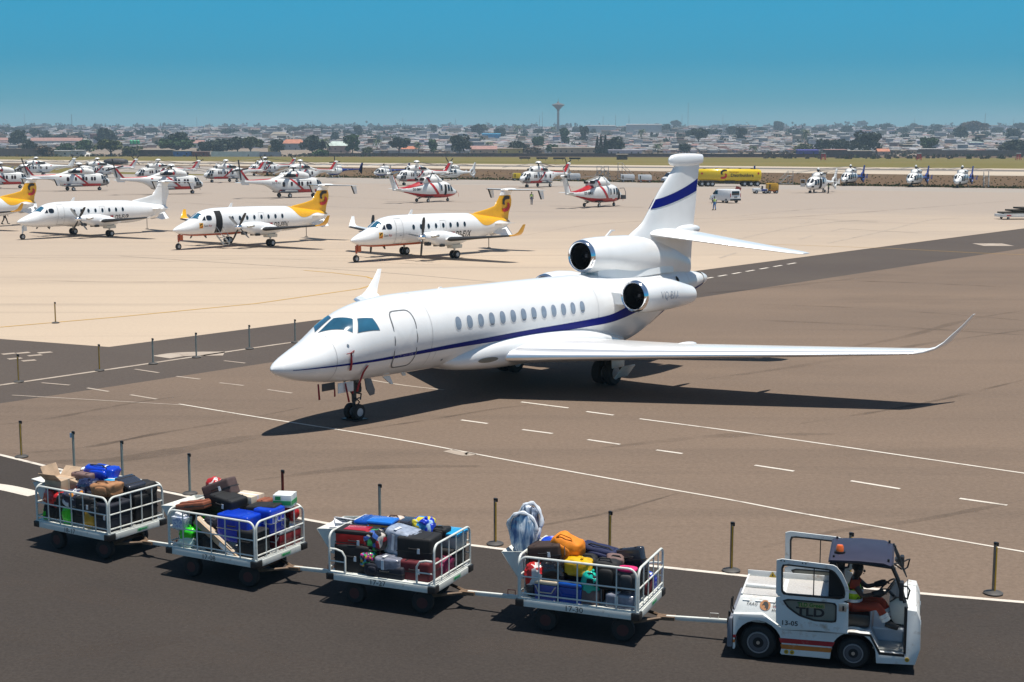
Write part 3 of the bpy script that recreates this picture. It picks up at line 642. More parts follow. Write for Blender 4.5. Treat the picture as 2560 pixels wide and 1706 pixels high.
tag(b.build('probe_cover', REDTAG), 'red cloth cover tied round the probe beside the nose of the big jet', 'cover'); on_jet(bpy.data.objects['probe_cover'])

SEAM = mat('panel_seam_grey', (.50, .50, .50), .5, var=.1)
for x, p0, p1 in ((1.72, -60, 70), (5.35, -50, 88), (13.9, -20, 88), (15.3, 20, 88), (20.9, -60, 80)):
    b = MB(); g = []; K = 40
    for i in range(K + 1):
        p = radians(p0 + (p1 - p0) * i / K); g += [JB.pt(x - .008, p, .006), JB.pt(x + .008, p, .006)]
    b.add(g, [(2 * i, 2 * i + 1, 2 * i + 3, 2 * i + 2) for i in range(K)], 0); b.build('panel_seam', SEAM, JET, recalc=False)
for c4 in ([(7.0, 1.55), (7.35, 1.55), (7.35, 1.565), (7.0, 1.565)], [(5.6, 1.62), (5.615, 1.62), (5.615, 1.9), (5.6, 1.9)]):
    b = MB(); JB.quad(b, c4, -1, .008, 0, 3); b.build('panel_seam', SEAM, JET, recalc=False)
# ================================================================== twin turboprops on the pale apron
CACHE = {}
def part(key, name, fn, mats, parent, **k):
    if key not in CACHE:
        b = MB(); fn(b); CACHE[key] = b.mesh(name, mats, **k)
    return put(name, CACHE[key], parent)

TB = Body([(0,1.57,1.49,.04),(.12,1.67,1.40,.15),(.4,1.82,1.28,.30),(.8,1.99,1.16,.45),(1.3,2.19,1.08,.57),(1.7,2.36,1.04,.64),(2.1,2.62,1.01,.70),(2.5,2.84,1.0,.75),(3.0,3.01,.99,.79),(3.8,3.13,.98,.81),(5,3.16,.98,.81),(8,3.15,.98,.81),(11.6,3.06,.98,.80),(12.6,2.96,1.03,.76),(14,2.76,1.28,.58),(15.4,2.56,1.62,.36),(16.3,2.42,1.9,.22),(16.6,2.3,2.05,.1)], 70)
def top_patch(body, b, pts, off=.008):
    n = int((pts[-1][0] - pts[0][0]) / .12) + 2; g = []; K = 6
    for x, zl in cr(pts, n):
        t, bo, w_ = body.sec(x); q = max(-.99, min(.999, (zl - (t + bo) / 2) / ((t - bo) / 2))); p0 = math.asin(q)
        for k in range(2 * K + 1): g.append(body.pt(x, p0 + (pi - 2 * p0) * k / (2 * K), off))
    m_ = 2 * K + 1
    b.add(g, [(i * m_ + k, (i + 1) * m_ + k, (i + 1) * m_ + k + 1, i * m_ + k + 1) for i in range(n - 1) for k in range(m_ - 1)], 0)
def swoosh(b, fn, s, flip=1, m=0):
    """one half of the S emblem, as a bent band; fn maps flat coordinates to the surface"""
    P = [(.36, .42), (.1, .44), (-.12, .40), (-.27, .24), (-.27, .06), (-.16, -.06)]; W = [.20, .24, .26, .25, .22, .12]
    g = []
    for i, (x, y) in enumerate(P):
        a_ = P[max(i - 1, 0)]; c = P[min(i + 1, len(P) - 1)]; d = V((c[0] - a_[0], c[1] - a_[1])).normalized(); n = V((-d.y, d.x)) * W[i] / 2
        for q in (V((x, y)) + n, V((x, y)) - n): g.append(fn(q.x * s * flip, q.y * s * flip))
    b.add(g, [(2 * i, 2 * i + 1, 2 * i + 3, 2 * i + 2) for i in range(len(P) - 1)], m, False)
def blade_mb(b, c, ang, L, w0, hub, tilt=.35, ax='x', thick=.02):
    """propeller or rotor blade as a thin tapered slab turning round x (ax='x') or z"""
    pr = [(hub, .35), (hub + L * .15, .75), (hub + L * .4, 1), (hub + L * .8, .95), (hub + L, .6)]
    rings = []
    for r, k in pr:
        w_ = w0 * k / 2; dx, dt = w_ * sin(tilt), w_ * cos(tilt)
        q = [V((dx, -dt, r)), V((dx + thick, -dt, r)), V((-dx + thick, dt, r)), V((-dx, dt, r))]
        rings.append([Matrix.Rotation(ang, 4, 'X') @ p + V(c) for p in q])
    b.loft(rings, 0, smooth=False)

def turboprop(loc, yaw, label, yel, reg, ang, door_open=False, belly=False, logo=False, wl=(0, 0)):
    T = thing('turboprop_plane', label, 'airplane', loc, yaw, 'twin turboprop planes parked in a row')
    part('tfus', 'fuselage', lambda b: TB.mesh(b, 0, 40), WHITE, T, sharp=60)
    fm = YELLOW if yel else WHITE
    if yel:
        part('tyel', 'tail_paint', lambda b: top_patch(TB, b, [(11.86,3.0),(12.1,2.78),(12.45,2.40),(12.85,2.15),(13.4,2.08),(14.0,2.16),(14.6,2.33),(15.2,2.38),(15.8,2.28),(16.45,2.2)]), YELLOW, T, recalc=False)
    if belly:
        part('tbel', 'belly_paint', lambda b: [TB.strip(b, [(.75,1.10,1.22),(1.5,1.02,1.17),(3,.99,1.15),(5,.985,1.15),(7,.985,1.15),(9.5,.985,1.12)], s_, .012) for s_ in (-1, 1)], ORANGEP, T, recalc=False)
    for s_ in (-1, 1):
        k = 't%d' % s_
        part(k + 'ws', 'windscreen', lambda b: TB.pquad(b, [(1.72, 86), (2.02, 44), (2.50, 52), (2.42, 86)] if s_ < 0 else [(1.72, 94), (2.02, 136), (2.50, 128), (2.42, 94)], .012), BLUEGLASS, T, recalc=False)
        part(k + 'sw', 'cockpit_window', lambda b: TB.oval(b, 3.0, 2.42, .26, .2, s_, .012, 0, 2.8), GLASS, T, recalc=False)
        part(k + 'qw', 'cockpit_window', lambda b: TB.quad(b, [(2.34, 2.24), (2.66, 2.24), (2.66, 2.54), (2.6, 2.54)], s_, .012), GLASS, T, recalc=False)
        for i in range(8):
            part(k + 'w%d' % i, 'cabin_window', lambda b: TB.oval(b, 5.35 + .765 * i, 2.29, .13, .19, s_, .012), GLASS, T, recalc=False)
        if s_ < 0:
            if door_open:
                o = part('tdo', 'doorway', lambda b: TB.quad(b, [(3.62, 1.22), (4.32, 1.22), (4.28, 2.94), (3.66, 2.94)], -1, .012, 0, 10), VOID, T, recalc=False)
            else:
                o = part('tdc', 'passenger_door', lambda b: TB.quad(b, [(3.64, 1.24), (4.30, 1.24), (4.26, 2.92), (3.68, 2.92)], -1, .010, 0, 10), WHITE, T, recalc=False)
                def seam(b):
                    for c4 in ([(3.60,1.2),(3.625,1.2),(3.665,2.95),(3.64,2.95)], [(4.315,1.2),(4.34,1.2),(4.30,2.95),(4.275,2.95)], [(3.6,1.18),(4.34,1.18),(4.34,1.205),(3.6,1.205)], [(3.66,2.94),(4.28,2.94),(4.28,2.965),(3.66,2.965)]): TB.quad(b, c4, -1, .016, 0, 10)
                part('tse', 'door_seal', seam, mat('seam_grey', (.45, .45, .44), .5), o, recalc=False)
                part('tha', 'handle', lambda b: TB.quad(b, [(3.95,1.72),(4.13,1.72),(4.13,1.76),(3.95,1.76)], -1, .02, 0, 1), GREY, o, recalc=False)
            def hatch(b):
                for c4 in ([(8.12,1.98),(8.14,1.98),(8.14,2.66),(8.12,2.66)], [(8.68,1.98),(8.7,1.98),(8.7,2.66),(8.68,2.66)], [(8.12,2.65),(8.7,2.65),(8.7,2.67),(8.12,2.67)]): TB.quad(b, c4, -1, .014, 0, 6)
            part('thatch', 'emergency_exit', hatch, mat('seam_grey', (.45, .45, .44), .5), T, recalc=False)
            lettering(reg, .62, lambda x, y: TB.side(10.6 + x, 1.56 + y, -1, .016), TEXT, T, sx=.78, bold=.012)
            part('tfl1', 'flag', lambda b: TB.quad(b, [(9.25,1.62),(9.62,1.62),(9.62,1.78),(9.25,1.78)], -1, .014, 0, 2), REDP, T, recalc=False)
            part('tfl2', 'flag', lambda b: TB.quad(b, [(9.25,1.45),(9.62,1.45),(9.62,1.62),(9.25,1.62)], -1, .014, 0, 2), TEXT, T, recalc=False)
            if logo:
                o = part('tlg', 'emblem', lambda b: TB.quad(b, [(2.05,1.62),(2.38,1.62),(2.38,2.04),(2.05,2.04)], -1, .014, 0, 3), YELLOW, T, recalc=False)
                part('tlgs', 'emblem_mark', lambda b: swoosh(b, lambda x, y: TB.side(2.215 + x, 1.83 + y, -1, .022), .30), TEXT, o, recalc=False)
                part('tlgr', 'emblem_mark', lambda b: swoosh(b, lambda x, y: TB.side(2.215 + x, 1.83 + y, -1, .022), .30, -1), REDP, o, recalc=False)
                lettering('Son', .26, lambda x, y: TB.side(2.66 + x, 1.80 + y, -1, .016), TEXT, T)
                lettering('Air', .26, lambda x, y: TB.side(3.06 + x, 1.80 + y, -1, .016), REDP, T)
        # wing
        S = [((6.15, s_ * .6, 1.22), 2.35, .15, (0, 0, 1)), ((6.28, s_ * 2.6, 1.40), 2.2, .14, (0, 0, 1)), ((6.8, s_ * 5.5, 1.64), 1.65, .12, (0, 0, 1)), ((7.28, s_ * 8.25, 1.87), 1.12, .11, (0, 0, 1))]
        W_ = part(k + 'wg', 'wing', lambda b: wing(b, S, 0, 9), WHITE, T, sharp=60)
        def boot(b):
            rings = []
            for p_, c, t, up in S[1:]:
                y0 = p_[1] if abs(p_[1]) > 3 else s_ * 3.15
                rings.append([V((p_[0] + (.12 if abs(p_[1]) < 3 else 0), y0, p_[2] + (.045 if abs(p_[1]) < 3 else 0))) + V((x * c - .03, 0, y * c * 1.12)) for x, y in airfoil(14, t) if x < .24])
            b.loft(rings, 0)
        part(k + 'bt', 'deice_boot', boot, BOOT, W_)
        part(k + 'wl%d' % wl[s_ > 0], 'winglet', lambda b: wing(b, [((7.28, s_ * 8.25, 1.87), 1.12, .1, (0, 0, 1)), ((7.5, s_ * 8.5, 1.95), .78, .09, (0, -s_ * .5, .86)), ((7.75, s_ * 8.66, 2.13), .55, .09, (0, -s_ * .94, .34)), ((8.1, s_ * 8.82, 2.66), .27, .08, (0, -s_ * .96, .28))], 0, 7), YELLOW if wl[s_ > 0] else WHITE, W_, sharp=60)
        # engine
        def nac(b):
            R_ = lambda x, t, bo, w_, n=22: [V((x, s_ * 2.6 + w_ * cos(2 * pi * i / n), (t + bo) / 2 + (t - bo) / 2 * sin(2 * pi * i / n))) for i in range(n)]
            b.loft([R_(4.52, 1.96, 1.45, .26), R_(4.6, 1.99, 1.38, .30), R_(5.1, 2.04, 1.22, .36), R_(5.8, 2.08, 1.02, .40), R_(6.6, 2.05, .94, .41), R_(7.6, 1.86, .94, .38), R_(8.3, 1.62, 1.02, .3), R_(8.9, 1.45, 1.2, .12)], 0)
        N_ = part(k + 'na', 'engine_nacelle', nac, WHITE, T, sharp=60)
        part(k + 'ch', 'air_scoop', lambda b: b.box((4.95, s_ * 2.6, 1.18), (.35, .42, .24)), DGREY, N_, bevel=.05)
        part(k + 'ex', 'exhaust', lambda b: b.tube([(5.0, s_ * 2.6 - .30, 1.72), (5.15, s_ * 2.6 - .45, 1.74), (5.55, s_ * 2.6 - .52, 1.78)], [.09, .1, .1], 10), STEEL, N_)
        part(k + 'ex2', 'exhaust', lambda b: b.tube([(5.0, s_ * 2.6 + .30, 1.72), (5.15, s_ * 2.6 + .45, 1.74), (5.55, s_ * 2.6 + .52, 1.78)], [.09, .1, .1], 10), STEEL, N_)
        part(k + 'vt', 'cowl_vent', lambda b: [b.box((6.1, s_ * 2.6 + e_ * .3, 1.02), (.4, .18, .16)) for e_ in (-1, 1)], BLACK, N_)
        P_ = part(k + 'sp', 'spinner', lambda b: b.lathe((4.02, s_ * 2.6, 1.70), (1, 0, 0), [(0, .01), (.06, .07), (.2, .15), (.4, .21), (.52, .22)], 18, 0, (True, True)), CHROME, T)
        for q in range(4):
            part(k + 'pb%.2f%d' % (ang, q), 'propeller_blade', lambda b: blade_mb(b, (4.42, s_ * 2.6, 1.70), ang + q * pi / 2, 1.22, .26, .18, 1.35), DGREY, P_)
        # main gear
        G_ = part(k + 'mg', 'main_gear', lambda b: (b.cyl((7.72, s_ * 2.6, .3), (7.65, s_ * 2.6, 1.1), .06, n=10), b.cyl((7.7, s_ * 2.6, .65), (7.65, s_ * 2.6, 1.1), .09, n=10), b.cyl((7.72, s_ * 2.6 - .2, .3), (7.72, s_ * 2.6 + .2, .3), .04), b.tube([(7.68, s_ * 2.6, .7), (7.2, s_ * 2.6, 1.05)], .035)), STEEL, T)
        part(k + 'gd', 'gear_door', lambda b: b.box((7.7, s_ * 2.6, .88), (.95, .62, .26), 0, None, (1.05, 1.05)), CREAM, T, bevel=.03)
        for e_ in (-.2, .2): wheel(T, (7.72, s_ * 2.6 + e_, .3), .3, .2)
        # tailplane, end plates, small fins
        H_ = part(k + 'tp', 'tailplane', lambda b: wing(b, [((15.95, 0, 4.68), 1.35, .1, (0, 0, 1)), ((16.95, s_ * 2.75, 4.68), .85, .09, (0, 0, 1))], 0, 8), WHITE, T, sharp=60)
        part(k + 'tb', 'deice_boot', lambda b: b.loft([[V((x0, y_, 4.68)) + V((x * c - .008, 0, z * c * 1.1)) for x, z in airfoil(14, t) if x < .10] for x0, y_, c, t in ((16.08, s_ * .35, 1.28, .1), (16.95, s_ * 2.75, .85, .09))], 0), BOOT, H_)
        E_ = part(k + 'ep', 'end_plate', lambda b: b.prism([(17.02, 4.66), (17.6, 4.66), (17.72, 3.98), (17.36, 3.98)], 'y', s_ * 2.6 - .03, s_ * 2.6 + .03), WHITE, H_, bevel=.015)
        part(k + 'eb', 'deice_boot', lambda b: b.prism([(17.0, 4.66), (17.1, 4.66), (17.44, 3.98), (17.34, 3.98)], 'y', s_ * 2.6 - .036, s_ * 2.6 + .036), BOOT, E_)
        part(k + 'sb', 'stabilon', lambda b: wing(b, [((14.3, s_ * .4, 2.18), 1.5, .08, (0, 0, 1)), ((14.9, s_ * 1.35, 2.2), .9, .08, (0, 0, 1))], 0, 6), WHITE, T)
        part(k + 'sk', 'ventral_fin', lambda b: b.add([V(q) for q in ((14.3, s_ * .38, 1.5), (16.1, s_ * .12, 1.98), (16.25, s_ * .62, 1.28), (15.3, s_ * .72, 1.18), (14.3, s_ * .42, 1.47), (16.1, s_ * .16, 1.95), (16.25, s_ * .66, 1.25), (15.3, s_ * .76, 1.15))], [(0, 1, 2, 3), (7, 6, 5, 4), (0, 3, 7, 4), (1, 0, 4, 5), (2, 1, 5, 6), (3, 2, 6, 7)], 0, False), WHITE, T)
    # fin
    F = [(2.3, 13.2, 16.45, .12), (2.9, 12.2, 16.55, .11), (3.05, 12.6, 16.62, .09), (3.28, 14.0, 16.72, .085), (3.48, 14.85, 16.82, .085), (3.9, 15.2, 16.86, .085), (4.3, 15.5, 16.72, .08), (4.72, 15.85, 16.8, .075)]
    FN = part('tfin%d' % yel, 'tail_fin', lambda b: b.loft([[V((x0 + (x1 - x0) * x, y / .05 * hw * .8, z)) for x, y in airfoil(10, .1)] for z, x0, x1, hw in F if z < 4.31], 0), fm, T, sharp=60)
    part('tfint', 'fin_tip', lambda b: b.loft([[V((x0 + (x1 - x0) * x, y / .05 * hw * .8, z)) for x, y in airfoil(10, .1)] for z, x0, x1, hw in ((4.28, 15.45, 16.72, .1), (4.5, 15.62, 16.9, .09), (4.74, 15.8, 17.2, .09))], 0), WHITE, FN, sharp=60)
    part('tbul', 'fin_bullet', lambda b: b.ell((16.55, 0, 4.7), (.95, .13, .13), 16, 8), WHITE, FN)
    if yel:
        for s_ in (-1, 1):
            part('tem%d' % s_, 'emblem', lambda b: swoosh(b, lambda x, y: (16.13 - x * s_, s_ * .105, 3.62 + y), 1.12), TEXT, FN, recalc=False)
            part('ter%d' % s_, 'emblem', lambda b: swoosh(b, lambda x, y: (16.13 - x * s_, s_ * .105, 3.62 + y), 1.12, -1), REDP, FN, recalc=False)
    # nose gear, aerials
    gm = ORANGEP if belly else OFFWHITE
    part('tng%d' % belly, 'nose_gear_leg', lambda b: (b.cyl((.5, 0, .62), (.62, 0, 1.3), .075, n=10), b.box((.68, .14, .95), (.3, .03, .42)), b.box((.68, -.14, .95), (.3, .03, .42))), gm, T)
    part('tnf', 'nose_gear_fork', lambda b: (b.cyl((.48, 0, .62), (.47, 0, .45), .04, n=8), b.tube([(.47, -.11, .26), (.47, -.11, .42), (.47, 0, .5), (.47, .11, .42), (.47, .11, .26)], .025)), STEEL, T)
    wheel(T, (.47, 0, .26), .26, .18)
    part('tan1', 'antenna', lambda b: b.prism([(5.6, 3.14), (5.95, 3.14), (6.05, 3.5), (5.9, 3.5)], 'y', -.03, .03), WHITE, T)
    part('tan2', 'antenna', lambda b: b.prism([(3.0, 1.0), (3.25, 1.0), (3.3, .78), (3.22, .78)], 'y', -.02, .02), DGREY, T)
    if door_open:
        A_ = part('tstair', 'airstair', lambda b: [b.box((3.98 + e_, -1.2, .68), (.05, 1.05, .14), 0, Matrix.Rotation(radians(40), 3, 'X')) for e_ in (-.32, .32)] + [b.tube([(3.98 + e_, -.72, 1.25), (3.98 + e_, -.8, 1.7), (3.98 + e_, -1.55, .95), (3.98 + e_, -1.6, .3)], .02, 6) for e_ in (-.32, .32)], STEEL, T)
        for q in range(5):
            part('tstep%d' % q, 'step', lambda b: b.box((3.98, -.88 - .17 * q, 1.02 - .18 * q), (.62, .2, .03)), CHROME, A_)
    return T

turboprop((-11.203, 98.857, 0), radians(48.575), 'white and yellow-tailed twin turboprop with its door shut, nearest of the row and rightmost', 1, 'D2-EVX', .12, False, True, True, (1, 0))
turboprop((-26.416, 110.974, 0), radians(51.56), 'yellow-tailed twin turboprop with its front door open and stairs down, second from right', 1, 'D2-FFN', .62, True, True, True, (1, 1))
turboprop((-42.733, 123.08, 0), radians(54.05), 'all-white twin turboprop with a plain white tail, between two yellow-tailed planes', 0, 'D2-FVP', .70)
turboprop((-58.6, 134.2, 0), radians(56.5), 'twin turboprop cut by the left frame edge, only its yellow tail end showing', 1, 'D2-EVW', .4, False, True, False, (1, 1))
for (u, v), lb in (((1222, 620), 'nearest'), ((766, 592), 'middle'), ((368, 572), 'farthest')):
    p = at(u, v); b = MB(); b.cyl((0, 0, 0), (0, 0, .95), .03, n=8); b.cyl((0, 0, 0), (0, 0, .03), .16, n=12)
    o = b.build('tail_stand', DGREY); o.location = p
    tag(o, {'nearest': 'thin dark tail stand under the rear of the nearest yellow-tailed turboprop', 'middle': 'thin dark tail stand behind the turboprop with the open door', 'farthest': 'thin dark tail stand behind the all-white turboprop'}[lb], 'tail stand', 'stands under the turboprop tails')
# ================================================================== helicopters on the far apron
HWHITE = mat('helicopter_white', (.74, .74, .72), .32, coat=.3, var=.06, dirt=(.4, .36, .28, .35), dscale=.8)
HRED = mat('helicopter_red', (.44, .012, .016), .38, coat=.2, var=.15)
HWIN = mat('brown_tinted_window', (.035, .014, .014), .12, var=.4)
HBLADE = mat('rotor_blade_grey', (.20, .185, .16), .5, var=.1)
HGREY = mat('helicopter_grey', (.17, .175, .18), .55, var=.1)
BM = Body([(0,1.72,1.40,.12),(.15,1.92,1.22,.34),(.5,2.15,1.02,.62),(.9,2.5,.9,.82),(1.4,2.9,.8,.95),(1.9,3.08,.76,1.02),(2.6,3.12,.74,1.05),(8,3.10,.74,1.05),(9,3.06,.95,.95),(10,2.98,1.55,.68),(11,2.92,1.95,.5),(13,2.84,2.2,.36),(14.6,2.8,2.35,.28)], 60, .72)
BC = Body([(2.75,3.25,2.9,.25),(3.0,3.65,2.8,.62),(3.6,3.92,2.8,.82),(4.6,4.12,2.8,.9),(5.8,4.15,2.8,.9),(6.8,3.95,2.8,.82),(7.8,3.62,2.8,.7),(8.8,3.25,2.8,.5),(9.6,3.02,2.8,.3)], 40, .8)
def arm(b, c, a, L, w, droop, z0=.0, tw=.1):
    rings = []
    for r, k in ((.35, .35), (.9, .5), (1.3, 1), (L * .95, 1), (L, .6)):
        d = droop * (r / L) ** 2; q = [(r, -w * k, z0 - d + tw * w), (r, w * k, z0 - d - tw * w), (r, w * k, z0 - d - .04), (r, -w * k, z0 - d - .03)]
        rings.append([Matrix.Rotation(a, 4, 'Z') @ V(p) + V(c) for p in q])
    b.loft(rings, 0, smooth=False)
def rotor(T, key, c, n, L, w, droop, a0, hubr, dome, bladem=None):
    x, z = c
    H = part(key + 'hub', 'rotor_hub', lambda b: (b.cyl((x, 0, z - .75), (x, 0, z), .14, n=12), b.cyl((x, 0, z - .12), (x, 0, z + .12), hubr, n=16), b.cyl((x, 0, z - .55), (x, 0, z - .42), hubr * .9, n=14)), DGREY, T)
    if dome: part(key + 'dome', 'hub_cover', lambda b: b.lathe((x, 0, z + .12), (0, 0, 1), [(-.02, dome * .98), (.06, dome), (.2, dome * .82), (.3, dome * .5), (.34, .02)], 22, 0, (True, True)), HWHITE, H)
    for i in range(n):
        part('%sb%.2f%d' % (key, a0, i), 'rotor_blade', lambda b: arm(b, (x, 0, z), a0 + i * 2 * pi / n, L, w, droop), bladem or HBLADE, H)
    return H
def tail_rotor(T, key, c, n, R_, w, a0, tm=None):
    H = part(key + 'th', 'tail_rotor_hub', lambda b: b.cyl((c[0], c[1] - .2, c[2]), (c[0], c[1] + .2, c[2]), .14, n=10), DGREY, T)
    for i in range(n):
        def f(b):
            a = a0 + i * 2 * pi / n; M_ = Matrix.Rotation(a, 4, 'Y')
            rings = []
            for r, k in ((.12, .5), (.4, .8), (.6, 1), (R_, .9)):
                rings.append([M_ @ V(p) + V(c) for p in ((-w * k, -.02, r), (w * k, -.03, r), (w * k, .02, r), (-w * k, .03, r))])
            b.loft(rings, 0, smooth=False)
        part('%st%.2f%d' % (key, a0, i), 'tail_rotor_blade', f, tm or DGREY, H)

def big_heli(u, v, yaw, label, red=1, a0=.2, text=None, chin=1):
    p = at(u, v); y = radians(yaw); hx = 5.6
    T = thing('transport_helicopter', label, 'helicopter', (p.x - hx * cos(y), p.y - hx * sin(y), 0), y, 'large white transport helicopters on the apron')
    F = part('hF', 'fuselage', lambda b: BM.mesh(b, 0, 32), HWHITE, T, sharp=60)
    C = part('hC', 'engine_cowling', lambda b: BC.mesh(b, 0, 24), HWHITE, T, sharp=60)
    for s_ in (-1, 1):
        k = 'h%d' % s_
        part(k + 'in', 'air_intake', lambda b: b.ell((2.98, s_ * .42, 3.42), (.3, .3, .28), 14, 9), BLACK, C)
        part(k + 'ex', 'exhaust', lambda b: BC.oval(b, 6.75, 3.42, 1.15, .27, s_, .03, 0, 2.6, K=5), BLACK, C, recalc=False)
        part(k + 'ec%d' % red, 'exhaust_cover', lambda b: b.ell((5.55, s_ * .84, 3.46), (.27, .14, .29), 14, 9), HRED, C)
        part(k + 'sp', 'sponson', lambda b: b.loft([[V((x, s_ * (.95 + w_ * (.5 + .5 * cos(t))), .98 + h * sin(t))) for t in [2 * pi * i / 14 for i in range(14)]] for x, w_, h in ((5.4, .1, .08), (5.9, .5, .24), (7.6, .58, .27), (8.4, .35, .2), (8.9, .1, .06))], 0), HGREY if chin else HWHITE, T)
        if red:
            part(k + 'rb', 'belly_band', lambda b: BM.strip(b, [(.9, .92, 1.05), (1.9, .78, 1.24), (3, .76, 1.28), (8, .76, 1.28), (8.8, .95, 1.3)], s_, .012), HRED, T, recalc=False)
            part(k + 'ds', 'diagonal_stripe', lambda b: BM.quad(b, [(4.05, 1.1), (4.6, 1.1), (7.05, 3.0), (6.55, 3.0)], s_, .014, 0, 10), HRED, T, recalc=False)
        if chin: part(k + 'gb', 'chin_band', lambda b: BM.strip(b, [(.25, 1.18, 1.36), (.7, .97, 1.32), (1.3, .86, 1.26), (2.0, .8, 1.24)], s_, .018), HGREY, T, recalc=False)
        for i, (x, w_, h, z) in enumerate(((3.15, .2, .34, 2.15), (3.68, .2, .34, 2.15), (4.72, .2, .34, 2.15), (5.28, .2, .34, 2.15), (6.65, .2, .32, 2.15), (8.1, .24, .38, 2.1))):
            part(k + 'cw%d' % i, 'cabin_window', lambda b: BM.oval(b, x, z, w_, h, s_, .02, 0, 4), HWIN, T, recalc=False)
        part(k + 'lw', 'cockpit_window', lambda b: BM.quad(b, [(.42, 1.36), (1.02, 1.34), (1.08, 2.0), (.62, 2.0)], s_, .022), GLASS, T, recalc=False)
        part(k + 'lw2', 'cockpit_window', lambda b: BM.quad(b, [(1.1, 1.34), (1.62, 1.34), (1.64, 1.98), (1.15, 1.98)], s_, .022), GLASS, T, recalc=False)
        part(k + 'uw', 'cockpit_window', lambda b: BM.quad(b, [(.82, 2.08), (1.28, 2.08), (1.5, 2.72), (1.16, 2.62)], s_, .022), GLASS, T, recalc=False)
        part(k + 'uw2', 'cockpit_window', lambda b: BM.quad(b, [(1.36, 2.08), (1.86, 2.08), (1.9, 2.76), (1.58, 2.74)], s_, .022), GLASS, T, recalc=False)
        c4 = [(.60, 58), (.60, 84), (1.22, 84), (1.10, 56)]
        part(k + 'ww', 'windscreen', lambda b: BM.pquad(b, c4 if s_ < 0 else [(x, 180 - q) for x, q in c4], .02), GLASS, T, recalc=False)
        part(k + 'dt', 'door_rail', lambda b: BM.strip(b, [(2.9, 2.66, 2.70), (6.2, 2.66, 2.70)], s_, .02), HGREY, T, recalc=False)
        part(k + 'ml', 'gear_leg', lambda b: b.tube([(7.3, s_ * 1.35, 1.0), (7.35, s_ * 1.5, .4)], .1, 8), DGREY, T)
        wheel(T, (7.35, s_ * 1.55, .36), .36, .26, n=14)
    part('hng', 'nose_gear', lambda b: (b.cyl((1.95, 0, .3), (1.9, 0, .9), .08, n=8), b.cyl((1.95, -.2, .3), (1.95, .2, .3), .05, n=8)), DGREY, T)
    for s_ in (-.18, .18): wheel(T, (1.95, s_, .3), .3, .2, n=14)
    if red: part('hbr', 'boom_stripe', lambda b: b.loft([[V((x, -w_, z - .06)), V((x, -w_ * .7, z + .05)), V((x, w_ * .7, z + .05)), V((x, w_, z - .06))] for x, z, w_ in ((10.0, 2.97, .42), (11, 2.92, .40), (13, 2.84, .3), (14.0, 2.83, .24))], 0), HRED, T)
    FN = part('hfin', 'tail_pylon', lambda b: b.loft([[V((x0 + (x1 - x0) * x, y / .06 * .2 * k, z)) for x, y in airfoil(8, .12)] for z, x0, x1, k in ((2.1, 13.7, 15.0, 1), (2.8, 13.9, 15.3, 1), (3.6, 14.55, 15.7, .9), (4.3, 15.1, 16.05, .8), (4.6, 15.3, 16.1, .6))], 0), HWHITE, T, sharp=60)
    part('hfb', 'gearbox_fairing', lambda b: b.ell((15.6, 0, 4.48), (.55, .24, .24), 14, 9), HWHITE, FN)
    if red: part('hfr', 'fin_stripe', lambda b: b.prism([(13.78, 2.8), (14.25, 2.8), (14.98, 3.72), (15.42, 4.35), (15.06, 4.35), (14.5, 3.62)], 'y', -.23, .23), HRED, FN)
    part('hst', 'stabiliser', lambda b: wing(b, [((14.0, -.1, 2.4), 1.1, .12, (0, 0, 1)), ((14.1, -2.1, 2.42), .95, .1, (0, 0, 1))], 0, 6), HWHITE, T)
    rotor(T, 'h', (5.6, 4.62), 5, 8.0, .27, .75, a0, .42, .62)
    tail_rotor(T, 'h', (15.55, .42, 4.4), 4, 1.55, .12, a0 * 2 + .5)
    part('hpr', 'nose_probe', lambda b: b.tube([(.5, -.25, 1.0), (.35, -.27, .62)], .04, 6), DGREY, T)
    part('hsc', 'sensor_pod', lambda b: b.ell((3.2, 0, 3.98), (.3, .18, .14), 10, 7), HWHITE, C)
    if text: lettering(text, .5, lambda x, yy: BM.side(9.3 - x, 2.3 + yy, 1, .03), TEXT, T, sx=.8)
    part('hfl', 'flag', lambda b: [BM.quad(b, [(9.15, 2.55), (9.5, 2.55), (9.5, 2.75), (9.15, 2.75)], q, .03, 0, 1) for q in (-1, 1)], HRED, T, recalc=False)
    return T

big_heli(92, 439.5, 26, 'all-white transport helicopter without any red, farthest at left with its nose toward the camera', 0, .3)
big_heli(245, 444.5, 33, 'red and white helicopter second from left in the back row, half behind another helicopter', 1, .15)
big_heli(397, 453, 37, 'red and white helicopter facing left, partly hidden behind a helicopter facing right', 1, .4)
big_heli(566, 456, 42, 'red and white helicopter facing left, standing free in the gap left of centre', 1, .25)
big_heli(663, 439, 45, 'distant red and white helicopter with red band, farthest back beside the runway grass', 1, .1)
big_heli(751, 457, 45, 'red and white helicopter facing left behind one with its tail rotor spread wide', 1, .5)
big_heli(1042, 463, 48, 'red and white helicopter facing left just behind the smaller open-doored red helicopter', 1, .2)
big_heli(1346, 468, 51, 'red and white helicopter facing left near the white ground power carts', 1, .25)
big_heli(2, 472, 218, 'red and white helicopter facing right, cut by the left edge of the picture', 1, .55)
big_heli(200, 477, 217, 'red and white helicopter facing right above the yellow tail at far left', 1, .7)
big_heli(430, 485.5, 216, 'red and white helicopter facing right behind the white tail of the plain turboprop', 1, .65)
big_heli(735, 494, 222, 'red and white helicopter facing right, nearest of its row, behind a yellow tail', 1, .6, 'D2-EXU')

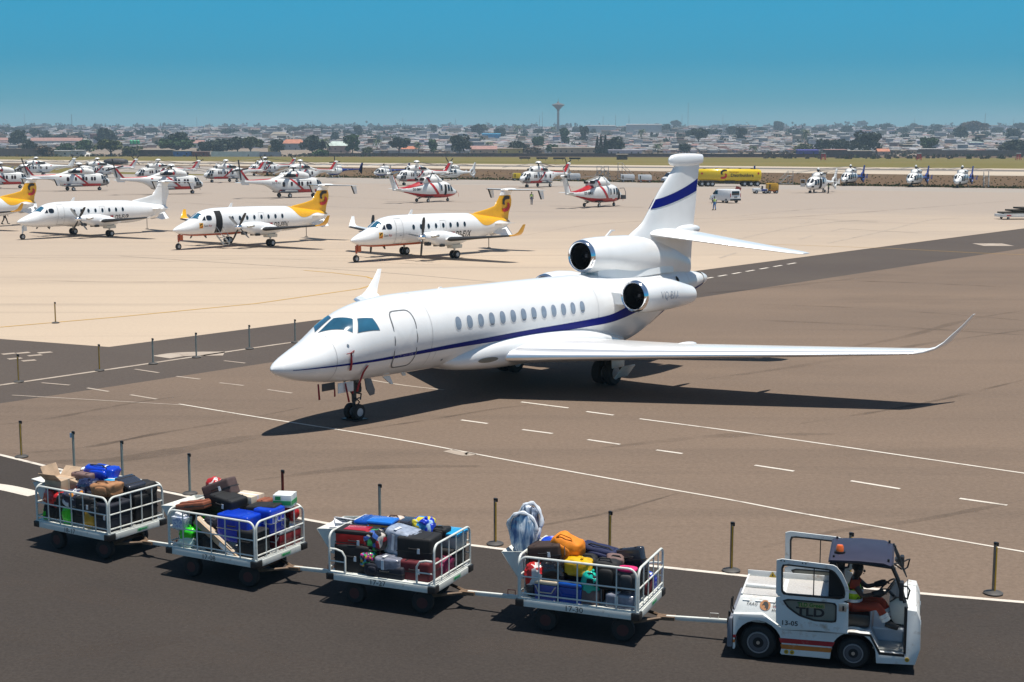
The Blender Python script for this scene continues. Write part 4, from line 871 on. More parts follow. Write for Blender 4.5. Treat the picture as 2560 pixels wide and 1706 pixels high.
# ---- medium helicopters with a tapering boom
MBD = Body([(0,1.50,1.18,.08),(.2,1.60,1.05,.24),(.7,1.82,.86,.5),(1.3,2.2,.72,.76),(1.9,2.66,.63,.94),(2.5,2.9,.58,1.02),(3.4,2.98,.56,1.06),(6.0,2.95,.58,1.06),(7.2,2.75,.74,.92),(8.4,2.45,1.05,.66),(10,2.15,1.42,.38),(11.4,2.02,1.66,.22),(12.3,1.98,1.75,.16)], 60, .8)
MCW = Body([(3.0,3.0,2.6,.3),(3.4,3.35,2.6,.6),(4.2,3.62,2.6,.76),(5.4,3.68,2.6,.8),(6.6,3.62,2.6,.8),(7.1,3.5,2.5,.76),(7.25,3.3,2.5,.7)], 30, .75)
def medium_heli(u, v, yaw, label, text, cockpit_open):
    p = at(u, v); y = radians(yaw); hx = 4.7
    T = thing('medium_helicopter', label, 'helicopter', (p.x - hx * cos(y), p.y - hx * sin(y), 0), y, 'medium red and white helicopters with tapering tails')
    part('mF', 'fuselage', lambda b: MBD.mesh(b, 0, 32), HWHITE, T, sharp=60)
    C = part('mC', 'engine_cowling', lambda b: MCW.mesh(b, 0, 24), HWHITE, T, sharp=60)
    part('mN', 'nose_cone', lambda b: b.lathe((-.03, 0, 1.33), (1, 0, 0), [(0, .02), (.03, .12), (.12, .22), (.3, .32)], 14), BLACK, T)
    for s_ in (-1, 1):
        k = 'm%d' % s_
        part(k + 'rb', 'belly_band', lambda b: MBD.strip(b, [(.5, .92, 1.15), (1.3, .74, 1.12), (2.4, .6, 1.12), (5, .58, 1.14), (6.6, .66, 1.16), (8.4, 1.06, 1.32), (10.5, 1.5, 1.62)], s_, .012), HRED, T, recalc=False)
        part(k + 'ds', 'diagonal_stripe', lambda b: MBD.quad(b, [(4.25, 1.14), (4.8, 1.14), (6.25, 2.9), (5.75, 2.9)], s_, .014, 0, 8), HRED, T, recalc=False)
        part(k + 'ds2', 'diagonal_stripe', lambda b: MCW.quad(b, [(5.72, 2.85), (6.22, 2.85), (6.7, 3.55), (6.2, 3.55)], s_, .016, 0, 6), HRED, T, recalc=False)
        for i, c4 in enumerate(([(1.42, 1.5), (2.0, 1.5), (2.1, 2.42), (1.78, 2.3)], [(2.18, 1.55), (2.62, 1.55), (2.66, 2.45), (2.26, 2.45)], [(3.75, 1.6), (4.0, 1.6), (4.0, 2.4), (3.75, 2.4)])):
            part(k + 'w%d' % i, 'side_window', lambda b: MBD.quad(b, c4, s_, .02), GLASS, T, recalc=False)
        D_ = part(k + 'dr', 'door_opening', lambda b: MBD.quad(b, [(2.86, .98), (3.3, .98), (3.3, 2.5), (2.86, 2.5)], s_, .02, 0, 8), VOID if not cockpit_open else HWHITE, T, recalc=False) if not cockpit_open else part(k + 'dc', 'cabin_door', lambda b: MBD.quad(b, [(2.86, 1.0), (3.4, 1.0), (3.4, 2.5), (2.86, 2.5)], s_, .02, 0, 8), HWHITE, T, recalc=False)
        if cockpit_open: part(k + 'dw', 'door_window', lambda b: MBD.quad(b, [(2.95, 1.65), (3.28, 1.65), (3.28, 2.38), (2.95, 2.38)], s_, .03, 0, 4), GLASS, D_, recalc=False)
        part(k + 'ws', 'windscreen', lambda b: MBD.pquad(b, [(1.25, 50), (1.25, 84), (2.05, 84), (1.85, 50)] if s_ < 0 else [(1.25, 130), (1.25, 96), (2.05, 96), (1.85, 130)], .02), GLASS, T, recalc=False)
        part(k + 'ex', 'exhaust', lambda b: b.box((7.25, s_ * .5, 3.3), (.6, .5, .42)), BLACK, C, bevel=.08)
        part(k + 'sg', 'landing_gear', lambda b: (b.tube([(6.2, s_ * .75, .85), (6.75, s_ * 1.2, .32)], .07, 8), b.tube([(5.6, s_ * .8, .8), (6.7, s_ * 1.2, .36)], .05, 8), b.box((6.1, s_ * .85, .74), (1.5, .5, .1))), DGREY, T)
        wheel(T, (6.75, s_ * 1.22, .27), .27, .18, n=14)
        part(k + 'hs', 'tailplane', lambda b: wing(b, [((10.9, s_ * .1, 2.02), 1.0, .1, (0, 0, 1)), ((11.3, s_ * 1.6, 2.02), .65, .1, (0, 0, 1))], 0, 6), HWHITE, T)
    if cockpit_open:
        D_ = part('mco', 'doorway', lambda b: MBD.quad(b, [(1.45, .95), (2.1, .8), (2.14, 2.45), (1.75, 2.3)], 1, .03, 0, 8), VOID, T, recalc=False)
        part('mcd', 'open_door', lambda b: [b.tube([(1.4, .85, .95), (1.35, 1.7, 1.0), (1.5, 1.75, 1.9), (1.65, 1.6, 2.45), (1.7, .9, 2.4)], .05, 6), b.box((1.42, 1.32, 1.25), (.05, .8, .5))], HGREY, T)
    wheel(T, (1.75, 0, .24), .24, .2, n=14)
    part('mnl', 'nose_gear', lambda b: b.cyl((1.75, 0, .24), (1.75, 0, .75), .08, n=8), REDP, T)
    part('mbs', 'boom_stripe', lambda b: b.loft([[V((x, -w_, z - .16)), V((x, -w_ * .6, z + h)), V((x, w_ * .6, z + h)), V((x, w_, z - .16))] for x, z, w_, h in ((7.2, 2.78, .8, .12), (8.4, 2.46, .55, .12), (10, 2.16, .32, .1), (11.2, 2.04, .2, .08))], 0), HRED, T)
    FN = part('mfn', 'tail_fin', lambda b: b.loft([[V((x0 + (x1 - x0) * x, y / .06 * .14, z)) for x, y in airfoil(8, .12)] for z, x0, x1 in ((1.75, 11.2, 12.35), (2.4, 11.5, 12.6), (4.0, 12.4, 13.2), (4.3, 12.55, 13.3))], 0), HWHITE, T, sharp=60)
    part('mfr', 'fin_stripe', lambda b: b.prism([(11.28, 2.0), (11.5, 2.0), (12.5, 3.9), (12.32, 3.9)], 'y', -.13, .13), HRED, FN)
    part('mfg', 'gearbox_fairing', lambda b: b.ell((12.9, 0, 4.15), (.6, .2, .2), 12, 8), HWHITE, FN)
    tail_rotor(T, 'm', (12.85, .38, 4.1), 4, 1.25, .09, .5 if cockpit_open else .25, STEEL)
    rotor(T, 'm', (4.7, 4.05), 4, 6.7, .22, .55, .35 if cockpit_open else .5, .3, 0)
    part('mmf', 'mast_fairing', lambda b: b.loft([[V((4.7 + a_ * cos(t), w_ * sin(t), z)) for t in [2 * pi * i / 18 for i in range(18)]] for z, a_, w_ in ((3.4, 1.3, .6), (3.75, 1.0, .45), (4.0, .45, .25))], 0), HWHITE, C, sharp=60)
    lettering(text, .5, lambda x, yy: MBD.side(8.35 - x, 1.86 + yy, 1, .03), TEXT, T, sx=.8, bold=.01)
    part('mpt', 'nose_probe', lambda b: b.tube([(.1, -.25, 1.2), (-.5, -.3, 1.3), (-.75, -.3, 1.1), (-.8, -.3, .6)], .022, 6), REDP, T)
    return T
medium_heli(1082, 505, 226, 'medium red-bellied helicopter with only its side door open, left of its twin', 'D2-EMV', False)
medium_heli(1502, 517, 230, 'medium red-bellied helicopter with its front door swung open, nearer the big jet tail', 'D2-EMU', True)

# ---- helicopters with a shrouded tail fan
DBD = Body([(0,1.32,1.0,.10),(.15,1.45,.88,.26),(.5,1.68,.74,.5),(1.0,2.1,.64,.78),(1.5,2.5,.58,.94),(2.1,2.76,.55,1.02),(2.8,2.84,.54,1.05),(4.8,2.82,.55,1.04),(5.6,2.68,.72,.9),(6.4,2.4,1.05,.62),(7.4,2.16,1.32,.4),(9,1.98,1.46,.26),(10,1.92,1.5,.2)], 50, .8)
DCW = Body([(2.5,2.95,2.6,.35),(2.8,3.25,2.6,.62),(3.5,3.5,2.6,.78),(4.8,3.55,2.6,.82),(5.6,3.35,2.55,.7),(6.2,2.95,2.4,.45)], 26, .75)
def fan_heli(u, v, yaw, label, blue, open_=False, a0=.3, only=None):
    p = at(u, v); y = radians(yaw); hx = 4.0
    T = thing('fan_tailed_helicopter', label, 'helicopter', (p.x - hx * cos(y), p.y - hx * sin(y), 0), y, 'white helicopters with a shrouded tail fan')
    tm = NAVY if blue else HWHITE; kb = 'b' if blue else 'w'
    part('dF', 'fuselage', lambda b: DBD.mesh(b, 0, 30, None, 6.2), HWHITE, T, sharp=60)
    B_ = part('dB' + kb, 'tail_boom', lambda b: DBD.mesh(b, 0, 20, 6.0, None), tm, T, sharp=60)
    C = part('dC', 'engine_cowling', lambda b: DCW.mesh(b, 0, 22), HWHITE, T, sharp=60)
    for s_ in (-1, 1):
        k = 'd%d' % s_
        part(k + 'ws', 'windscreen', lambda b: DBD.pquad(b, [(.62, 48), (.62, 84), (1.45, 84), (1.3, 48)] if s_ < 0 else [(.62, 132), (.62, 96), (1.45, 96), (1.3, 132)], .02), GLASS, T, recalc=False)
        for i, c4 in enumerate(([(.95, 1.35), (1.6, 1.35), (1.68, 2.3), (1.3, 2.2)], [(1.75, 1.3), (2.35, 1.4), (2.38, 2.35), (1.82, 2.35)], [(2.6, 1.5), (3.3, 1.5), (3.3, 2.35), (2.6, 2.35)], [(3.6, 1.55), (4.4, 1.55), (4.3, 2.35), (3.6, 2.35)], [(.42, 1.0), (.9, .92), (.92, 1.22), (.5, 1.25)])):
            part(k + 'w%d' % i, 'side_window', lambda b: DBD.quad(b, c4, s_, .02), GLASS, T, recalc=False)
        if blue: part(k + 'bb', 'belly_band', lambda b: DBD.strip(b, [(.5, .76, .92), (1.2, .63, .88), (2.5, .56, .86), (4.8, .57, .88), (5.6, .74, .95)], s_, .012), BLACK, T, recalc=False)
        part(k + 'ex', 'exhaust', lambda b: b.tube([(5.2, s_ * .4, 3.05), (5.9, s_ * .48, 3.1)], [.22, .2], 10), DGREY, C)
        part(k + 'in', 'air_intake', lambda b: DCW.oval(b, 3.6, 3.1, .4, .14, s_, .02), BLACK, C, recalc=False)
        part(k + 'lg', 'gear_leg', lambda b: b.tube([(4.6, s_ * .8, .7), (4.75, s_ * 1.0, .25)], .07, 6), DGREY, T)
        wheel(T, (4.75, s_ * 1.05, .25), .25, .17, n=12)
        part(k + 'hs' + kb, 'tailplane', lambda b: wing(b, [((9.2, s_ * .1, 1.75), .8, .1, (0, 0, 1)), ((9.4, s_ * 1.25, 1.75), .6, .1, (0, 0, 1))], 0, 6), tm, T)
        part(k + 'ep' + kb, 'end_plate', lambda b: b.prism([(9.3, 1.45), (10.1, 1.35), (10.3, 2.3), (9.8, 2.3)], 'y', s_ * 1.27 - .03, s_ * 1.27 + .03), tm, T)
    part('dnl', 'nose_gear', lambda b: b.cyl((1.0, 0, .22), (1.0, 0, .7), .07, n=8), DGREY, T)
    for s_ in (-.14, .14): wheel(T, (1.0, s_, .22), .22, .14, n=12)
    c = (10.75, 0, 1.72)
    SH = part('dsh' + kb, 'fan_shroud', lambda b: b.loft([[V((c[0] + r * cos(t) * (1.0 if cos(t) < 0 else 1.06), w_, c[2] + r * sin(t))) for r, w_ in ((.55, -.14), (.60, -.2), (.9, -.15), (.94, 0), (.9, .15), (.60, .2), (.55, .14), (.55, 0))] for t in [2 * pi * i / 28 for i in range(29)]], 0, (False, False), True), tm, T, sharp=60)
    part('dfin' + kb, 'tail_fin', lambda b: b.loft([[V((x0 + (x1 - x0) * x, q / .06 * .13, z)) for x, q in airfoil(8, .12)] for z, x0, x1 in ((2.3, 10.35, 11.6), (2.9, 10.75, 11.75), (4.05, 11.45, 12.05))], 0), tm, SH, sharp=60)
    part('dfl' + kb, 'lower_fin', lambda b: b.prism([(10.6, .85), (11.3, .95), (11.5, .55), (11.1, .5)], 'y', -.08, .08), tm, SH)
    part('dfan', 'tail_fan', lambda b: [b.box((c[0], 0, c[2]), (1.08, .04, .10), 0, Matrix.Rotation(i * pi / 5, 3, 'Y')) for i in range(5)] and b.cyl((c[0], -.1, c[2]), (c[0], .1, c[2]), .16, n=10), HWHITE if blue else DGREY, SH)
    rotor(T, 'd', (4.0, 3.85), 5 if not blue else 5, 5.9, .2, .42, a0, .26, .22)
    if blue: lettering('PAN', .34, lambda x, yy: DBD.side(7.3 + x, 1.72 + yy, -1, .03), HWHITE, B_)
    if open_:
        part('doh', 'open_cowl', lambda b: b.box((4.6, -.95, 3.35), (1.5, .5, .05), 0, Matrix.Rotation(radians(-35), 3, 'X')), BLACK, C)
        part('dod', 'open_door', lambda b: b.box((1.35, 1.55, 1.7), (.06, .9, 1.3)), HWHITE, T, bevel=.02)
        part('dwd', 'open_door_window', lambda b: b.box((1.3, 1.55, 1.95), (.06, .7, .6)), GLASS, T)
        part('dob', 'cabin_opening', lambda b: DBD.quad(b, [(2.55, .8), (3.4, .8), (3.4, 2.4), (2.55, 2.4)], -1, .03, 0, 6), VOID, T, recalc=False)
    return T
fan_heli(1130, 450.5, 46, 'plain white fan-tailed helicopter half behind a red and white one, at the soil edge', 0, False, .1)
fan_heli(2044, 482, 53, 'plain white fan-tailed helicopter with opened panels and two workers beside it', 0, True, .35)
fan_heli(2125, 464.5, 55, 'blue-tailed helicopter just behind the white one being serviced', 1, False, .2)
fan_heli(2288, 467.5, 55, 'blue-tailed helicopter standing free, middle of the three with blue tails', 1, False, .25)
fan_heli(2404, 469.5, 57, 'blue-tailed helicopter beside the metal steps, rightmost of all helicopters', 1, False, .3)

# ---- light skid helicopters
LBD = Body([(0,1.5,1.15,.1),(.2,1.7,1.0,.35),(.7,2.1,.82,.7),(1.3,2.45,.74,.86),(2.0,2.6,.72,.92),(2.8,2.62,.76,.9),(3.5,2.55,.95,.75),(4.2,2.4,1.35,.5),(5.2,2.3,1.7,.3),(7,2.25,1.85,.2),(9.8,2.2,1.98,.12)], 44, .85)
def light_heli(u, v, yaw, label, a0):
    p = at(u, v); y = radians(yaw); hx = 2.9
    T = thing('light_helicopter', label, 'helicopter', (p.x - hx * cos(y), p.y - hx * sin(y), 0), y, 'light skid helicopters with blue tails')
    part('lF', 'fuselage', lambda b: LBD.mesh(b, 0, 28, None, 4.4), HWHITE, T, sharp=60)
    B_ = part('lB', 'tail_boom', lambda b: LBD.mesh(b, 0, 18, 4.2, None), NAVY, T, sharp=60)
    part('lC', 'engine_cowling', lambda b: b.ell((3.1, 0, 2.7), (1.25, .55, .5), 16, 9, pw=.8), HWHITE, T)
    for s_ in (-1, 1):
        k = 'l%d' % s_
        part(k + 'ws', 'windscreen', lambda b: LBD.pquad(b, [(.3, 35), (.3, 84), (1.2, 84), (1.1, 40)] if s_ < 0 else [(.3, 145), (.3, 96), (1.2, 96), (1.1, 140)], .02), GLASS, T, recalc=False)
        for i, c4 in enumerate(([(.75, 1.45), (1.35, 1.45), (1.4, 2.3), (1.05, 2.25)], [(1.6, 1.5), (2.3, 1.5), (2.25, 2.3), (1.6, 2.3)])):
            part(k + 'w%d' % i, 'side_window', lambda b: LBD.quad(b, c4, s_, .02), GLASS, T, recalc=False)
        part(k + 'bb', 'belly_band', lambda b: LBD.strip(b, [(.3, 1.0, 1.15), (1.2, .76, 1.08), (2.8, .78, 1.1), (4.0, 1.25, 1.4)], s_, .012), NAVY, T, recalc=False)
        part(k + 'sk', 'skid', lambda b: b.tube([(.3, s_ * 1.05, .3), (.6, s_ * 1.05, .08), (3.9, s_ * 1.05, .06)], .05, 8), STEEL, T)
        for x in (1.2, 3.0): part(k + 'sl%.1f' % x, 'skid_strut', lambda b: b.tube([(x, s_ * .5, .92), (x, s_ * 1.05, .08)], .04, 6), STEEL, T)
        part(k + 'hs', 'tailplane', lambda b: wing(b, [((8.2, 0, 2.1), .5, .1, (0, 0, 1)), ((8.25, s_ * 1.2, 2.1), .4, .1, (0, 0, 1))], 0, 5), NAVY, T)
    part('lfn', 'tail_fin', lambda b: b.prism([(9.3, 2.1), (9.9, 2.1), (10.6, 3.75), (10.15, 3.75), (9.6, 2.5), (9.55, 1.9), (10.2, .95), (9.95, .95), (9.3, 1.9)], 'y', -.06, .06), NAVY, B_)
    rotor(T, 'l', (2.9, 3.55), 3, 5.3, .17, .5, a0, .2, 0, HWHITE)
    tail_rotor(T, 'l', (9.7, .3, 2.1), 2, .95, .08, .3, STEEL)
    lettering('PHI', .34, lambda x, yy: LBD.side(6.0 + x, 2.0 + yy, -1, .03), HWHITE, B_)
    return T
light_heli(842, 445, 36, 'light blue-tailed skid helicopter mostly behind a red and white tail, left of its twin', 2.6)
light_heli(960, 447, 37, 'light blue-tailed skid helicopter with nose in clear view at the soil edge', 2.7)
# ================================================================== people
SKIN = mat('dark_skin', (.045, .022, .014), .5, var=.1)
HAIR = mat('black_hair', (.008, .007, .007), .8, var=.2)
HIVIS = mat('hivis_yellow_cloth', (.45, .72, .02), .7, var=.12)
HIVO = mat('hivis_orange_cloth', (.75, .28, .03), .7, var=.12)
REFL = mat('reflective_tape', (.62, .64, .64), .3, var=.05)
def skinned(name, V_, E_, m, parent, sub=1, root=0):
    me = bpy.data.meshes.new(name); me.from_pydata([v[:3] for v in V_], E_, []); me.materials.append(m)
    o = put(name, me, parent)
    md = o.modifiers.new('skin', 'SKIN'); md.use_smooth_shade = True
    for i, v in enumerate(V_):
        r = v[3]; me.skin_vertices[0].data[i].radius = r if isinstance(r, tuple) else (r, r)
        me.skin_vertices[0].data[i].use_root = (i == root)
    s = o.modifiers.new('sub', 'SUBSURF'); s.levels = sub; s.render_levels = sub
    return o
def mid(a, b, t=.5): return tuple(a[i] * (1 - t) + b[i] * t for i in range(3))
def person(label, loc, yaw, J, shirt, trousers, vest=None, shoe=BLACK, name='person', cat='person', tape=False, glove=None, sleeve=.6, curl=.4):
    """J: joints in metres, facing +x"""
    T = thing(name, label, cat, loc, yaw)
    Vs, Es = [], []
    def a(p, r, pr=None):
        Vs.append((*p, r)); i = len(Vs) - 1
        if pr is not None: Es.append((pr, i))
        return i
    pel = a(J['pelvis'], (.13, .10)); sp = a(J['spine'], (.125, .095), pel); ch = a(J['chest'], (.145, .105), sp); nk = a(J['neck'], .055, ch)
    h0 = J['head']; hb = a((h0[0] - .01, h0[1], h0[2] - .07), .066, nk); hm = a(h0, (.074, .088), hb); a((h0[0] - .015, h0[1], h0[2] + .085), .062, hm)
    for s in ('l', 'r'):
        sh = a(J['sh_' + s], .06, ch); el = a(J['el_' + s], .042, sh); wr = a(J['wr_' + s], .03, el)
        w = V(J['wr_' + s]); d = (w - V(J['el_' + s])).normalized(); hd = w + d * .07; pm = a(tuple(hd), (.036, .018), wr)
        side = d.cross(V((0, 0, 1))); side = side.normalized() if side.length > .1 else V((0, 1, 0)); dn = d.cross(side).normalized()
        for q in range(4):
            b0 = hd + side * (.030 - .02 * q) + d * .02; L = (.038, .045, .042, .033)[q]
            i1 = a(tuple(b0 + d * L), .0095, pm); a(tuple(b0 + d * (L * 1.5) + dn * L * curl), .0085, i1)
        a(tuple(w + d * .05 + side * .055 + dn * .01), .011, pm)
        hp = a(J['hip_' + s], .088, pel); kn = a(J['kn_' + s], .058, hp); an = a(J['an_' + s], .042, kn); a(J['toe_' + s], .034, an)
    skinned('body', Vs, Es, SKIN, T)
    b = MB(); b.ell((h0[0] - .018, h0[1], h0[2] + .045), (.092, .082, .082), 14, 9); b.build('hair', HAIR, T)
    b = MB(); b.ell((h0[0] + .088, h0[1], h0[2] - .02), (.02, .014, .022), 8, 6); b.build('nose', SKIN, T)
    for s in (-1, 1):
        b = MB(); b.ell((h0[0] - .005, h0[1] + s * .078, h0[2] - .01), (.02, .01, .03), 8, 6); b.build('ear', SKIN, T)
        b = MB(); b.ell((h0[0] + .076, h0[1] + s * .03, h0[2] + .012), (.008, .012, .006), 8, 6); b.build('eye', REFL, T)
    b = MB(); b.ell((h0[0] + .078, h0[1], h0[2] - .062), (.01, .024, .006), 8, 6); b.build('mouth', REDTAG, T)
    up = lambda k, e: tuple(k[:2]) + (k[2] + e,)
    # shirt
    S = [(*J['pelvis'], (.14, .11)), (*J['spine'], (.14, .11)), (*J['chest'], (.158, .118)), (*mid(J['chest'], J['neck'], .7), .07)]; E2 = [(0, 1), (1, 2), (2, 3)]
    for s in ('l', 'r'):
        i = len(S); S += [(*J['sh_' + s], .074), (*mid(J['sh_' + s], J['el_' + s], sleeve), .06)]; E2 += [(2, i), (i, i + 1)]
    skinned('shirt', S, E2, shirt, T)
    S = [(*up(J['pelvis'], .02), (.142, .112))]; E2 = []
    for s in ('l', 'r'):
        i = len(S); S += [(*J['hip_' + s], .1), (*mid(J['hip_' + s], J['kn_' + s], .5), .088), (*J['kn_' + s], .073), (*mid(J['kn_' + s], J['an_' + s], .5), .065), (*mid(J['kn_' + s], J['an_' + s], .9), .06)]; E2 += [(0, i), (i, i + 1), (i + 1, i + 2), (i + 2, i + 3), (i + 3, i + 4)]
    skinned('trousers', S, E2, trousers, T)
    if vest:
        S = [(*up(J['pelvis'], .06), (.165, .135)), (*J['spine'], (.168, .136)), (*J['chest'], (.19, .15)), (*mid(J['chest'], J['neck'], .55), .095)]; E2 = [(0, 1), (1, 2), (2, 3)]
        for s in ('l', 'r'):
            i = len(S); S.append((*mid(J['chest'], J['sh_' + s], .8), .092)); E2.append((2, i))
        v_ = skinned('vest', S, E2, vest, T)
        for f in (.15, .62):
            p = V(mid(J['spine'], J['chest'], f)) if f > .5 else V(mid(J['pelvis'], J['spine'], .75)); b = MB(); ax = (V(J['chest']) - V(J['pelvis'])).normalized()
            e1 = V((0, 1, 0)); e2 = e1.cross(ax).normalized(); rg = []
            for t in (-.025, .025): rg.append([p + ax * t + e1 * (.187 * cos(q)) + e2 * (.152 * sin(q)) for q in [2 * pi * i / 20 for i in range(20)]])
            b.loft(rg, 0, (False, False)); b.build('reflective_band', REFL, v_)
    for s in ('l', 'r'):
        if tape:
            for t in (.52, .72):
                p = V(mid(J['kn_' + s], J['an_' + s], t)); d = (V(J['an_' + s]) - V(J['kn_' + s])).normalized(); b = MB(); b.cyl(p - d * .03, p + d * .03, .078, .076, 14, caps=(False, False)); b.build('reflective_band', REFL, T)
        if glove:
            w = V(J['wr_' + s]); d = (w - V(J['el_' + s])).normalized()
            b = MB(); b.tube([w - d * .07, w, w + d * .06, w + d * .11], [.046, .05, .055, .04], 10); b.build('glove', glove, T)
        k, t = V(J['an_' + s]), V(J['toe_' + s]); b = MB(); b.tube([k + (k - t) * .35 + V((0, 0, -.01)), k * .5 + t * .5 + V((0, 0, .0)), t + (t - k) * .25], [.05, .056, .04], 10); b.build('shoe', shoe, T)
    return T
def stand(stride=.0, armf=.0):
    return dict(pelvis=(0, 0, .95), spine=(.0, 0, 1.13), chest=(.01, 0, 1.34), neck=(.0, 0, 1.5), head=(.03, 0, 1.65),
        sh_l=(0, .19, 1.42), el_l=(-.03 + armf, .25, 1.14), wr_l=(.04 + armf * 1.6, .25, .9), sh_r=(0, -.19, 1.42), el_r=(-.03 - armf, -.25, 1.14), wr_r=(.03 - armf * .8, -.25, .9),
        hip_l=(0, .09, .9), kn_l=(.03 + stride * .5, .1, .5), an_l=(stride, .1, .09), toe_l=(stride + .17, .11, .04), hip_r=(0, -.09, .9), kn_r=(.03 - stride * .3, -.1, .5), an_r=(-stride, -.1, .10), toe_r=(-stride + .16, -.11, .04))
JEANS = mat('blue_grey_trousers', (.10, .13, .2), .8, var=.15); BLUEC = mat('bright_blue_trousers', (.02, .16, .42), .8, var=.15); DARKC = mat('dark_trousers', (.015, .015, .018), .8, var=.15)
GREYC = mat('grey_shirt_cloth', (.2, .2, .21), .8, var=.12); WHITEC = mat('white_shirt_cloth', (.5, .5, .48), .8, var=.1)
person('worker in a yellow vest with an orange back standing under the turboprop tail tip', at(1329, 512), radians(75), stand(.08, .05), GREYC, JEANS, HIVIS)
person('worker in a lime vest and bright blue trousers walking beside the white van', at(1786, 526), radians(120), stand(.12, .1), WHITEC, BLUEC, HIVIS)
person('worker in a lime vest and dark trousers standing beside the white fan-tailed helicopter', at(2071, 484), radians(160), stand(.04, .0), DARKC, DARKC, HIVIS)
person('worker in bright green leaning into the opened side of the white helicopter', at(2058, 481), radians(120), stand(.04, .12), mat('bright_green_cloth', (.06, .5, .02), .7), DARKC, None)
person('person walking in dark trousers, half hidden behind the leftmost turboprop', at(12, 561), radians(10), stand(.3, .15), WHITEC, DARKC, None)

# ================================================================== queue posts
POSTC = {'gold': mat('gold_grey_post', (.25, .20, .15), .5, metal=.0, var=.15), 'grey': mat('grey_green_post', (.24, .28, .255), .5, metal=.0, var=.12), 'red': mat('red_brown_post', (.13, .012, .008), .45, var=.15)}
PBASE = mat('post_base', (.06, .055, .05), .6, var=.25); BELT = mat('yellow_belt', (.50, .30, .02), .6, var=.1)
def post(u, vt, color, label, tagp=False):
    v = (vt - .119 * 364.2) / .881; p = at(u, v)
    T = thing('queue_post', label, 'post', p, random.uniform(-.3, .3), 'belt posts along the edge of the apron')
    part('qb' , 'base', lambda b: b.lathe((0, 0, 0), (0, 0, 1), [(0, .175), (.02, .175), (.035, .15), (.055, .06), (.06, .035)], 24, 0, (True, True)), PBASE, T)
    part('qp' + color, 'pole', lambda b: b.cyl((0, 0, .05), (0, 0, .925), .031, n=16), POSTC[color], T)
    part('qh', 'belt_head', lambda b: (b.cyl((0, 0, .925), (0, 0, .965), .034, n=16), b.box((.038, -.01, .925), (.03, .035, .07))), BLACK, T)
    if color == 'gold': part('qs', 'belt_slot', lambda b: b.box((.010, -.032, .47), (.026, .012, .82)), BELT, T)
    if tagp: part('qt', 'tag', lambda b: b.box((-.05, -.02, .86), (.05, .02, .12)), mat('pale_blue_tag', (.4, .55, .7), .6), T)
for u, vt, c, l in ((139, 755, 'gold', 'lone belt post farthest out on the pale concrete at left'), (47, 885, 'gold', 'belt post by the left frame edge on the band line'), (249, 860, 'gold', 'second post from the left on the white band line'), (383, 845, 'grey', 'dark belt post in front of the faded painted block'), (491, 831, 'grey', 'grey post standing on the pale painted block'), (624, 812, 'grey', 'grey post between the painted block and the jet nose'), (738, 798, 'grey', 'grey post partly behind the jet nose'),
                    (54, 1050, 'gold', 'leftmost gold post of the front row, before the carts'), (186, 1076, 'grey', 'grey post with a pale blue tag behind the rearmost cart'), (307, 1100, 'grey', 'plain grey post behind the rearmost cart'), (475, 1131, 'grey', 'grey post between the two rear carts'), (708, 1172, 'red', 'dark red post behind the second cart'), (950, 1207, 'grey', 'plain grey post behind the third cart'), (1238, 1242, 'gold', 'gold post standing clear between third and fourth cart'), (1524, 1274, 'gold', 'gold post behind the cart with the orange bag'), (1828, 1301, 'gold', 'gold post standing clear behind the tow tractor'), (2123, 1327, 'gold', 'gold post hidden behind the tractor roof, only its top showing'), (2483, 1351, 'gold', 'rightmost gold post, in front of the tow tractor')):
    post(u, vt, c, l, 'blue tag' in l)

# ================================================================== vehicles on the far apron
VWHITE = mat('van_white_paint', (.74, .74, .73), .3, coat=.4, var=.05)
REDL = mat('red_tail_light', (.4, .01, .01), .2, coat=.5); YELT = mat('tanker_yellow_paint', (.72, .50, .008), .3, coat=.4, var=.06)
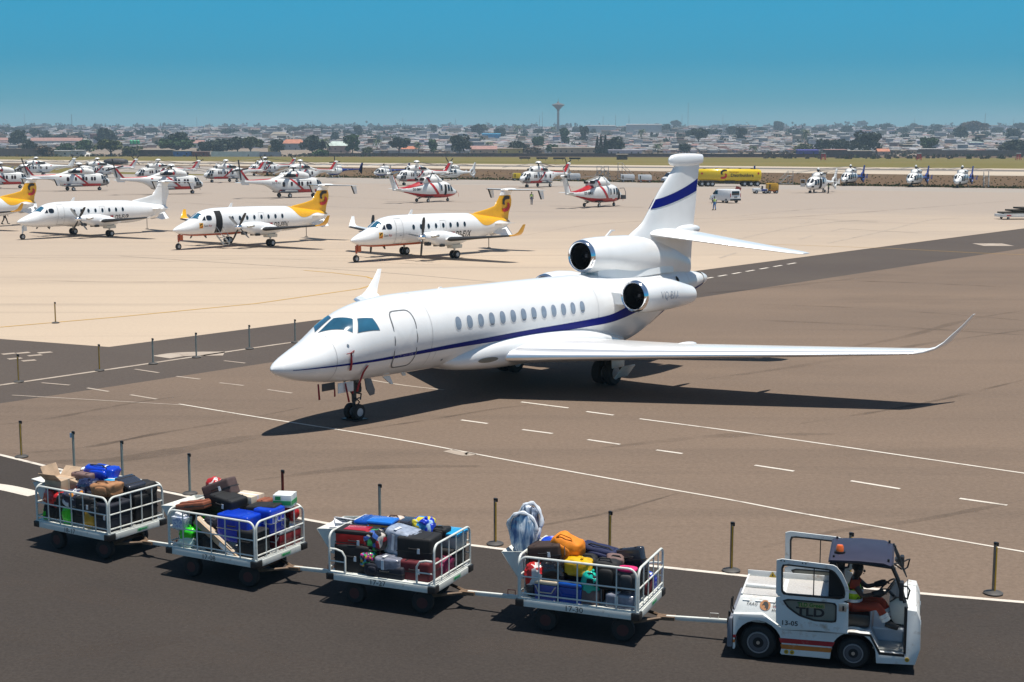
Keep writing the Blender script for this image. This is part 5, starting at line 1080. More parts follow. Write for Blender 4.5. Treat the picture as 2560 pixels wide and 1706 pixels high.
# panel van: x = forward
def van(label, loc, yaw, hi=False):
    T = thing('white_van', label, 'van', loc, yaw)
    h = 2.2 if hi else 1.95; L = 5.1
    b = MB(); rings = []
    for x, z0, z1, w0, w1 in ((-2.5, .42, h - .12, .9, .78), (-2.42, .34, h, .94, .82), (.7, .32, h, .95, .84), (1.15, .32, h - .08, .95, .8), (1.75, .32, 1.28, .94, .82), (2.35, .34, 1.02, .9, .74), (2.58, .42, .86, .8, .66)):
        zm = z0 + (z1 - z0) * .52
        rings.append([V((x, -w0, z0)), V((x, w0, z0)), V((x, w0, zm)), V((x, w1, z1 - .12)), V((x, w1 - .14, z1)), V((x, -w1 + .14, z1)), V((x, -w1, z1 - .12)), V((x, -w0, zm))])
    b.loft(rings, 0); b.build('body', VWHITE, T, bevel=.04)
    b = MB(); b.add([(1.2, -.7, h - .14), (1.2, .7, h - .14), (1.82, .76, 1.29), (1.82, -.76, 1.29)], [(0, 1, 2, 3)], 0, False); o = b.build('windscreen', GLASS, T); o.location = (.04, 0, .03)
    b = MB(); b.box((-2.50, 0, h - .52), (.06, 1.36, .56), 0, None, (1, .95)); b.build('rear_window', GLASS, T, bevel=.02)
    for s in (-1, 1):
        b = MB(); b.add([(.45, s * .97, 1.2), (1.5, s * .97, 1.2), (1.05, s * .89, h - .22), (.5, s * .89, h - .22)], [(0, 1, 2, 3)], 0, False); b.build('side_window', GLASS, T)
        if hi:
            for x in (-1.9, -.7): 
                b = MB(); b.add([(x, s * .97, 1.25), (x + 1.0, s * .97, 1.25), (x + 1.0, s * .89, h - .25), (x, s * .89, h - .25)], [(0, 1, 2, 3)], 0, False); b.build('side_window', GLASS, T)
        b = MB(); b.box((-2.47, s * .86, 1.12), (.1, .1, .52)); b.build('tail_light', REDL, T, bevel=.02)
        b = MB(); b.box((2.42, s * .66, .88), (.2, .28, .16)); b.build('headlight', STEEL, T, bevel=.03)
        b = MB(); b.box((1.3, s * 1.04, 1.28), (.12, .18, .22)); b.build('mirror', BLACK, T, bevel=.03)
        for x in (-1.55, 1.55): wheel(T, (x, s * .84, .33), .33, .22, n=16)
    b = MB(); b.box((-2.52, 0, .48), (.14, 1.8, .24)); b.build('bumper', BLACK, T, bevel=.03)
    b = MB(); b.box((2.56, 0, .48), (.14, 1.6, .24)); b.build('bumper', VWHITE if hi else BLACK, T, bevel=.03)
    b = MB(); b.box((-2.55, 0, .86), (.04, .5, .12)); b.build('number_plate', DGREY, T)
    if hi: b = MB(); b.box((2.56, 0, .74), (.06, 1.2, .2)); b.build('grille', mat('blue_stripe_paint', (.03, .08, .3), .4), T)
    return T
van('white panel van seen from behind with dark rear window, beside a walking worker', at(1812, 507), radians(118))
van('high-roofed white minibus facing left, half hidden behind the jet tail fin', at(1682, 456), radians(205), True)
p = at(1843, 490); b = MB(); b.box((0, 0, .75), (.9, .06, 1.5), 0, Matrix.Rotation(.35, 3, 'Y')); tag(b.build('marker_board', mat('faded_red_board', (.3, .05, .04), .7)), 'faded red board leaning up just behind the white panel van', 'board').location = p

# tanker lorry: x = aft
p = at(1745, 466.5)
T = thing('tanker_truck', 'long yellow fuel tanker truck with black lettering behind the jet tail', 'truck', p, radians(4))
b = MB(); rings = []
for x, zc, w, h in ((-.2, 2.35, .9, .85), (0, 2.35, 1.15, 1.12), (3.9, 2.35, 1.22, 1.2), (4.2, 2.3, 1.22, 1.25), (12.2, 2.2, 1.22, 1.22), (12.55, 2.2, 1.0, 1.0)):
    rings.append([V((x, w * math.copysign(abs(cos(t)) ** .6, cos(t)), zc + h * math.copysign(abs(sin(t)) ** .6, sin(t)))) for t in [2 * pi * i / 28 for i in range(28)]])
b.loft(rings, 0); TK = b.build('tank', YELT, T, sharp=60)
b = MB(); b.box((6, 0, 3.48), (12, .5, .06)); b.build('walkway', YELT, TK)
for x in (1.2, 3.6, 6, 8.4, 10.8): 
    b = MB(); b.cyl((x, 0, 3.4), (x, 0, 3.6), .3, n=12); b.build('hatch', DGREY, TK)
b = MB(); b.box((6.3, 0, 1.0), (12, .9, .25)); b.box((10.6, 0, .75), (3.2, .8, .3)); b.box((1.6, 0, .8), (3.2, .8, .3)); b.build('chassis', BLACK, T)
b = MB(); b.box((6.2, -.9, .85), (2.0, .4, .5)); b.build('pump_box', DGREY, T, bevel=.03)
for x in (.6, 1.8, 2.7, 9.2, 10.5, 11.8):
    for s in (-1, 1): wheel(T, (x, s * 1.0, .52), .52, .36, n=16)
b = MB(); rings = [[V((x, y, z)) for y, z in ((-1.2, .55), (1.2, .55), (1.2, zt - .1), (1.05, zt), (-1.05, zt), (-1.2, zt - .1))] for x, zt in ((-2.9, 2.5), (-2.75, 3.05), (-1.0, 3.1), (-.9, 3.0))]
b.loft(rings, 0); CB = b.build('cab', YELT, T, bevel=.05)
b = MB(); b.box((-2.86, 0, 2.3), (.08, 2.0, .8)); b.build('windscreen', GLASS, CB)
for s in (-1, 1):
    b = MB(); b.box((-2.0, s * 1.2, 2.25), (1.0, .04, .7)); b.build('side_window', GLASS, CB)
    wheel(T, (-1.9, s * 1.02, .52), .52, .34, n=16)
tf = lambda x0, z0: (lambda x, y: (x0 + x, -1.25 - .02, z0 + y))
lettering('Distribuidora', .86, tf(8.6, 2.2), TEXT, TK, bold=.02)
lettering('Sonangol', .52, tf(6.95, 2.85), mat('dark_red_lettering', (.25, .03, .02), .5), TK)
b = MB(); swoosh(b, lambda x, y: (4.9 + x, -1.27, 2.45 + y), 1.7); b.build('emblem', TEXT, TK, recalc=False)
b = MB(); swoosh(b, lambda x, y: (4.9 + x, -1.27, 2.45 + y), 1.7, -1); b.build('emblem', REDP, TK, recalc=False)
for x in (.5, 11.9):
    b = MB(); b.box((x, -1.25, 2.6), (.34, .03, .34), 0, Matrix.Rotation(pi / 4, 3, 'Y')); b.build('hazard_diamond', REDP, TK)
b = MB(); b.box((11.3, -.3, 3.75), (.3, .3, .7)); b.build('blue_marker', NAVY, TK)

def gpu(label, u, v, L, yaw, body, skirt, cat='ground power unit', grp='service units parked along the soil edge'):
    T = thing('ground_power_unit', label, cat, at(u, v), radians(yaw), grp)
    b = MB(); b.prism([(-L / 2, .55), (L / 2, .55), (L / 2, 1.5), (L / 2 - .25, 1.75), (-L / 2 + .1, 1.75), (-L / 2, 1.65)], 'y', -.75, .75); b.build('housing', body, T, bevel=.05)
    b = MB(); b.box((0, 0, .48), (L * .95, 1.4, .22)); b.build('skirt', skirt, T)
    b = MB(); b.box((-L / 2 + .35, -.76, 1.15), (.22, .04, .8)); b.build('grille', BLACK, T)
    b = MB(); b.tube([(-L / 2, 0, .42), (-L / 2 - .9, 0, .35)], .05, 6); b.build('tow_bar', DGREY, T)
    for x in (-L * .33, L * .33):
        for s in (-1, 1): wheel(T, (x, s * .65, .28), .28, .2, n=12)
gpu('white ground power unit half behind the tail of a red and white helicopter', 1434, 453, 3.0, 5, VWHITE, VWHITE)
gpu('white ground power unit under the metal steps, left one of the free-standing pair', 1569, 456, 3.0, 3, VWHITE, DGREY)
gpu('white ground power unit with an orange lower panel, right one of the pair', 1612, 457, 2.9, 3, VWHITE, ORANGEP)
gpu('small yellow service cart at the soil edge left of a helicopter nose', 1292, 452, 1.8, 10, YELT, BLACK, 'service cart')
gpu('yellow service trailer coupled behind the small blue and white tractor', 1930, 484, 1.9, 5, mat('ochre_machine_paint', (.55, .30, .02), .5, var=.2), ORANGEP, 'service cart')
T = thing('small_tow_tractor', 'small blue and white tow tractor left of a yellow trailer', 'tractor', at(1901, 484.5), radians(185), )
b = MB(); b.prism([(-1.1, .35), (1.3, .35), (1.3, .85), (.2, .95), (.1, .8), (-1.1, .8)], 'y', -.65, .65); b.build('body', VWHITE, T, bevel=.04)
b = MB(); b.box((-.5, 0, .62), (1.0, 1.36, .34)); b.build('side_panel', NAVY, T, bevel=.02)
b = MB(); b.box((-.3, 0, 1.05), (.12, .8, .5)); b.box((-.05, 0, .85), (.5, .8, .12)); b.build('seat', BLACK, T, bevel=.03)
b = MB(); b.tube([(.35, 0, .9), (.2, 0, 1.2)], .03, 6); b.lathe((.2, 0, 1.2), (-.4, 0, .9), [(-.02, .16), (.02, .16), (.02, .2), (-.02, .2), (-.02, .16)], 16); b.build('steering_wheel', BLACK, T)
for x in (-.75, .85):
    for s in (-1, 1): wheel(T, (x, s * .6, .3), .3, .2, n=14)

STEPM = mat('galvanised_steps', (.36, .36, .35), .6, metal=.0, var=.15)
def steps(label, u, v, yaw, n=8, h=2.4, plat=True):
    T = thing('boarding_steps', label, 'steps', at(u, v), radians(yaw), 'metal access steps')
    b = MB(); L = h * .9
    for s in (-.45, .45):
        b.tube([(0, s, .25), (L, s, h)], .05, 6)
        b.tube([(0, s, 1.15), (L, s, h + .95), (L + 1.0, s, h + .95)], .03, 6)
        for t in (0, .33, .66, 1): b.tube([(L * t, s, .25 + (h - .25) * t), (L * t, s, 1.15 + (h - .2) * t)], .025, 6)
        b.tube([(L, s, h), (L + 1.0, s, h)], .05, 6); b.tube([(L + 1, s, .2), (L + 1, s, h + .95)], .04, 6); b.tube([(L, s, .2), (L, s, h)], .04, 6); b.tube([(0, s, .2), (L + 1, s, .2)], .04, 6); b.tube([(L, s, .3), (L + 1, s, h - .2)], .03, 6)
    F_ = b.build('frame', STEPM, T)
    for i in range(n):
        t = (i + .5) / n; b = MB(); b.box((L * t, 0, .25 + (h - .25) * t), (.24, .86, .03)); b.build('step', STEPM, T)
    b = MB(); b.box((L + .5, 0, h), (1.0, .9, .04)); b.build('platform', STEPM, T)
    for x in (0, L + 1):
        for s in (-.5, .5): wheel(T, (x, s, .12), .12, .08, n=10)
steps('crossed metal steps behind the rotor of the open-fronted helicopter', 1487, 452, 0)
steps('second metal steps leaning the other way behind the same helicopter', 1526, 452, 180)
steps('metal steps with a high platform rising behind a white ground power unit', 1583, 449, 180, 9, 3.0)
steps('metal steps by the soil left of the white helicopter under service', 1949, 462, 0, 8, 1.9)
steps('metal steps at the far right beside the last blue-tailed helicopter', 2466, 470, 75, 9, 2.2)
# flat dolly at right edge
T = thing('flat_dolly', 'low flat dolly stacked with dark pallets at the right frame edge', 'dolly', at(2552, 548), radians(8))
b = MB(); b.box((0, 0, .42), (5.2, 2.2, .3)); b.box((0, -1.1, .58), (5.2, .08, .12)); b.build('deck', OFFWHITE, T, bevel=.02)
for k, (x, z, L) in enumerate(((.1, .72, 4.9), (.5, .98, 3.9), (1.0, 1.24, 3.0))):
    b = MB(); b.box((x, 0, z), (L, 1.9, .18)); b.build('pallet', mat('dark_pallet', (.05, .042, .03), .8, var=.3), T, bevel=.02)
for x in (-1.9, 1.9):
    for s in (-.8, .8): wheel(T, (x, s, .15), .15, .12, n=12)
b = MB(); b.box((-2.0, -1.16, .44), (.5, .02, .1)); b.build('decal', REDP, T)
# ================================================================== luggage carts
CW = mat('cart_white_paint', (.66, .67, .62), .45, var=.08, scale=5, dirt=(.20, .13, .07, .55), dscale=7)
CARTS = [(-8.375, 28.174, -.553), (-5.247, 26.347, -.498), (-2.007, 24.808, -.418), (1.35, 23.384, -.384)]
TUG_O = (3.90, 21.69, radians(-15.5))
def w2l(i, x, y):
    cx, cy, a = CARTS[i]; dx, dy = x - cx, y - cy
    return (dx * cos(a) + dy * sin(a), -dx * sin(a) + dy * cos(a))
def l2w(o, x, y): return (o[0] + x * cos(o[2]) - y * sin(o[2]), o[1] + x * sin(o[2]) + y * cos(o[2]))
def arc_rail(p0, p1, z0, z1, r, n=6):
    """post up, rounded corner, rail, rounded corner, post down"""
    p0, p1 = V(p0), V(p1); d = (p1 - p0).normalized(); pts = [p0 + V((0, 0, z0))]
    for k in range(n + 1):
        t = pi / 2 * k / n; pts.append(p0 + d * (r - r * cos(t)) + V((0, 0, z1 - r + r * sin(t))))
    for k in range(n + 1):
        t = pi / 2 * k / n; pts.append(p1 - d * (r - r * sin(t)) + V((0, 0, z1 - r + r * cos(t))))
    pts.append(p1 + V((0, 0, z0))); return pts
def fence(T, name, p0, p1, nv, z1=1.29, mids=(.66, .95)):
    b = MB(); b.tube(arc_rail(p0, p1, .55, z1, .14), .021, 8); p0, p1 = V(p0), V(p1)
    for z in mids: b.tube([p0 + V((0, 0, z)), p1 + V((0, 0, z))], .014, 6)
    for k in range(1, nv + 1): q = p0.lerp(p1, k / (nv + 1)); b.tube([q + V((0, 0, .56)), q + V((0, 0, z1))], .013, 6)
    return b.build(name, CW, T)
DL, DW = 2.09, 1.46
def cart(i, label, number, near, far, cover):
    cx, cy, a = CARTS[i]
    T = thing('luggage_cart', label, 'luggage cart', (cx, cy, 0), a, 'luggage carts towed in a train')
    b = MB(); b.box((0, 0, .545), (DL - .02, DW - .02, .02)); b.box((0, -DW / 2, .50), (DL - .2, .06, .12)); b.box((0, DW / 2, .50), (DL - .2, .06, .12)); b.box((-DL / 2, 0, .50), (.06, DW - .3, .12)); b.box((DL / 2, 0, .50), (.06, DW - .3, .12))
    b.box((0, 0, .57), (DL + .03, DW + .03, .025)); b.build('deck', CW, T, bevel=.008)
    b = MB()
    for y in (-.35, .35): b.box((0, y, .43), (1.8, .06, .1))
    for x in (-.6, .62): b.box((x, 0, .36), (.08, 1.1, .08))
    for x in (-.6, .62):
        for y in (-.5, .5): b.tube([(x, y, .28), (x + .18, y * .8, .48)], .03, 6); b.tube([(x, y, .28), (x - .18, y * .8, .48)], .03, 6)
    b.build('chassis', DGREY, T)
    for sx in (-1, 1):
        for sy in (-1, 1):
            b = MB(); b.box((sx * (DL / 2 - .03), sy * (DW / 2 - .04), .50), (.15, .17, .12)); b.build('corner_buffer', BLACK, T, bevel=.015)
    for x, st in ((-.6, 0), (.62, .22)):
        for y in (-.56, .56): wheel(T, (x - y * st, y, .2), .2, .13, hubm=mat('cart_hub_red', (.06, .012, .012), .6), ax=(-st, 1, 0), n=22)
    if near == 'fence': fence(T, 'near_fence', (-DL / 2 + .03, -DW / 2, 0), (DL / 2 - .03, -DW / 2, 0), 5)
    for nm, sy in (('near_fence', -1), ('far_fence', 1)):
        kind = near if sy < 0 else far
        if kind == 'fence' and sy > 0: fence(T, nm, (-DL / 2 + .03, DW / 2, 0), (DL / 2 - .03, DW / 2, 0), 5)
        if kind == 'corner':
            for sx in (-1, 1):
                b = MB(); x0 = sx * (DL / 2 - .03); x1 = x0 - sx * .30; y = sy * DW / 2
                b.tube([(x0, y, 1.0), (x0 - sx * .12, y, 1.0), (x1 + sx * .06, y, .97), (x1, y, .88), (x1, y, .56)], .019, 8); b.tube([(x0, y, .78), (x1, y, .78)], .013, 6); b.build('corner_rail', CW, T)
    fence(T, 'end_fence', (DL / 2, -DW / 2 + .02, 0), (DL / 2, DW / 2 - .02, 0), 4)
    fence(T, 'end_fence', (-DL / 2, -DW / 2 + .02, 0), (-DL / 2, DW / 2 - .02, 0), 4)
    # document bin at the rear
    b = MB(); y0, y1 = -.42, .52; X = -DL / 2 - .03; pr = [(X, .80), (X, 1.28), (X - .40, 1.24), (X - .10, .82)]
    for y in (y0, y1): b.prism(pr, 'y', y - .008, y + .008)
    for q in range(4):
        if q == 1: continue
        (xa, za), (xb, zb) = pr[q], pr[(q + 1) % 4]; b.add([(xa, y0, za), (xa, y1, za), (xb, y1, zb), (xb, y0, zb)], [(0, 1, 2, 3)], 0, False)
    o = b.build('document_bin', CW, T); sm = o.modifiers.new('thick', 'SOLIDIFY'); sm.thickness = .012
    if cover:
        b = MB(); b.box((X - .2, .05, 1.28), (.46, .98, .02), 0, Matrix.Rotation(.1, 3, 'Y')); b.build('bin_lid', CREAM, o, bevel=.005)
    nm_, ny = number, -DW / 2 - .032
    lettering(nm_, .13, lambda x, y: (x - .05, ny, .495 + y), TEXT, T, sx=1.1)
    b = MB(); b.box((DL / 2 + .032, .12, .50), (.004, .3, .07)); o = b.build('decal', mat('pale_green_label', (.35, .48, .38), .5), T)
    b = MB(); b.ell((DL / 2 + .036, .04, .50), (.003, .05, .026), 10, 6); b.box((DL / 2 + .036, .16, .50), (.003, .14, .022)); b.build('decal_mark', mat('green_label_ink', (.01, .28, .08), .5), o)
    # drawbar towards the vehicle ahead
    q = l2w(CARTS[i + 1], -DL / 2 - .02, 0) if i < 3 else l2w(TUG_O, -.42, .8)
    hx, hy = w2l(i, *q); e = V((hx, hy, .33)); s = V((.7, 0, .26)); d = (e - s).normalized(); n_ = V((-d.y, d.x, 0))
    b = MB(); m1 = s.lerp(e, .34); L = (e - m1).length
    R_ = d.to_track_quat('X', 'Z').to_matrix(); b.box(m1.lerp(e, .5), (L, .06, .07), 0, R_); DB = b.build('drawbar', CW, T, bevel=.008)
    b = MB(); b.tube([s + n_ * .45, m1], .03, 6); b.tube([s - n_ * .45, m1], .03, 6); b.tube([s + n_ * .5, s - n_ * .5], .035, 6); b.box(m1, (.3, .16, .06), 0, R_); b.build('steering_frame', mat('rusty_steel', (.16, .1, .06), .7, var=.4, scale=9), DB)
    h = m1.lerp(e, .62); b = MB(); b.tube([h + V((0, 0, .03)), h + V((0, 0, .12)), h + d * .14 + V((0, 0, .12)), h + d * .14 + V((0, 0, .03))], .008, 6); b.build('handle', REDTAG if i != 3 else STEEL, DB)
    b = MB(); b.cyl(e + V((0, 0, -.06)), e + V((0, 0, .09)), .022, n=8); b.box(e, (.1, .1, .03)); b.build('coupling', BLACK, DB)
    return T
cart(0, 'rearmost luggage cart of the train, heaped with a blue cloth bag on top', '18-17', 'fence', 'fence', True)
cart(1, 'second cart from the rear carrying a long cardboard box and a blue suitcase', '17-08', 'fence', 'fence', False)
cart(2, 'luggage cart with no near fence and the number 17-27 on its deck edge', '17-27', 'corner', 'corner', False)
cart(3, 'foremost luggage cart, coupled to the tractor and topped by an orange bag', '17-30', 'fence', 'corner', False)

# ================================================================== luggage
LC = {'royal': (.006, .045, .48), 'paper': (.62, .66, .72), 'card': (.46, .33, .22), 'redblk': (.42, .01, .012), 'redpl': (.55, .03, .02), 'mauve': (.17, .105, .095), 'navypl': (.012, .016, .05), 'tan': (.36, .17, .075), 'silver': (.33, .33, .36), 'green': (.03, .55, .015), 'gold': (.50, .27, .015), 'dknavy': (.009, .011, .022), 'black': (.008, .008, .009), 'slate': (.03, .033, .045), 'cyan': (.02, .32, .6), 'charcoal': (.011, .011, .013), 'rust': (.22, .065, .03), 'brown': (.075, .045, .042), 'greenbox': (.66, .68, .66), 'palegreen': (.5, .62, .55), 'whiteblue': (.5, .55, .66), 'maroon': (.21, .012, .02), 'cream': (.6, .5, .38), 'redgl': (.38, .01, .01), 'blue2': (.006, .06, .33), 'bluebox': (.015, .16, .6), 'creambag': (.62, .5, .42), 'floral': (.03, .03, .03), 'checks': (.05, .05, .06), 'wrap': (.34, .38, .46), 'wrap2': (.22, .23, .28), 'bluefloral': (.01, .09, .5), 'dkred': (.10, .006, .012), 'cyanlid': (.42, .42, .40), 'magenta': (.2, .01, .06), 'orange': (.74, .22, .008), 'dkbrown': (.035, .018, .013), 'yellow': (.70, .42, .01), 'redclear': (.5, .06, .08), 'blackpl': (.01, .01, .012), 'teal': (.01, .48, .36), 'navy': (.006, .012, .06), 'bluecool': (.05, .07, .3), 'greypink': (.045, .045, .05), 'whitep': (.7, .7, .7)}
def lmat(c, gloss):
    return mat('luggage_%s_%s' % (c, 'gloss' if gloss else 'cloth'), LC[c], .25 if gloss else .75, coat=.3 if gloss else 0, var=.12 if gloss else .2, scale=7)
def patch_mat(name, cols, scale, rough=.35):
    if name in MATS: return MATS[name]
    m = bpy.data.materials.new(name); m.use_nodes = True; nt = m.node_tree; N = nt.nodes; L = nt.links
    vo = N.new('ShaderNodeTexVoronoi'); vo.inputs['Scale'].default_value = scale; tc = N.new('ShaderNodeTexCoord'); L.new(tc.outputs['Object'], vo.inputs['Vector'])
    sp = N.new('ShaderNodeSeparateColor'); L.new(vo.outputs['Color'], sp.inputs[0]); r = N.new('ShaderNodeValToRGB'); r.color_ramp.interpolation = 'CONSTANT'; L.new(sp.outputs[0], r.inputs[0])
    e = r.color_ramp.elements
    while len(e) < len(cols): e.new(.5)
    for k, c in enumerate(cols): e[k].position = k / len(cols); e[k].color = (*c, 1)
    b = N['Principled BSDF']; b.inputs['Roughness'].default_value = rough; L.new(r.outputs[0], b.inputs['Base Color']); MATS[name] = m; return m
FLORAL = patch_mat('flower_print', [(.02, .02, .02), (.35, .02, .03), (.03, .02, .02), (.04, .3, .08), (.05, .12, .4), (.03, .03, .03), (.5, .45, .4)], 11)
CHECK = patch_mat('check_print', [(.4, .02, .2), (.02, .02, .03), (.02, .25, .5), (.5, .3, .02), (.02, .02, .03), (.03, .35, .1)], 24)
BFLOR = patch_mat('blue_flower_print', [(.01, .05, .5), (.01, .05, .5), (.02, .25, .55), (.6, .5, .03), (.01, .03, .4), (.3, .45, .6)], 10)
REDWH = patch_mat('red_white_print', [(.55, .02, .02), (.65, .6, .58), (.5, .03, .03), (.4, .02, .02), (.6, .62, .65)], 8)
SILV = patch_mat('silver_print', [(.3, .3, .33), (.6, .6, .62), (.03, .03, .04), (.05, .05, .09), (.5, .2, .03), (.03, .03, .05)], 9)
def blob(b, d, amp, seed, fr=5.0, pw=.75, nu=26, nv=16):
    o = len(b.v); b.ell((0, 0, 0), (d[0] / 2, d[1] / 2, d[2] / 2), nu, nv, pw=pw)
    for i in range(o, len(b.v)):
        p = V(b.v[i]); n = mnoise.fractal((p * fr + V((seed, seed * 1.7, 0))), 1, 2, 3); q = p * (1 + amp * n); q.z = max(q.z, -d[2] / 2); b.v[i] = tuple(q)
def luggage(ci, row, sd):
    x, y, z, l, w, h, kind, col, yaw, tilt, label = row
    cx, cy, a = CARTS[ci]; wx, wy = l2w(CARTS[ci], x, y)
    cat = {'suitcase': 'suitcase', 'soft': 'bag', 'plastic': 'plastic bag', 'backpack': 'backpack', 'carton': 'box', 'longbox': 'box', 'papers': 'folder', 'satchel': 'satchel', 'cooler': 'cooler', 'basket': 'basket', 'wrapped': 'suitcase', 'tub': 'plastic tub', 'disc': 'lid'}[kind]
    T = thing({'suitcase': 'suitcase', 'soft': 'soft_bag', 'plastic': 'plastic_bag', 'backpack': 'backpack', 'carton': 'carton', 'longbox': 'long_carton', 'papers': 'paper_folder', 'satchel': 'satchel', 'cooler': 'cool_box', 'basket': 'basket', 'wrapped': 'wrapped_suitcase', 'tub': 'plastic_tub', 'disc': 'round_lid'}[kind], label, cat, (wx, wy, z), 0, 'luggage loaded on the carts')
    T.rotation_euler = (radians(tilt * .3), radians(tilt), a + radians(yaw))
    m = lmat(col, kind in ('plastic', 'cooler', 'wrapped') or col in ('royal', 'blue2', 'redblk', 'slate'))
    b = MB(); dk = lmat('black', False)
    TAG = mat('white_luggage_tag', (.7, .72, .75), .5)
    if kind in ('suitcase', 'satchel'):
        b.box((0, 0, 0), (l, w, h)); S_ = b.build('shell', m, T, bevel=min(.05, h * .22), seg=3)
        b = MB(); b.box((0, 0, -h * .02), (l + .006, w + .006, .018)); b.build('zip_band', mat('zip_dark', (.02, .02, .022), .5) if col not in ('royal', 'black', 'charcoal') else STEEL if col == 'royal' else dk, T, bevel=.003)
        b = MB(); b.tube([(-.09, -w / 2 - .002, h * .12), (-.08, -w / 2 - .035, h * .12), (.08, -w / 2 - .035, h * .12), (.09, -w / 2 - .002, h * .12)], .011, 6); b.build('handle', dk, T)
        b = MB()
        if kind == 'suitcase':
            for sx in (-1, 1): o_ = MB(); o_.box((sx * l * .28, -.001, h / 2 - .003), (.03, w * .9, .012)); o_.build('strap', dk if col in ('redblk', 'mauve', 'slate', 'brown', 'dkred') else m, T)
            for sx in (-1, 1):
                o_ = MB(); o_.cyl((sx * (l / 2 - .05), w / 2 - .06, -h / 2 - .0), (sx * (l / 2 - .05), w / 2 - .02, -h / 2), .028, n=10); o_.build('castor', BLACK, T)
        else:
            b.prism([(-l / 2 + .02, 0), (l / 2 - .02, 0), (l / 2 - .05, -w * .3), (l * .1, -w * .42), (-l / 2 + .05, -w * .3)], 'z', h / 2, h / 2 + .018); b.build('flap', m, T, bevel=.006)
        if col == 'redblk':
            b = MB(); b.box((0, 0, h / 2 - .02), (l + .012, w + .012, .07)); P_ = b.build('black_top', dk, T, bevel=.025, seg=2)
            b = MB(); b.box((0, -.02, h / 2 + .018), (l * .62, w * .6, .012)); b.build('red_panel', lmat('redblk', True), P_, bevel=.004)
        if 'white patterns' in label:
            for k_, (py, pz) in enumerate(((-.12, .05), (.02, .08), (.14, -.04))):
                b = MB(); X_ = l / 2 + .004; b.tube([(X_, py - .05, pz - .06), (X_, py + .05, pz - .08), (X_, py + .06, pz + .05), (X_, py - .04, pz + .07), (X_, py - .05, pz - .06)], .007, 5); b.build('pattern', TAG, T)
        if sd % 3 == 0 or 'tag' in label or col == 'black' and sd % 2 == 0:
            b = MB(); b.box((.1, -w / 2 - .03, h * .05), (.05, .006, .09)); b.build('tag', TAG, T)
    elif kind in ('soft', 'plastic', 'backpack'):
        mm = {'floral': FLORAL, 'checks': CHECK, 'bluefloral': BFLOR, 'redclear': REDWH, 'redpl': REDWH, 'silver': SILV}.get(col, m)
        blob(b, (l, w, h), {'soft': .16, 'plastic': .17, 'backpack': .14}[kind], sd * 3.1, {'soft': 6, 'plastic': 9, 'backpack': 5}[kind], {'soft': .48, 'plastic': .6, 'backpack': .5}[kind], 40, 26); b.build('body', mm, T, sharp=24 if kind == 'plastic' else 60)
        if kind == 'plastic':
            b = MB(); b.lathe((l * .12, -w * .1, h * .36), (.2, .1, 1), [(0, .035), (.03, .014), (.06, .03), (.085, .012)], 10, 0, (True, True)); b.build('knot', mm, T)
        else:
            b = MB(); pts = [(-l * .3, -w * .35, h * .4), (-l * .2, -w * .3, h * .58), (l * .15, -w * .28, h * .6), (l * .3, -w * .33, h * .4)]; b.tube(pts, .014, 6); b.build('handle', dk if col not in ('tan', 'orange', 'creambag') else mat('brown_strap', (.12, .05, .02), .6) if col != 'orange' else m, T)
            b = MB(); blob(b, (l * .55, w * .32, h * .62), .06, sd, 4, .5, 18, 10); b.xf(Matrix.Translation((l * .05, -w * .42, -h * .03))); b.build('pocket', m if col != 'greypink' else m, T, sharp=75)
            if col in ('royal', 'tan', 'navy'):
                b = MB(); R_ = [V((l * .2, (w / 2 + .012) * cos(t), (h / 2 + .012) * sin(t))) for t in [2 * pi * k / 24 for k in range(24)]]
                b.loft([[p + V((-.022, 0, 0)) for p in R_], [p + V((.022, 0, 0)) for p in R_]], 0, (False, False)); b.build('strap', TAG if col == 'royal' else mm, T)
            if col == 'redblk': b = MB(); b.box((0, -w * .44, -h * .12), (l * .8, .02, h * .3)); b.build('panel', dk, T, bevel=.008)
            if col == 'greypink': b = MB(); blob(b, (l * .9, w * .9, h * .2), .05, sd, 4, .6, 16, 8); b.xf(Matrix.Translation((0, 0, h * .46))); b.build('top', mat('pink_cloth', (.6, .02, .14), .7), T)
            if col == 'orange':
                for k_ in (-.12, .1): b = MB(); b.tube([(l * k_, -w * .56, h * .3), (l * k_ + .05, -w * .60, 0), (l * k_, -w * .56, -h * .3)], .009, 5); b.build('zip', mat('grey_zip', (.2, .14, .12), .5), T)
    elif kind in ('carton', 'longbox', 'papers'):
        b.box((0, 0, 0), (l, w, h)); b.build('carton_body', m, T, bevel=.006)
        b = MB(); b.box((0, 0, .001), (l * .999 + .003, .05, h + .004)); b.build('tape', mat('parcel_tape', (.5, .42, .32), .35) if col == 'card' else TAG, T)
        if 'open' in label:
            for s_, ax in ((-1, 'X'), (1, 'X')):
                b = MB(); b.box((0, s_ * (w / 2 + .09), h / 2 + .08), (l, .24, .008), 0, Matrix.Rotation(s_ * .75, 3, 'X')); b.build('flap', m, T)
            b = MB(); b.box((-l / 2 - .05, 0, h / 2 + .12), (.008, w, .28), 0, Matrix.Rotation(-.4, 3, 'Y')); b.build('flap', m, T)
        if col == 'greenbox':
            for p_, d_ in (((0, -w / 2 - .003, -.03), (l * .96, .004, h * .35)), ((l / 2 + .003, 0, -.03), (.004, w * .96, h * .35)), ((-.08, -w / 2 - .003, .06), (l * .3, .004, h * .3))):
                b = MB(); b.box(p_, d_); b.build('printed_panel', mat('green_print', (.02, .33, .1), .5), T)
        if kind == 'longbox': b = MB(); b.box((l * .2, -w / 2 - .003, 0), (l * .3, .004, h * .6)); b.build('address_label', TAG, T)
    elif kind == 'cooler':
        lid = {'maroon': 'whitep', 'bluecool': 'cream', 'bluebox': 'bluebox', 'blue2': 'blue2'}[col]
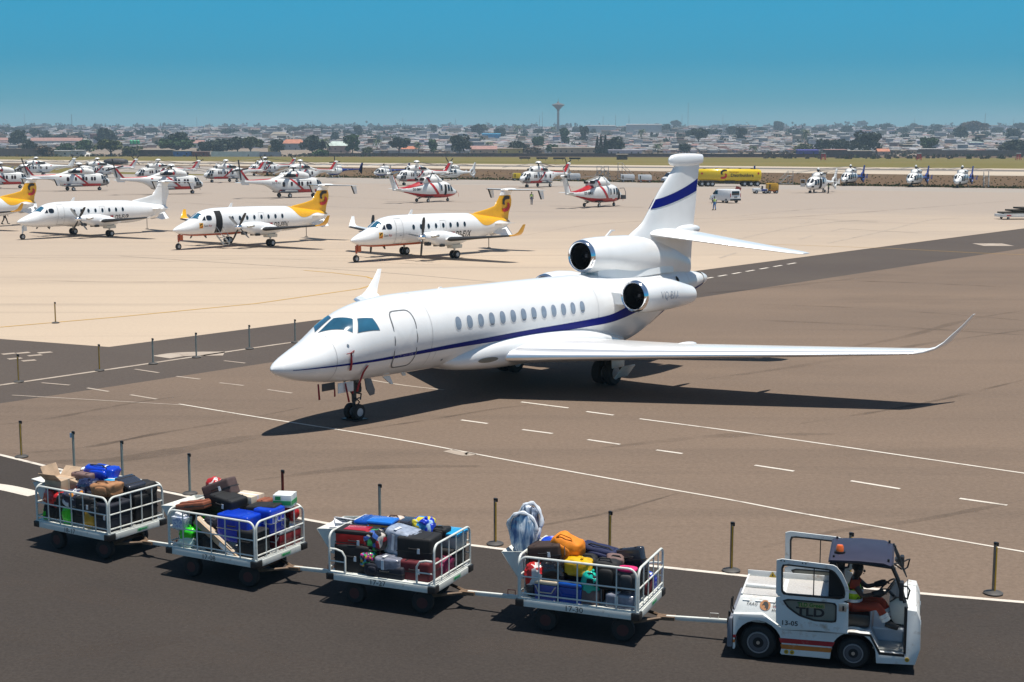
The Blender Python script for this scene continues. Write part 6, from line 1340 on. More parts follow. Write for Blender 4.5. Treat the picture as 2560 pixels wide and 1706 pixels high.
        b.box((0, 0, -h * .09), (l, w, h * .8), 0, None, (1.06, 1.06)); b.build('tub', m if col != 'bluebox' else lmat('blue2', True), T, bevel=.02)
        b = MB(); b.box((0, 0, h * .42), (l * 1.09, w * 1.09, h * .2)); b.build('lid', lmat(lid, True), T, bevel=.03)
        if col == 'bluebox': b = MB(); b.box((0, 0, h * .22), (l * 1.07, w * 1.07, h * .16)); b.build('band', mat('ochre_band', (.3, .15, .03), .5), T, bevel=.01)
        b = MB(); b.tube([(-l * .46, -w * .56, h * .25), (-l * .3, -w * .62, -h * .05), (l * .3, -w * .62, -h * .05), (l * .46, -w * .56, h * .25)], .012, 6); b.build('handle', lmat(lid, True), T)
    elif kind == 'basket':
        b.prism([(-l / 2 * .8, -h / 2), (l / 2 * .8, -h / 2), (l / 2, h / 2), (-l / 2, h / 2)], 'y', -w / 2, w / 2); b.build('body', patch_mat('basket_weave', [(.55, .6, .7), (.3, .36, .55), (.62, .65, .7)], 40), T, bevel=.015)
        b = MB(); b.box((0, 0, h / 2 + .02), (l * .7, w * .7, .08), 0, Matrix.Rotation(.2, 3, 'Y')); b.build('contents', TAG, T, bevel=.02)
    elif kind == 'wrapped':
        b.box((0, 0, 0), (l * .96, w * .94, h * .94)); b.build('shell', lmat('slate', False), T, bevel=.05, seg=3)
        b = MB(); blob(b, (l, w, h), .035, sd, 13, .28, 40, 24)
        f = mat('clear_film_' + col, LC[col], .16, coat=.6, var=.35, scale=9, bump=.8); b.build('film', f, T, sharp=80)
        b = MB(); b.box((-.05, -w / 2 - .015, .02), (.055, .006, h * .6)); b.box((-.05, -w * .25, h / 2 + .012), (.055, w * .4, .006)); b.build('tag', TAG, T)
    elif kind == 'tub':
        b.box((0, 0, -.03), (l, w, h * .8), 0, None, (1.05, 1.05)); b.build('tub', m, T, bevel=.03)
        b = MB(); b.box((0, 0, h * .42), (l * 1.1, w * 1.12, .06)); b.build('lid', lmat('cyan', True), T, bevel=.02)
    elif kind == 'disc':
        b.lathe((0, 0, 0), (0, 0, 1), [(-h / 2, .8 * l / 2), (0, l / 2), (h * .3, l / 2), (h / 2, l / 2 - .02), (h / 2 - .02, l / 2 - .05)], 28, 0, (True, True)); b.build('rim', m, T)
    return T
LUGGAGE = [
    [
    (-0.26, 0.3, 1.45, 0.78, 0.36, 0.3, 'soft', 'royal', 10, 0, 'bright blue cloth bag with a white strap topping the rearmost cart heap'),
    (-0.78, 0.34, 1.36, 0.42, 0.34, 0.1, 'papers', 'paper', 0, 8, 'pale white folder lying beside the bright blue bag on the rearmost cart'),
    (-0.78, -0.3, 1.16, 0.42, 0.46, 0.46, 'carton', 'card', 8, 0, 'open beige cardboard box at the rear end of the rearmost cart'),
    (-0.73, -0.46, 1.03, 0.52, 0.38, 0.34, 'backpack', 'redblk', -8, 10, 'red and black backpack on the near side of the rearmost cart'),
    (-0.79, -0.1, 1.16, 0.4, 0.34, 0.32, 'plastic', 'redpl', 0, 0, 'red and white plastic bag behind the red backpack on the rearmost cart'),
    (-0.48, 0.1, 1.31, 0.52, 0.36, 0.34, 'suitcase', 'mauve', 5, 0, 'mauve brown suitcase below the bright blue bag on the rearmost cart'),
    (-0.13, -0.16, 1.25, 0.46, 0.38, 0.36, 'plastic', 'navypl', 0, 0, 'crumpled navy plastic bag in the middle of the rearmost cart'),
    (0.63, -0.36, 1.35, 0.62, 0.4, 0.3, 'soft', 'tan', 4, -6, 'tan leather bag with a front pocket on the rearmost cart'),
    (-0.16, -0.5, 1.09, 0.46, 0.34, 0.36, 'plastic', 'silver', 0, 0, 'silver and dark plastic bag in the middle of the near side of the rearmost cart'),
    (-0.26, -0.56, 0.75, 0.28, 0.22, 0.38, 'plastic', 'green', 0, 0, 'bright green bag low behind the near fence of the rearmost cart'),
    (-0.89, -0.55, 0.71, 0.18, 0.2, 0.3, 'plastic', 'green', 0, 0, 'small green bag at the rear corner of the rearmost cart'),
    (0.39, -0.56, 0.77, 0.3, 0.22, 0.42, 'plastic', 'gold', 0, 0, 'golden yellow bag low behind the near fence of the rearmost cart'),
    (0.77, -0.34, 0.84, 0.44, 0.62, 0.58, 'suitcase', 'dknavy', 0, 0, 'big dark navy suitcase behind the front fence of the rearmost cart'),
    (0.77, 0.34, 0.86, 0.44, 0.6, 0.62, 'suitcase', 'black', 0, 0, 'tall black suitcase in the far front corner of the rearmost cart'),
    (0.68, 0.2, 1.27, 0.55, 0.42, 0.34, 'suitcase', 'slate', -12, 12, 'dark slate suitcase on top near the front of the rearmost cart'),
    (0.78, 0.5, 1.21, 0.42, 0.36, 0.3, 'soft', 'black', 0, 0, 'black soft bag on the far front corner of the rearmost cart'),
    (0.24, 0.22, 1.33, 0.34, 0.3, 0.12, 'carton', 'cyan', 10, 0, 'small sky blue box behind the tan bag on the rearmost cart'),
    (-0.76, -0.46, 0.77, 0.46, 0.36, 0.36, 'soft', 'black', 0, 0, 'black bag at the rear near corner of the rearmost cart'),
    (0.28, -0.46, 1.0, 0.5, 0.4, 0.4, 'suitcase', 'black', 4, 0, 'black suitcase under the tan bag on the rearmost cart'),
    (-0.07, -0.4, 0.78, 1.0, 0.4, 0.44, 'suitcase', 'charcoal', 0, 0, 'long charcoal case on the floor of the rearmost cart'),
    (-0.55, 0.3, 0.98, 0.9, 0.5, 0.6, 'suitcase', 'charcoal', 0, 0, 'large charcoal trunk on the far side of the rearmost cart'),
    (-0.42, -0.5, 1.0, 0.34, 0.3, 0.3, 'soft', 'black', 12, 6, 'small black handbag left of the silver bag on the rearmost cart'),
    (0.1, -0.2, 1.12, 0.36, 0.3, 0.26, 'soft', 'slate', -10, 8, 'dark grey pouch beneath the navy bag on the rearmost cart'),
    (-0.55, -0.1, 1.24, 0.26, 0.22, 0.2, 'carton', 'card', 30, 20, 'small torn beige carton next to the red bag on the rearmost cart'),
    (0.55, -0.56, 0.98, 0.34, 0.24, 0.26, 'soft', 'black', 5, 0, 'black bag under the tan bag against the near fence of the rearmost cart'),
    ], [
    (-0.68, -0.34, 1.33, 0.64, 0.46, 0.14, 'satchel', 'rust', 8, -10, 'rust brown leather satchel on the rear of the second cart'),
    (-0.13, -0.06, 1.37, 0.62, 0.44, 0.32, 'suitcase', 'black', -6, 6, 'black suitcase on top of the middle of the second cart'),
    (-0.51, 0.18, 1.53, 0.62, 0.34, 0.34, 'suitcase', 'brown', 12, -22, 'tilted dark brown suitcase with round wheels topping the second cart'),
    (-0.81, 0.36, 1.49, 0.36, 0.3, 0.4, 'plastic', 'redpl', 0, 0, 'red and white bag behind the tilted brown suitcase of the second cart'),
    (0.6, 0.14, 1.3, 0.62, 0.44, 0.2, 'suitcase', 'black', 10, -5, 'flat black hard case on the front half of the second cart'),
    (0.21, 0.44, 1.29, 0.5, 0.3, 0.22, 'suitcase', 'rust', 6, 0, 'reddish brown case behind the flat black case of the second cart'),
    (0.81, 0.46, 1.44, 0.36, 0.36, 0.24, 'carton', 'greenbox', 20, 0, 'white and green carton on the front far corner of the second cart'),
    (0.4, -0.36, 1.06, 0.74, 0.5, 0.52, 'suitcase', 'royal', 0, 0, 'glossy bright blue suitcase behind the near fence of the second cart'),
    (0.78, 0.02, 1.14, 0.42, 0.46, 0.5, 'suitcase', 'royal', 0, 0, 'blue suitcase with white patterns behind the front fence of the second cart'),
    (0.1, -0.62, 0.81, 1.25, 0.12, 0.14, 'longbox', 'card', 0, 32, 'long tan cardboard box slanting down the near side of the second cart'),
    (-0.69, -0.56, 0.83, 0.34, 0.26, 0.26, 'plastic', 'green', 0, 0, 'bright green bag at the rear near corner of the second cart'),
    (-0.7, -0.58, 0.69, 0.38, 0.22, 0.26, 'plastic', 'palegreen', 0, 0, 'white bag with a green mark on the floor of the second cart'),
    (-0.46, -0.4, 1.01, 0.34, 0.26, 0.26, 'plastic', 'green', 0, 0, 'green cloth bundle under the rust satchel of the second cart'),
    (-0.82, -0.59, 1.03, 0.34, 0.22, 0.24, 'basket', 'whiteblue', 0, 0, 'white and blue basket at the rear end of the second cart'),
    (0.82, 0.22, 0.74, 0.34, 0.34, 0.36, 'cooler', 'maroon', 0, 0, 'maroon cooler with white lid left of its twin behind the front fence'),
    (0.83, 0.54, 0.74, 0.32, 0.3, 0.36, 'cooler', 'maroon', 0, 0, 'maroon cooler at the far front corner of the second cart'),
    (0.76, -0.44, 0.82, 0.46, 0.42, 0.52, 'suitcase', 'black', 0, 0, 'black suitcase at the front near corner of the second cart'),
    (0.01, 0.34, 1.37, 0.5, 0.4, 0.22, 'carton', 'cream', 0, 0, 'cream coloured box in the middle of the far side of the second cart'),
    (0.85, 0.58, 1.13, 0.28, 0.24, 0.26, 'plastic', 'redgl', 0, 0, 'glossy red bag at the far front corner of the second cart'),
    (-0.49, -0.36, 0.73, 0.56, 0.4, 0.34, 'suitcase', 'charcoal', 0, 0, 'charcoal case on the floor beneath the long box of the second cart'),
    (-0.55, 0.1, 0.98, 0.9, 0.6, 0.5, 'suitcase', 'charcoal', 0, 0, 'large charcoal trunk in the core of the second cart'),
    (-0.74, 0.1, 1.05, 0.5, 0.5, 0.4, 'soft', 'dknavy', 0, 0, 'navy bag behind the rust satchel of the second cart'),
    (0.2, 0.2, 1.19, 0.3, 0.24, 0.08, 'carton', 'cream', 25, 12, 'flat cream packet beside the black suitcase on the second cart'),
    (-0.2, -0.45, 1.08, 0.3, 0.26, 0.24, 'soft', 'dknavy', 12, 6, 'navy pouch between the satchel and the blue suitcase of the second cart'),
    (-0.1, -0.58, 0.72, 0.34, 0.2, 0.28, 'soft', 'black', 0, 0, 'black bag on the floor behind the long box of the second cart'),
    (0.86, 0.3, 1.02, 0.2, 0.24, 0.24, 'soft', 'black', 0, 10, 'small black bag between the blue suitcase and the red bag'),
    ], [
    (-0.64, -0.36, 1.11, 0.72, 0.48, 0.4, 'suitcase', 'redblk', 6, 0, 'red suitcase with a black top at the rear of the third cart'),
    (-0.65, -0.4, 0.82, 0.7, 0.48, 0.52, 'suitcase', 'black', 0, 0, 'black suitcase under the red one on the third cart'),
    (-0.64, 0.28, 1.22, 0.72, 0.5, 0.24, 'suitcase', 'blue2', 4, 0, 'flat deep blue suitcase on the far rear of the third cart'),
    (-0.38, 0.06, 1.26, 0.46, 0.36, 0.3, 'cooler', 'bluebox', 6, 0, 'sky blue box with a brown band in the middle of the third cart'),
    (-0.34, 0.46, 1.26, 0.36, 0.2, 0.24, 'soft', 'creambag', 0, 0, 'cream handbag with brown handles at the far side of the third cart'),
    (-0.25, -0.42, 1.16, 0.42, 0.34, 0.36, 'plastic', 'floral', 0, 0, 'dark bag with a red and green flowery top on the third cart'),
    (-0.33, -0.57, 0.85, 0.28, 0.26, 0.28, 'plastic', 'checks', 0, 0, 'small round colour-checked bag on the open side of the third cart'),
    (0.17, -0.2, 1.14, 0.62, 0.46, 0.48, 'wrapped', 'wrap', -8, 6, 'large suitcase wrapped in silvery clear film on the third cart'),
    (0.08, -0.53, 0.8, 0.52, 0.34, 0.28, 'wrapped', 'wrap2', 0, 0, 'smaller grey case wrapped in film on the open side of the third cart'),
    (0.31, 0.34, 1.28, 0.42, 0.34, 0.34, 'plastic', 'bluefloral', 0, 0, 'blue and yellow flowery bag on the far side of the third cart'),
    (0.52, -0.24, 1.06, 0.66, 0.52, 0.5, 'suitcase', 'black', 4, 0, 'black suitcase with a white tag near the front of the third cart'),
    (0.06, -0.49, 0.68, 0.72, 0.42, 0.24, 'suitcase', 'dknavy', 0, 0, 'flat navy suitcase on the floor of the open side of the third cart'),
    (0.6, -0.4, 0.74, 0.6, 0.44, 0.36, 'suitcase', 'dkred', 0, 0, 'dark red suitcase under the black one on the third cart'),
    (0.71, 0.49, 1.05, 0.56, 0.42, 0.36, 'tub', 'cyanlid', 0, 0, 'clear plastic tub with a cyan lid at the front of the third cart'),
    (-0.11, 0.46, 1.22, 0.5, 0.4, 0.26, 'suitcase', 'slate', 0, 0, 'grey suitcase at the far side of the third cart'),
    (0.65, 0.36, 1.22, 0.3, 0.28, 0.2, 'soft', 'black', 0, 0, 'black cap-shaped bag beside the cyan-lidded tub'),
    (0.84, 0.1, 0.71, 0.3, 0.5, 0.3, 'soft', 'magenta', 0, 0, 'dark pink bag low behind the front fence of the third cart'),
    (0.01, 0.15, 0.81, 1.1, 0.6, 0.5, 'suitcase', 'charcoal', 0, 0, 'large charcoal trunk in the core of the third cart'),
    (-0.7, 0.2, 0.85, 0.6, 0.6, 0.6, 'suitcase', 'charcoal', 0, 0, 'dark trunk behind the red suitcase of the third cart'),
    (0.74, 0.42, 0.76, 0.5, 0.5, 0.4, 'suitcase', 'black', 0, 0, 'black suitcase under the cyan-lidded tub'),
    (-0.25, 0.0, 1.1, 0.34, 0.26, 0.24, 'soft', 'black', 14, 8, 'black pouch behind the flowery bag on the third cart'),
    (-0.2, -0.62, 0.7, 0.3, 0.2, 0.24, 'soft', 'dknavy', 0, 0, 'navy bag below the checked bag on the third cart'),
    (0.35, 0.5, 1.16, 0.3, 0.22, 0.16, 'soft', 'slate', -15, 8, 'grey folded bag left of the black cap-shaped bag'),
    ], [
    (-0.37, -0.16, 1.35, 0.58, 0.4, 0.44, 'backpack', 'orange', -14, 14, 'bright orange bag topping the foremost cart'),
    (-0.7, -0.26, 1.26, 0.58, 0.44, 0.34, 'suitcase', 'dkbrown', 4, -8, 'dark brown suitcase at the rear of the foremost cart'),
    (-0.77, 0.24, 1.31, 0.44, 0.44, 0.1, 'disc', 'royal', 0, 0, 'bright blue round lid beside the orange bag'),
    (-0.05, -0.5, 1.16, 0.5, 0.32, 0.3, 'plastic', 'yellow', -10, 0, 'crumpled yellow plastic bag behind the near fence of the foremost cart'),
    (-0.8, -0.57, 0.96, 0.38, 0.26, 0.38, 'plastic', 'redclear', 0, 0, 'red and clear plastic bag at the rear near corner of the foremost cart'),
    (-0.5, -0.5, 1.01, 0.46, 0.34, 0.4, 'plastic', 'blackpl', 0, 0, 'shiny black plastic bag between the red and the yellow bag'),
    (0.19, -0.58, 0.95, 0.3, 0.24, 0.4, 'plastic', 'teal', 0, 0, 'turquoise plastic bag behind the near fence of the foremost cart'),
    (0.43, -0.44, 1.07, 0.48, 0.4, 0.5, 'backpack', 'black', 0, 0, 'black backpack right of the turquoise bag'),
    (0.71, 0.0, 1.22, 0.56, 0.12, 0.42, 'suitcase', 'slate', -20, -16, 'slim dark briefcase leaning against the front fence of the foremost cart'),
    (0.1, 0.26, 1.17, 0.95, 0.34, 0.32, 'soft', 'navy', -4, 8, 'long navy duffel bag on the far side of the foremost cart'),
    (-0.57, -0.57, 0.73, 0.38, 0.26, 0.34, 'cooler', 'bluecool', 0, 0, 'blue cooler with white lid on the floor of the foremost cart'),
    (-0.15, -0.56, 0.73, 0.4, 0.28, 0.34, 'cooler', 'blue2', 0, 0, 'deep blue crate right of the white-lidded cooler'),
    (0.8, -0.54, 1.06, 0.38, 0.28, 0.36, 'backpack', 'greypink', 0, 0, 'grey bag with a pink top at the front near corner of the foremost cart'),
    (0.72, -0.54, 0.69, 0.52, 0.3, 0.26, 'wrapped', 'wrap2', 0, 0, 'grey film-wrapped case low at the front of the foremost cart'),
    (0.18, -0.52, 0.69, 0.34, 0.3, 0.26, 'carton', 'mauve', 0, 0, 'pinkish brown box on the floor of the foremost cart'),
    (0.84, 0.5, 0.71, 0.3, 0.3, 0.3, 'soft', 'royal', 0, 0, 'blue bag poking out at the far front corner of the foremost cart'),
    (-0.25, 0.46, 1.17, 0.5, 0.3, 0.26, 'soft', 'royal', 0, 8, 'bright blue bag behind the orange one on the foremost cart'),
    (-0.18, 0.0, 0.81, 1.4, 0.7, 0.5, 'suitcase', 'charcoal', 0, 0, 'large charcoal trunk in the core of the foremost cart'),
    (-0.49, 0.05, 0.91, 0.8, 0.5, 0.5, 'suitcase', 'black', 0, 0, 'black suitcase under the bright orange bag'),
    (0.66, 0.1, 0.88, 0.5, 0.6, 0.5, 'suitcase', 'black', 0, 0, 'black suitcase behind the front fence of the foremost cart'),
    (0.84, 0.3, 0.71, 0.3, 0.3, 0.3, 'soft', 'dkred', 0, 0, 'dark red bag behind the front fence of the foremost cart'),
    (-0.05, -0.1, 1.12, 0.36, 0.3, 0.26, 'soft', 'black', 14, 6, 'black bag between the orange and the yellow bag'),
    (0.2, -0.62, 1.0, 0.24, 0.16, 0.2, 'soft', 'charcoal', 0, 0, 'dark pouch above the deep blue crate'),
    (0.45, -0.1, 1.2, 0.3, 0.26, 0.2, 'soft', 'mauve', 20, 10, 'brownish pouch in front of the navy duffel'),
    (-0.86, -0.55, 0.72, 0.2, 0.22, 0.3, 'soft', 'slate', 0, 0, 'grey bag under the red and clear bag'),
    ]]
_n = 0
for ci, rows in enumerate(LUGGAGE):
    for row in rows: luggage(ci, row, _n); _n += 1
# papers in the bin of the third cart
px_, py_ = l2w(CARTS[2], -1.28, .05); T = thing('paper_stack', 'loose white papers piled in the bin of the third cart', 'papers', (px_, py_, 1.22), CARTS[2][2])
for k in range(4):
    b = MB(); b.box((-.02 + .03 * k, -.1 + .07 * k, .03 * k), (.3, .42, .012), 0, Euler((.2 - .12 * k, .15 * k - .2, .3 * k)).to_matrix()); b.build('sheet', mat('white_sheet', (.75, .75, .76), .6), T)
# film-wrapped pushchair standing in the bin of the foremost cart
px_, py_ = l2w(CARTS[3], -1.2, .0); T = thing('wrapped_pushchair', 'folded pushchair wrapped in clear film standing in the bin of the foremost cart', 'pushchair', (px_, py_, 1.18), CARTS[3][2])
def streak_mat(name, c1, c2, c3):
    m = bpy.data.materials.new(name); m.use_nodes = True; nt = m.node_tree; N = nt.nodes; L = nt.links; b = N['Principled BSDF']; b.inputs['Roughness'].default_value = .15; b.inputs['Coat Weight'].default_value = .5
    tc = N.new('ShaderNodeTexCoord'); mp = N.new('ShaderNodeMapping'); mp.inputs['Scale'].default_value = (14, 14, 2.2); mp.inputs['Rotation'].default_value = (.1, .35, 0); L.new(tc.outputs['Object'], mp.inputs[0])
    n = N.new('ShaderNodeTexNoise'); n.inputs['Scale'].default_value = 1; n.inputs['Detail'].default_value = 4; n.inputs['Distortion'].default_value = .8; L.new(mp.outputs[0], n.inputs['Vector']); r = N.new('ShaderNodeValToRGB'); L.new(n.outputs['Fac'], r.inputs[0]); e = r.color_ramp.elements
    e[0].position = .36; e[0].color = (*c1, 1); e[1].position = .62; e[1].color = (*c3, 1); q = e.new(.5); q.color = (*c2, 1); L.new(r.outputs[0], b.inputs['Base Color'])
    bp = N.new('ShaderNodeBump'); bp.inputs['Strength'].default_value = .7; bp.inputs['Distance'].default_value = .03; L.new(n.outputs['Fac'], bp.inputs['Height']); L.new(bp.outputs[0], b.inputs['Normal']); return m
FILM = streak_mat('streaky_blue_film', (.05, .13, .30), (.28, .40, .55), (.78, .82, .86)); FILM2 = streak_mat('streaky_grey_film', (.03, .035, .05), (.18, .22, .30), (.72, .76, .8))
for k, (yy, lean, rx, rz) in enumerate(((-.15, -.06, .235, .36), (.17, .12, .20, .39))):
    cz = .36 + .04 * k; b = MB(); pts = []
    for i in range(37):
        t = 2 * pi * i / 36; w_ = 1 + .09 * sin(3 * t + k) + .05 * sin(5 * t); pts.append((rx * cos(t) * w_, yy + lean * .6 * sin(t) + .03 * sin(2 * t), cz + rz * sin(t) * (1 + .04 * cos(2 * t))))
    b.tube(pts, [.034 + .012 * sin(i * 1.7) for i in range(37)], 8); b.build('hoop', mat('white_film_roll', (.70, .73, .77), .2, coat=.5, var=.25, scale=9), T)
    b = MB(); blob(b, (rx * 1.9, .19, rz * 1.92), .12, k * 5 + 2, 8, .8, 34, 24); b.xf(Matrix.Translation((0, yy, cz)) @ Matrix.Rotation(lean, 4, 'X')); b.build('film_panel', FILM if k == 0 else FILM2, T, sharp=80)
b = MB(); b.ell((0, .02, .30), (.19, .14, .20), 16, 10); b.build('film_bundle', FILM, T)
b = MB(); b.tube([(0, -.1, -.1), (0, .03, .06), (0, .16, -.1)], .05, 8); b.tube([(.12, .26, .18), (.2, .32, .5)], .03, 6); b.build('frame', DGREY, T)
# ================================================================== baggage tractor; x forward, near side y = 0, far side y = W
W_T = 1.62
TW = mat('tractor_white_paint', (.68, .69, .67), .42, coat=.1, var=.10, scale=2.5, dirt=(.30, .17, .07, .75), dscale=5.5)
TR = mat('tractor_red_stripe', (.40, .012, .02), .45, var=.15, dirt=(.6, .5, .4, .6), dscale=6); TO = mat('tractor_orange_stripe', (.56, .16, .02), .45, var=.15, dirt=(.6, .5, .4, .5), dscale=6)
ROOF = mat('dark_blue_grey_roof', (.030, .031, .055), .5, spec=.3, var=.15)
TUG = thing('baggage_tractor', 'white baggage tractor with dark roof pulling the carts at lower right', 'tow tractor', (TUG_O[0], TUG_O[1], 0), TUG_O[2])
def arch(cx, cz, r, a0, a1, n=14): return [(cx + r * cos(radians(a0 + (a1 - a0) * i / n)), cz + r * sin(radians(a0 + (a1 - a0) * i / n))) for i in range(n + 1)]
low = [(-.40, .15), (-.40, .73), (.06, .76), (.34, .575), (1.70, .575), (1.87, .30), (2.26, .30), (2.26, 1.03), (2.40, 1.02), (2.46, .86), (2.47, .42), (2.40, .16), (1.82, .13)] + arch(1.47, .25, .34, 10, 172)[0:] + [(1.12, .13), (.37, .13)] + arch(0, .28, .37, -20, 195) + [(-.37, .15)]
b = MB(); b.prism(low, 'y', 0, .26); b.prism(low, 'y', W_T - .26, W_T)
BODY = b.build('body', TW, TUG, bevel=.012, seg=2)
b = MB(); b.prism([(-.38, .2), (-.38, .74), (.06, .77), (.34, .585), (1.3, .585), (1.72, .57), (1.86, .30), (2.25, .29), (2.25, .2)], 'y', .261, W_T - .261); b.build('underbody', mat('pale_blue_grey_panel', (.42, .45, .5), .5, var=.15), BODY)
b = MB(); b.prism([(2.26, .2), (2.26, 1.02), (2.39, 1.01), (2.45, .86), (2.46, .42), (2.40, .18)], 'y', .262, W_T - .262); b.build('front_panel', TW, BODY, bevel=.01)
for cx, cz, r in ((1.47, .25, .335), (0, .28, .365)):
    b = MB(); pr = arch(cx, cz, r, 0, 180); 
    for y0 in (.0, W_T - .26): b.loft([[V((x, y0 + .003, z)) for x, z in pr], [V((x, y0 + .257, z)) for x, z in pr]], 0, (False, False), False)
    for y0, y1 in ((.2555, .2602), (W_T - .2602, W_T - .2555)): b.prism(arch(cx, cz, r, -60, 240, 24), 'y', y0, y1)
    b.build('wheel_arch', VOID, BODY)
for y in (.13, W_T - .13):
    for cx, r in ((1.47, .25), (0, .285)):
        w_ = wheel(TUG, (cx, y, r), r, .21, hubm=mat('tractor_rim', (.10, .105, .12), .45, metal=.4, var=.2), n=30); sg = -1 if y < 1 else 1
        b = MB(); b.lathe((cx, y + sg * .108, r), (0, sg, 0), [(0, r * .53), (.016, r * .54), (.016, r * .60), (0, r * .62)], 28); b.build('rim_ring', mat('rim_edge_metal', (.30, .31, .33), .4, metal=.5), w_)
        b = MB(); b.lathe((cx, y + sg * .108, r), (0, sg, 0), [(0, r * .30), (.004, r * .29), (.004, .001)], 20); b.build('rim_well', VOID, w_)
        b = MB(); b.cyl((cx, y + sg * .105, r), (cx, y + sg * .125, r), .028, n=12); b.build('hub_cap', STEEL, w_)
# rear hood with tread plate deck
TREAD = mat('tread_plate', (.60, .57, .53), .4, metal=.25, var=.15, scale=30, bump=.5, dirt=(.3, .22, .16, .4), dscale=4)
b = MB(); rings = []
for x, dz in ((-.37, 0), (1.06, 0)):
    rings.append([V((x - (.02 if x < 0 else 0), .06, .60)), V((x - (.02 if x < 0 else 0), .09, .76)), V((x + (.05 if x < 0 else 0), .25, .955)), V((x + (.05 if x < 0 else 0), 1.37, .955)), V((x - (.02 if x < 0 else 0), 1.53, .76)), V((x - (.02 if x < 0 else 0), 1.56, .60))])
b.loft(rings, 0, smooth=False); HOOD = b.build('rear_hood', TW, TUG, bevel=.015)
b = MB(); b.box((.0, .50, .962), (.60, .34, .016)); b.box((.0, 1.08, .962), (.60, .48, .016)); b.box((.70, .83, .962), (.66, 1.0, .016)); b.build('tread_plate', TREAD, HOOD)
b = MB(); b.tube([(-.28, .76, .985), (.32, .72, .985)], .035, 10); b.build('round_bar', TW, HOOD)
b = MB(); b.box((.36, 1.365, 1.0), (1.36, .02, .12)); b.box((-.3, .83, .975), (.03, 1.1, .03)); b.build('deck_rail', TW, HOOD, bevel=.005)
b = MB(); b.prism([(.03, .965), (.15, .965), (.09, 1.065)], 'y', 1.345, 1.35); o = b.build('warning_sign', mat('warning_yellow', (.55, .36, .02), .5), HOOD)
b = MB(); b.prism([(.075, .985), (.105, .985), (.09, 1.035)], 'y', 1.342, 1.344); b.build('sign_mark', TEXT, o)
for k in range(3):
    b = MB(); b.box((-.22 + .2 * k, .205, .905), (.11, .012, .022), 0, Matrix.Rotation(.66, 3, 'X')); b.build('hinge', TW, HOOD)
b = MB(); b.prism([(-.49, .18), (-.41, .18), (-.41, .66), (-.46, .66), (-.49, .56)], 'y', -.01, W_T + .01); b.build('rear_bumper', mat('grey_rubber_bumper', (.16, .17, .2), .6, var=.15), TUG, bevel=.02)
b = MB(); b.box((-.50, .8, .34), (.14, .3, .16)); b.tube([(-.55, .8, .24), (-.55, .8, .5)], .02, 8); b.build('tow_hitch', BLACK, TUG)
b = MB(); b.tube([(-.42, .12, .7), (-.45, .12, .78), (-.44, .12, .95)], .012, 6); b.tube([(-.42, .3, .7), (-.45, .3, .78), (-.44, .3, .92)], .012, 6); b.build('hitch_lever', BLACK, TUG)
# cab side doors slid back over the hood
def resamp(poly, c, n=56):
    out = []
    for i in range(n):
        t = 2 * pi * i / n; d = (cos(t), sin(t)); best = None
        for k in range(len(poly)):
            (x0, z0), (x1, z1) = poly[k], poly[(k + 1) % len(poly)]; ex, ez = x1 - x0, z1 - z0; den = d[0] * ez - d[1] * ex
            if abs(den) < 1e-9: continue
            s_ = ((x0 - c[0]) * ez - (z0 - c[1]) * ex) / den; u = ((x0 - c[0]) * d[1] - (z0 - c[1]) * d[0]) / den
            if s_ > 0 and -1e-6 <= u <= 1 + 1e-6 and (best is None or s_ > best): best = s_
        out.append((c[0] + d[0] * (best or .01), c[1] + d[1] * (best or .01)))
    return out
def frame(b, outer, inner, c, y0, y1, m=0):
    O, I = resamp(outer, c), resamp(inner, c); n = len(O); o = []
    vs = [(x, y, z) for y in (y0, y1) for P_ in (O, I) for x, z in P_]; fs = []
    for i in range(n):
        j = (i + 1) % n
        fs += [(i, j, n + j, n + i), (2 * n + i, 3 * n + i, 3 * n + j, 2 * n + j), (i, 2 * n + i, 2 * n + j, j), (n + i, n + j, 3 * n + j, 3 * n + i)]
    b.add(vs, fs, m, False)
def rnd(poly, r, n=4):
    out = []; N = len(poly)
    for k in range(N):
        p, a_, c = V(poly[k]), V(poly[k - 1]), V(poly[(k + 1) % N]); d0, d1 = (a_ - p), (c - p); q = min(r, d0.length * .45, d1.length * .45)
        s_, e = p + d0.normalized() * q, p + d1.normalized() * q
        for i in range(n + 1):
            t = i / n; out.append(tuple((s_ * (1 - t) ** 2 + p * 2 * t * (1 - t) + e * t * t)))
    return out
UO = [(.26, 1.70), (1.16, 1.655), (1.27, 1.53), (1.375, 1.30), (1.375, 1.09), (.262, 1.09)]
UI = rnd([(.335, 1.625), (1.13, 1.59), (1.235, 1.46), (1.325, 1.28), (1.325, 1.12), (.345, 1.12)], .07)
UG = rnd([(.362, 1.60), (1.12, 1.566), (1.21, 1.45), (1.30, 1.275), (1.30, 1.145), (.37, 1.145)], .06)
LO = [(.262, 1.09), (1.375, 1.09), (1.385, .585), (.36, .60), (.275, .665)]
LI = rnd([(.35, 1.06), (1.20, 1.06), (1.205, .735), (.86, .735), (.62, .80), (.44, .92)], .05)
LG = rnd([(.385, 1.04), (1.18, 1.04), (1.182, .757), (.87, .757), (.63, .822), (.46, .935)], .04)
CLEAR = mat('clear_side_glass', (.9, .95, .93), .03, spec=.5, trans=1.0, var=.0)
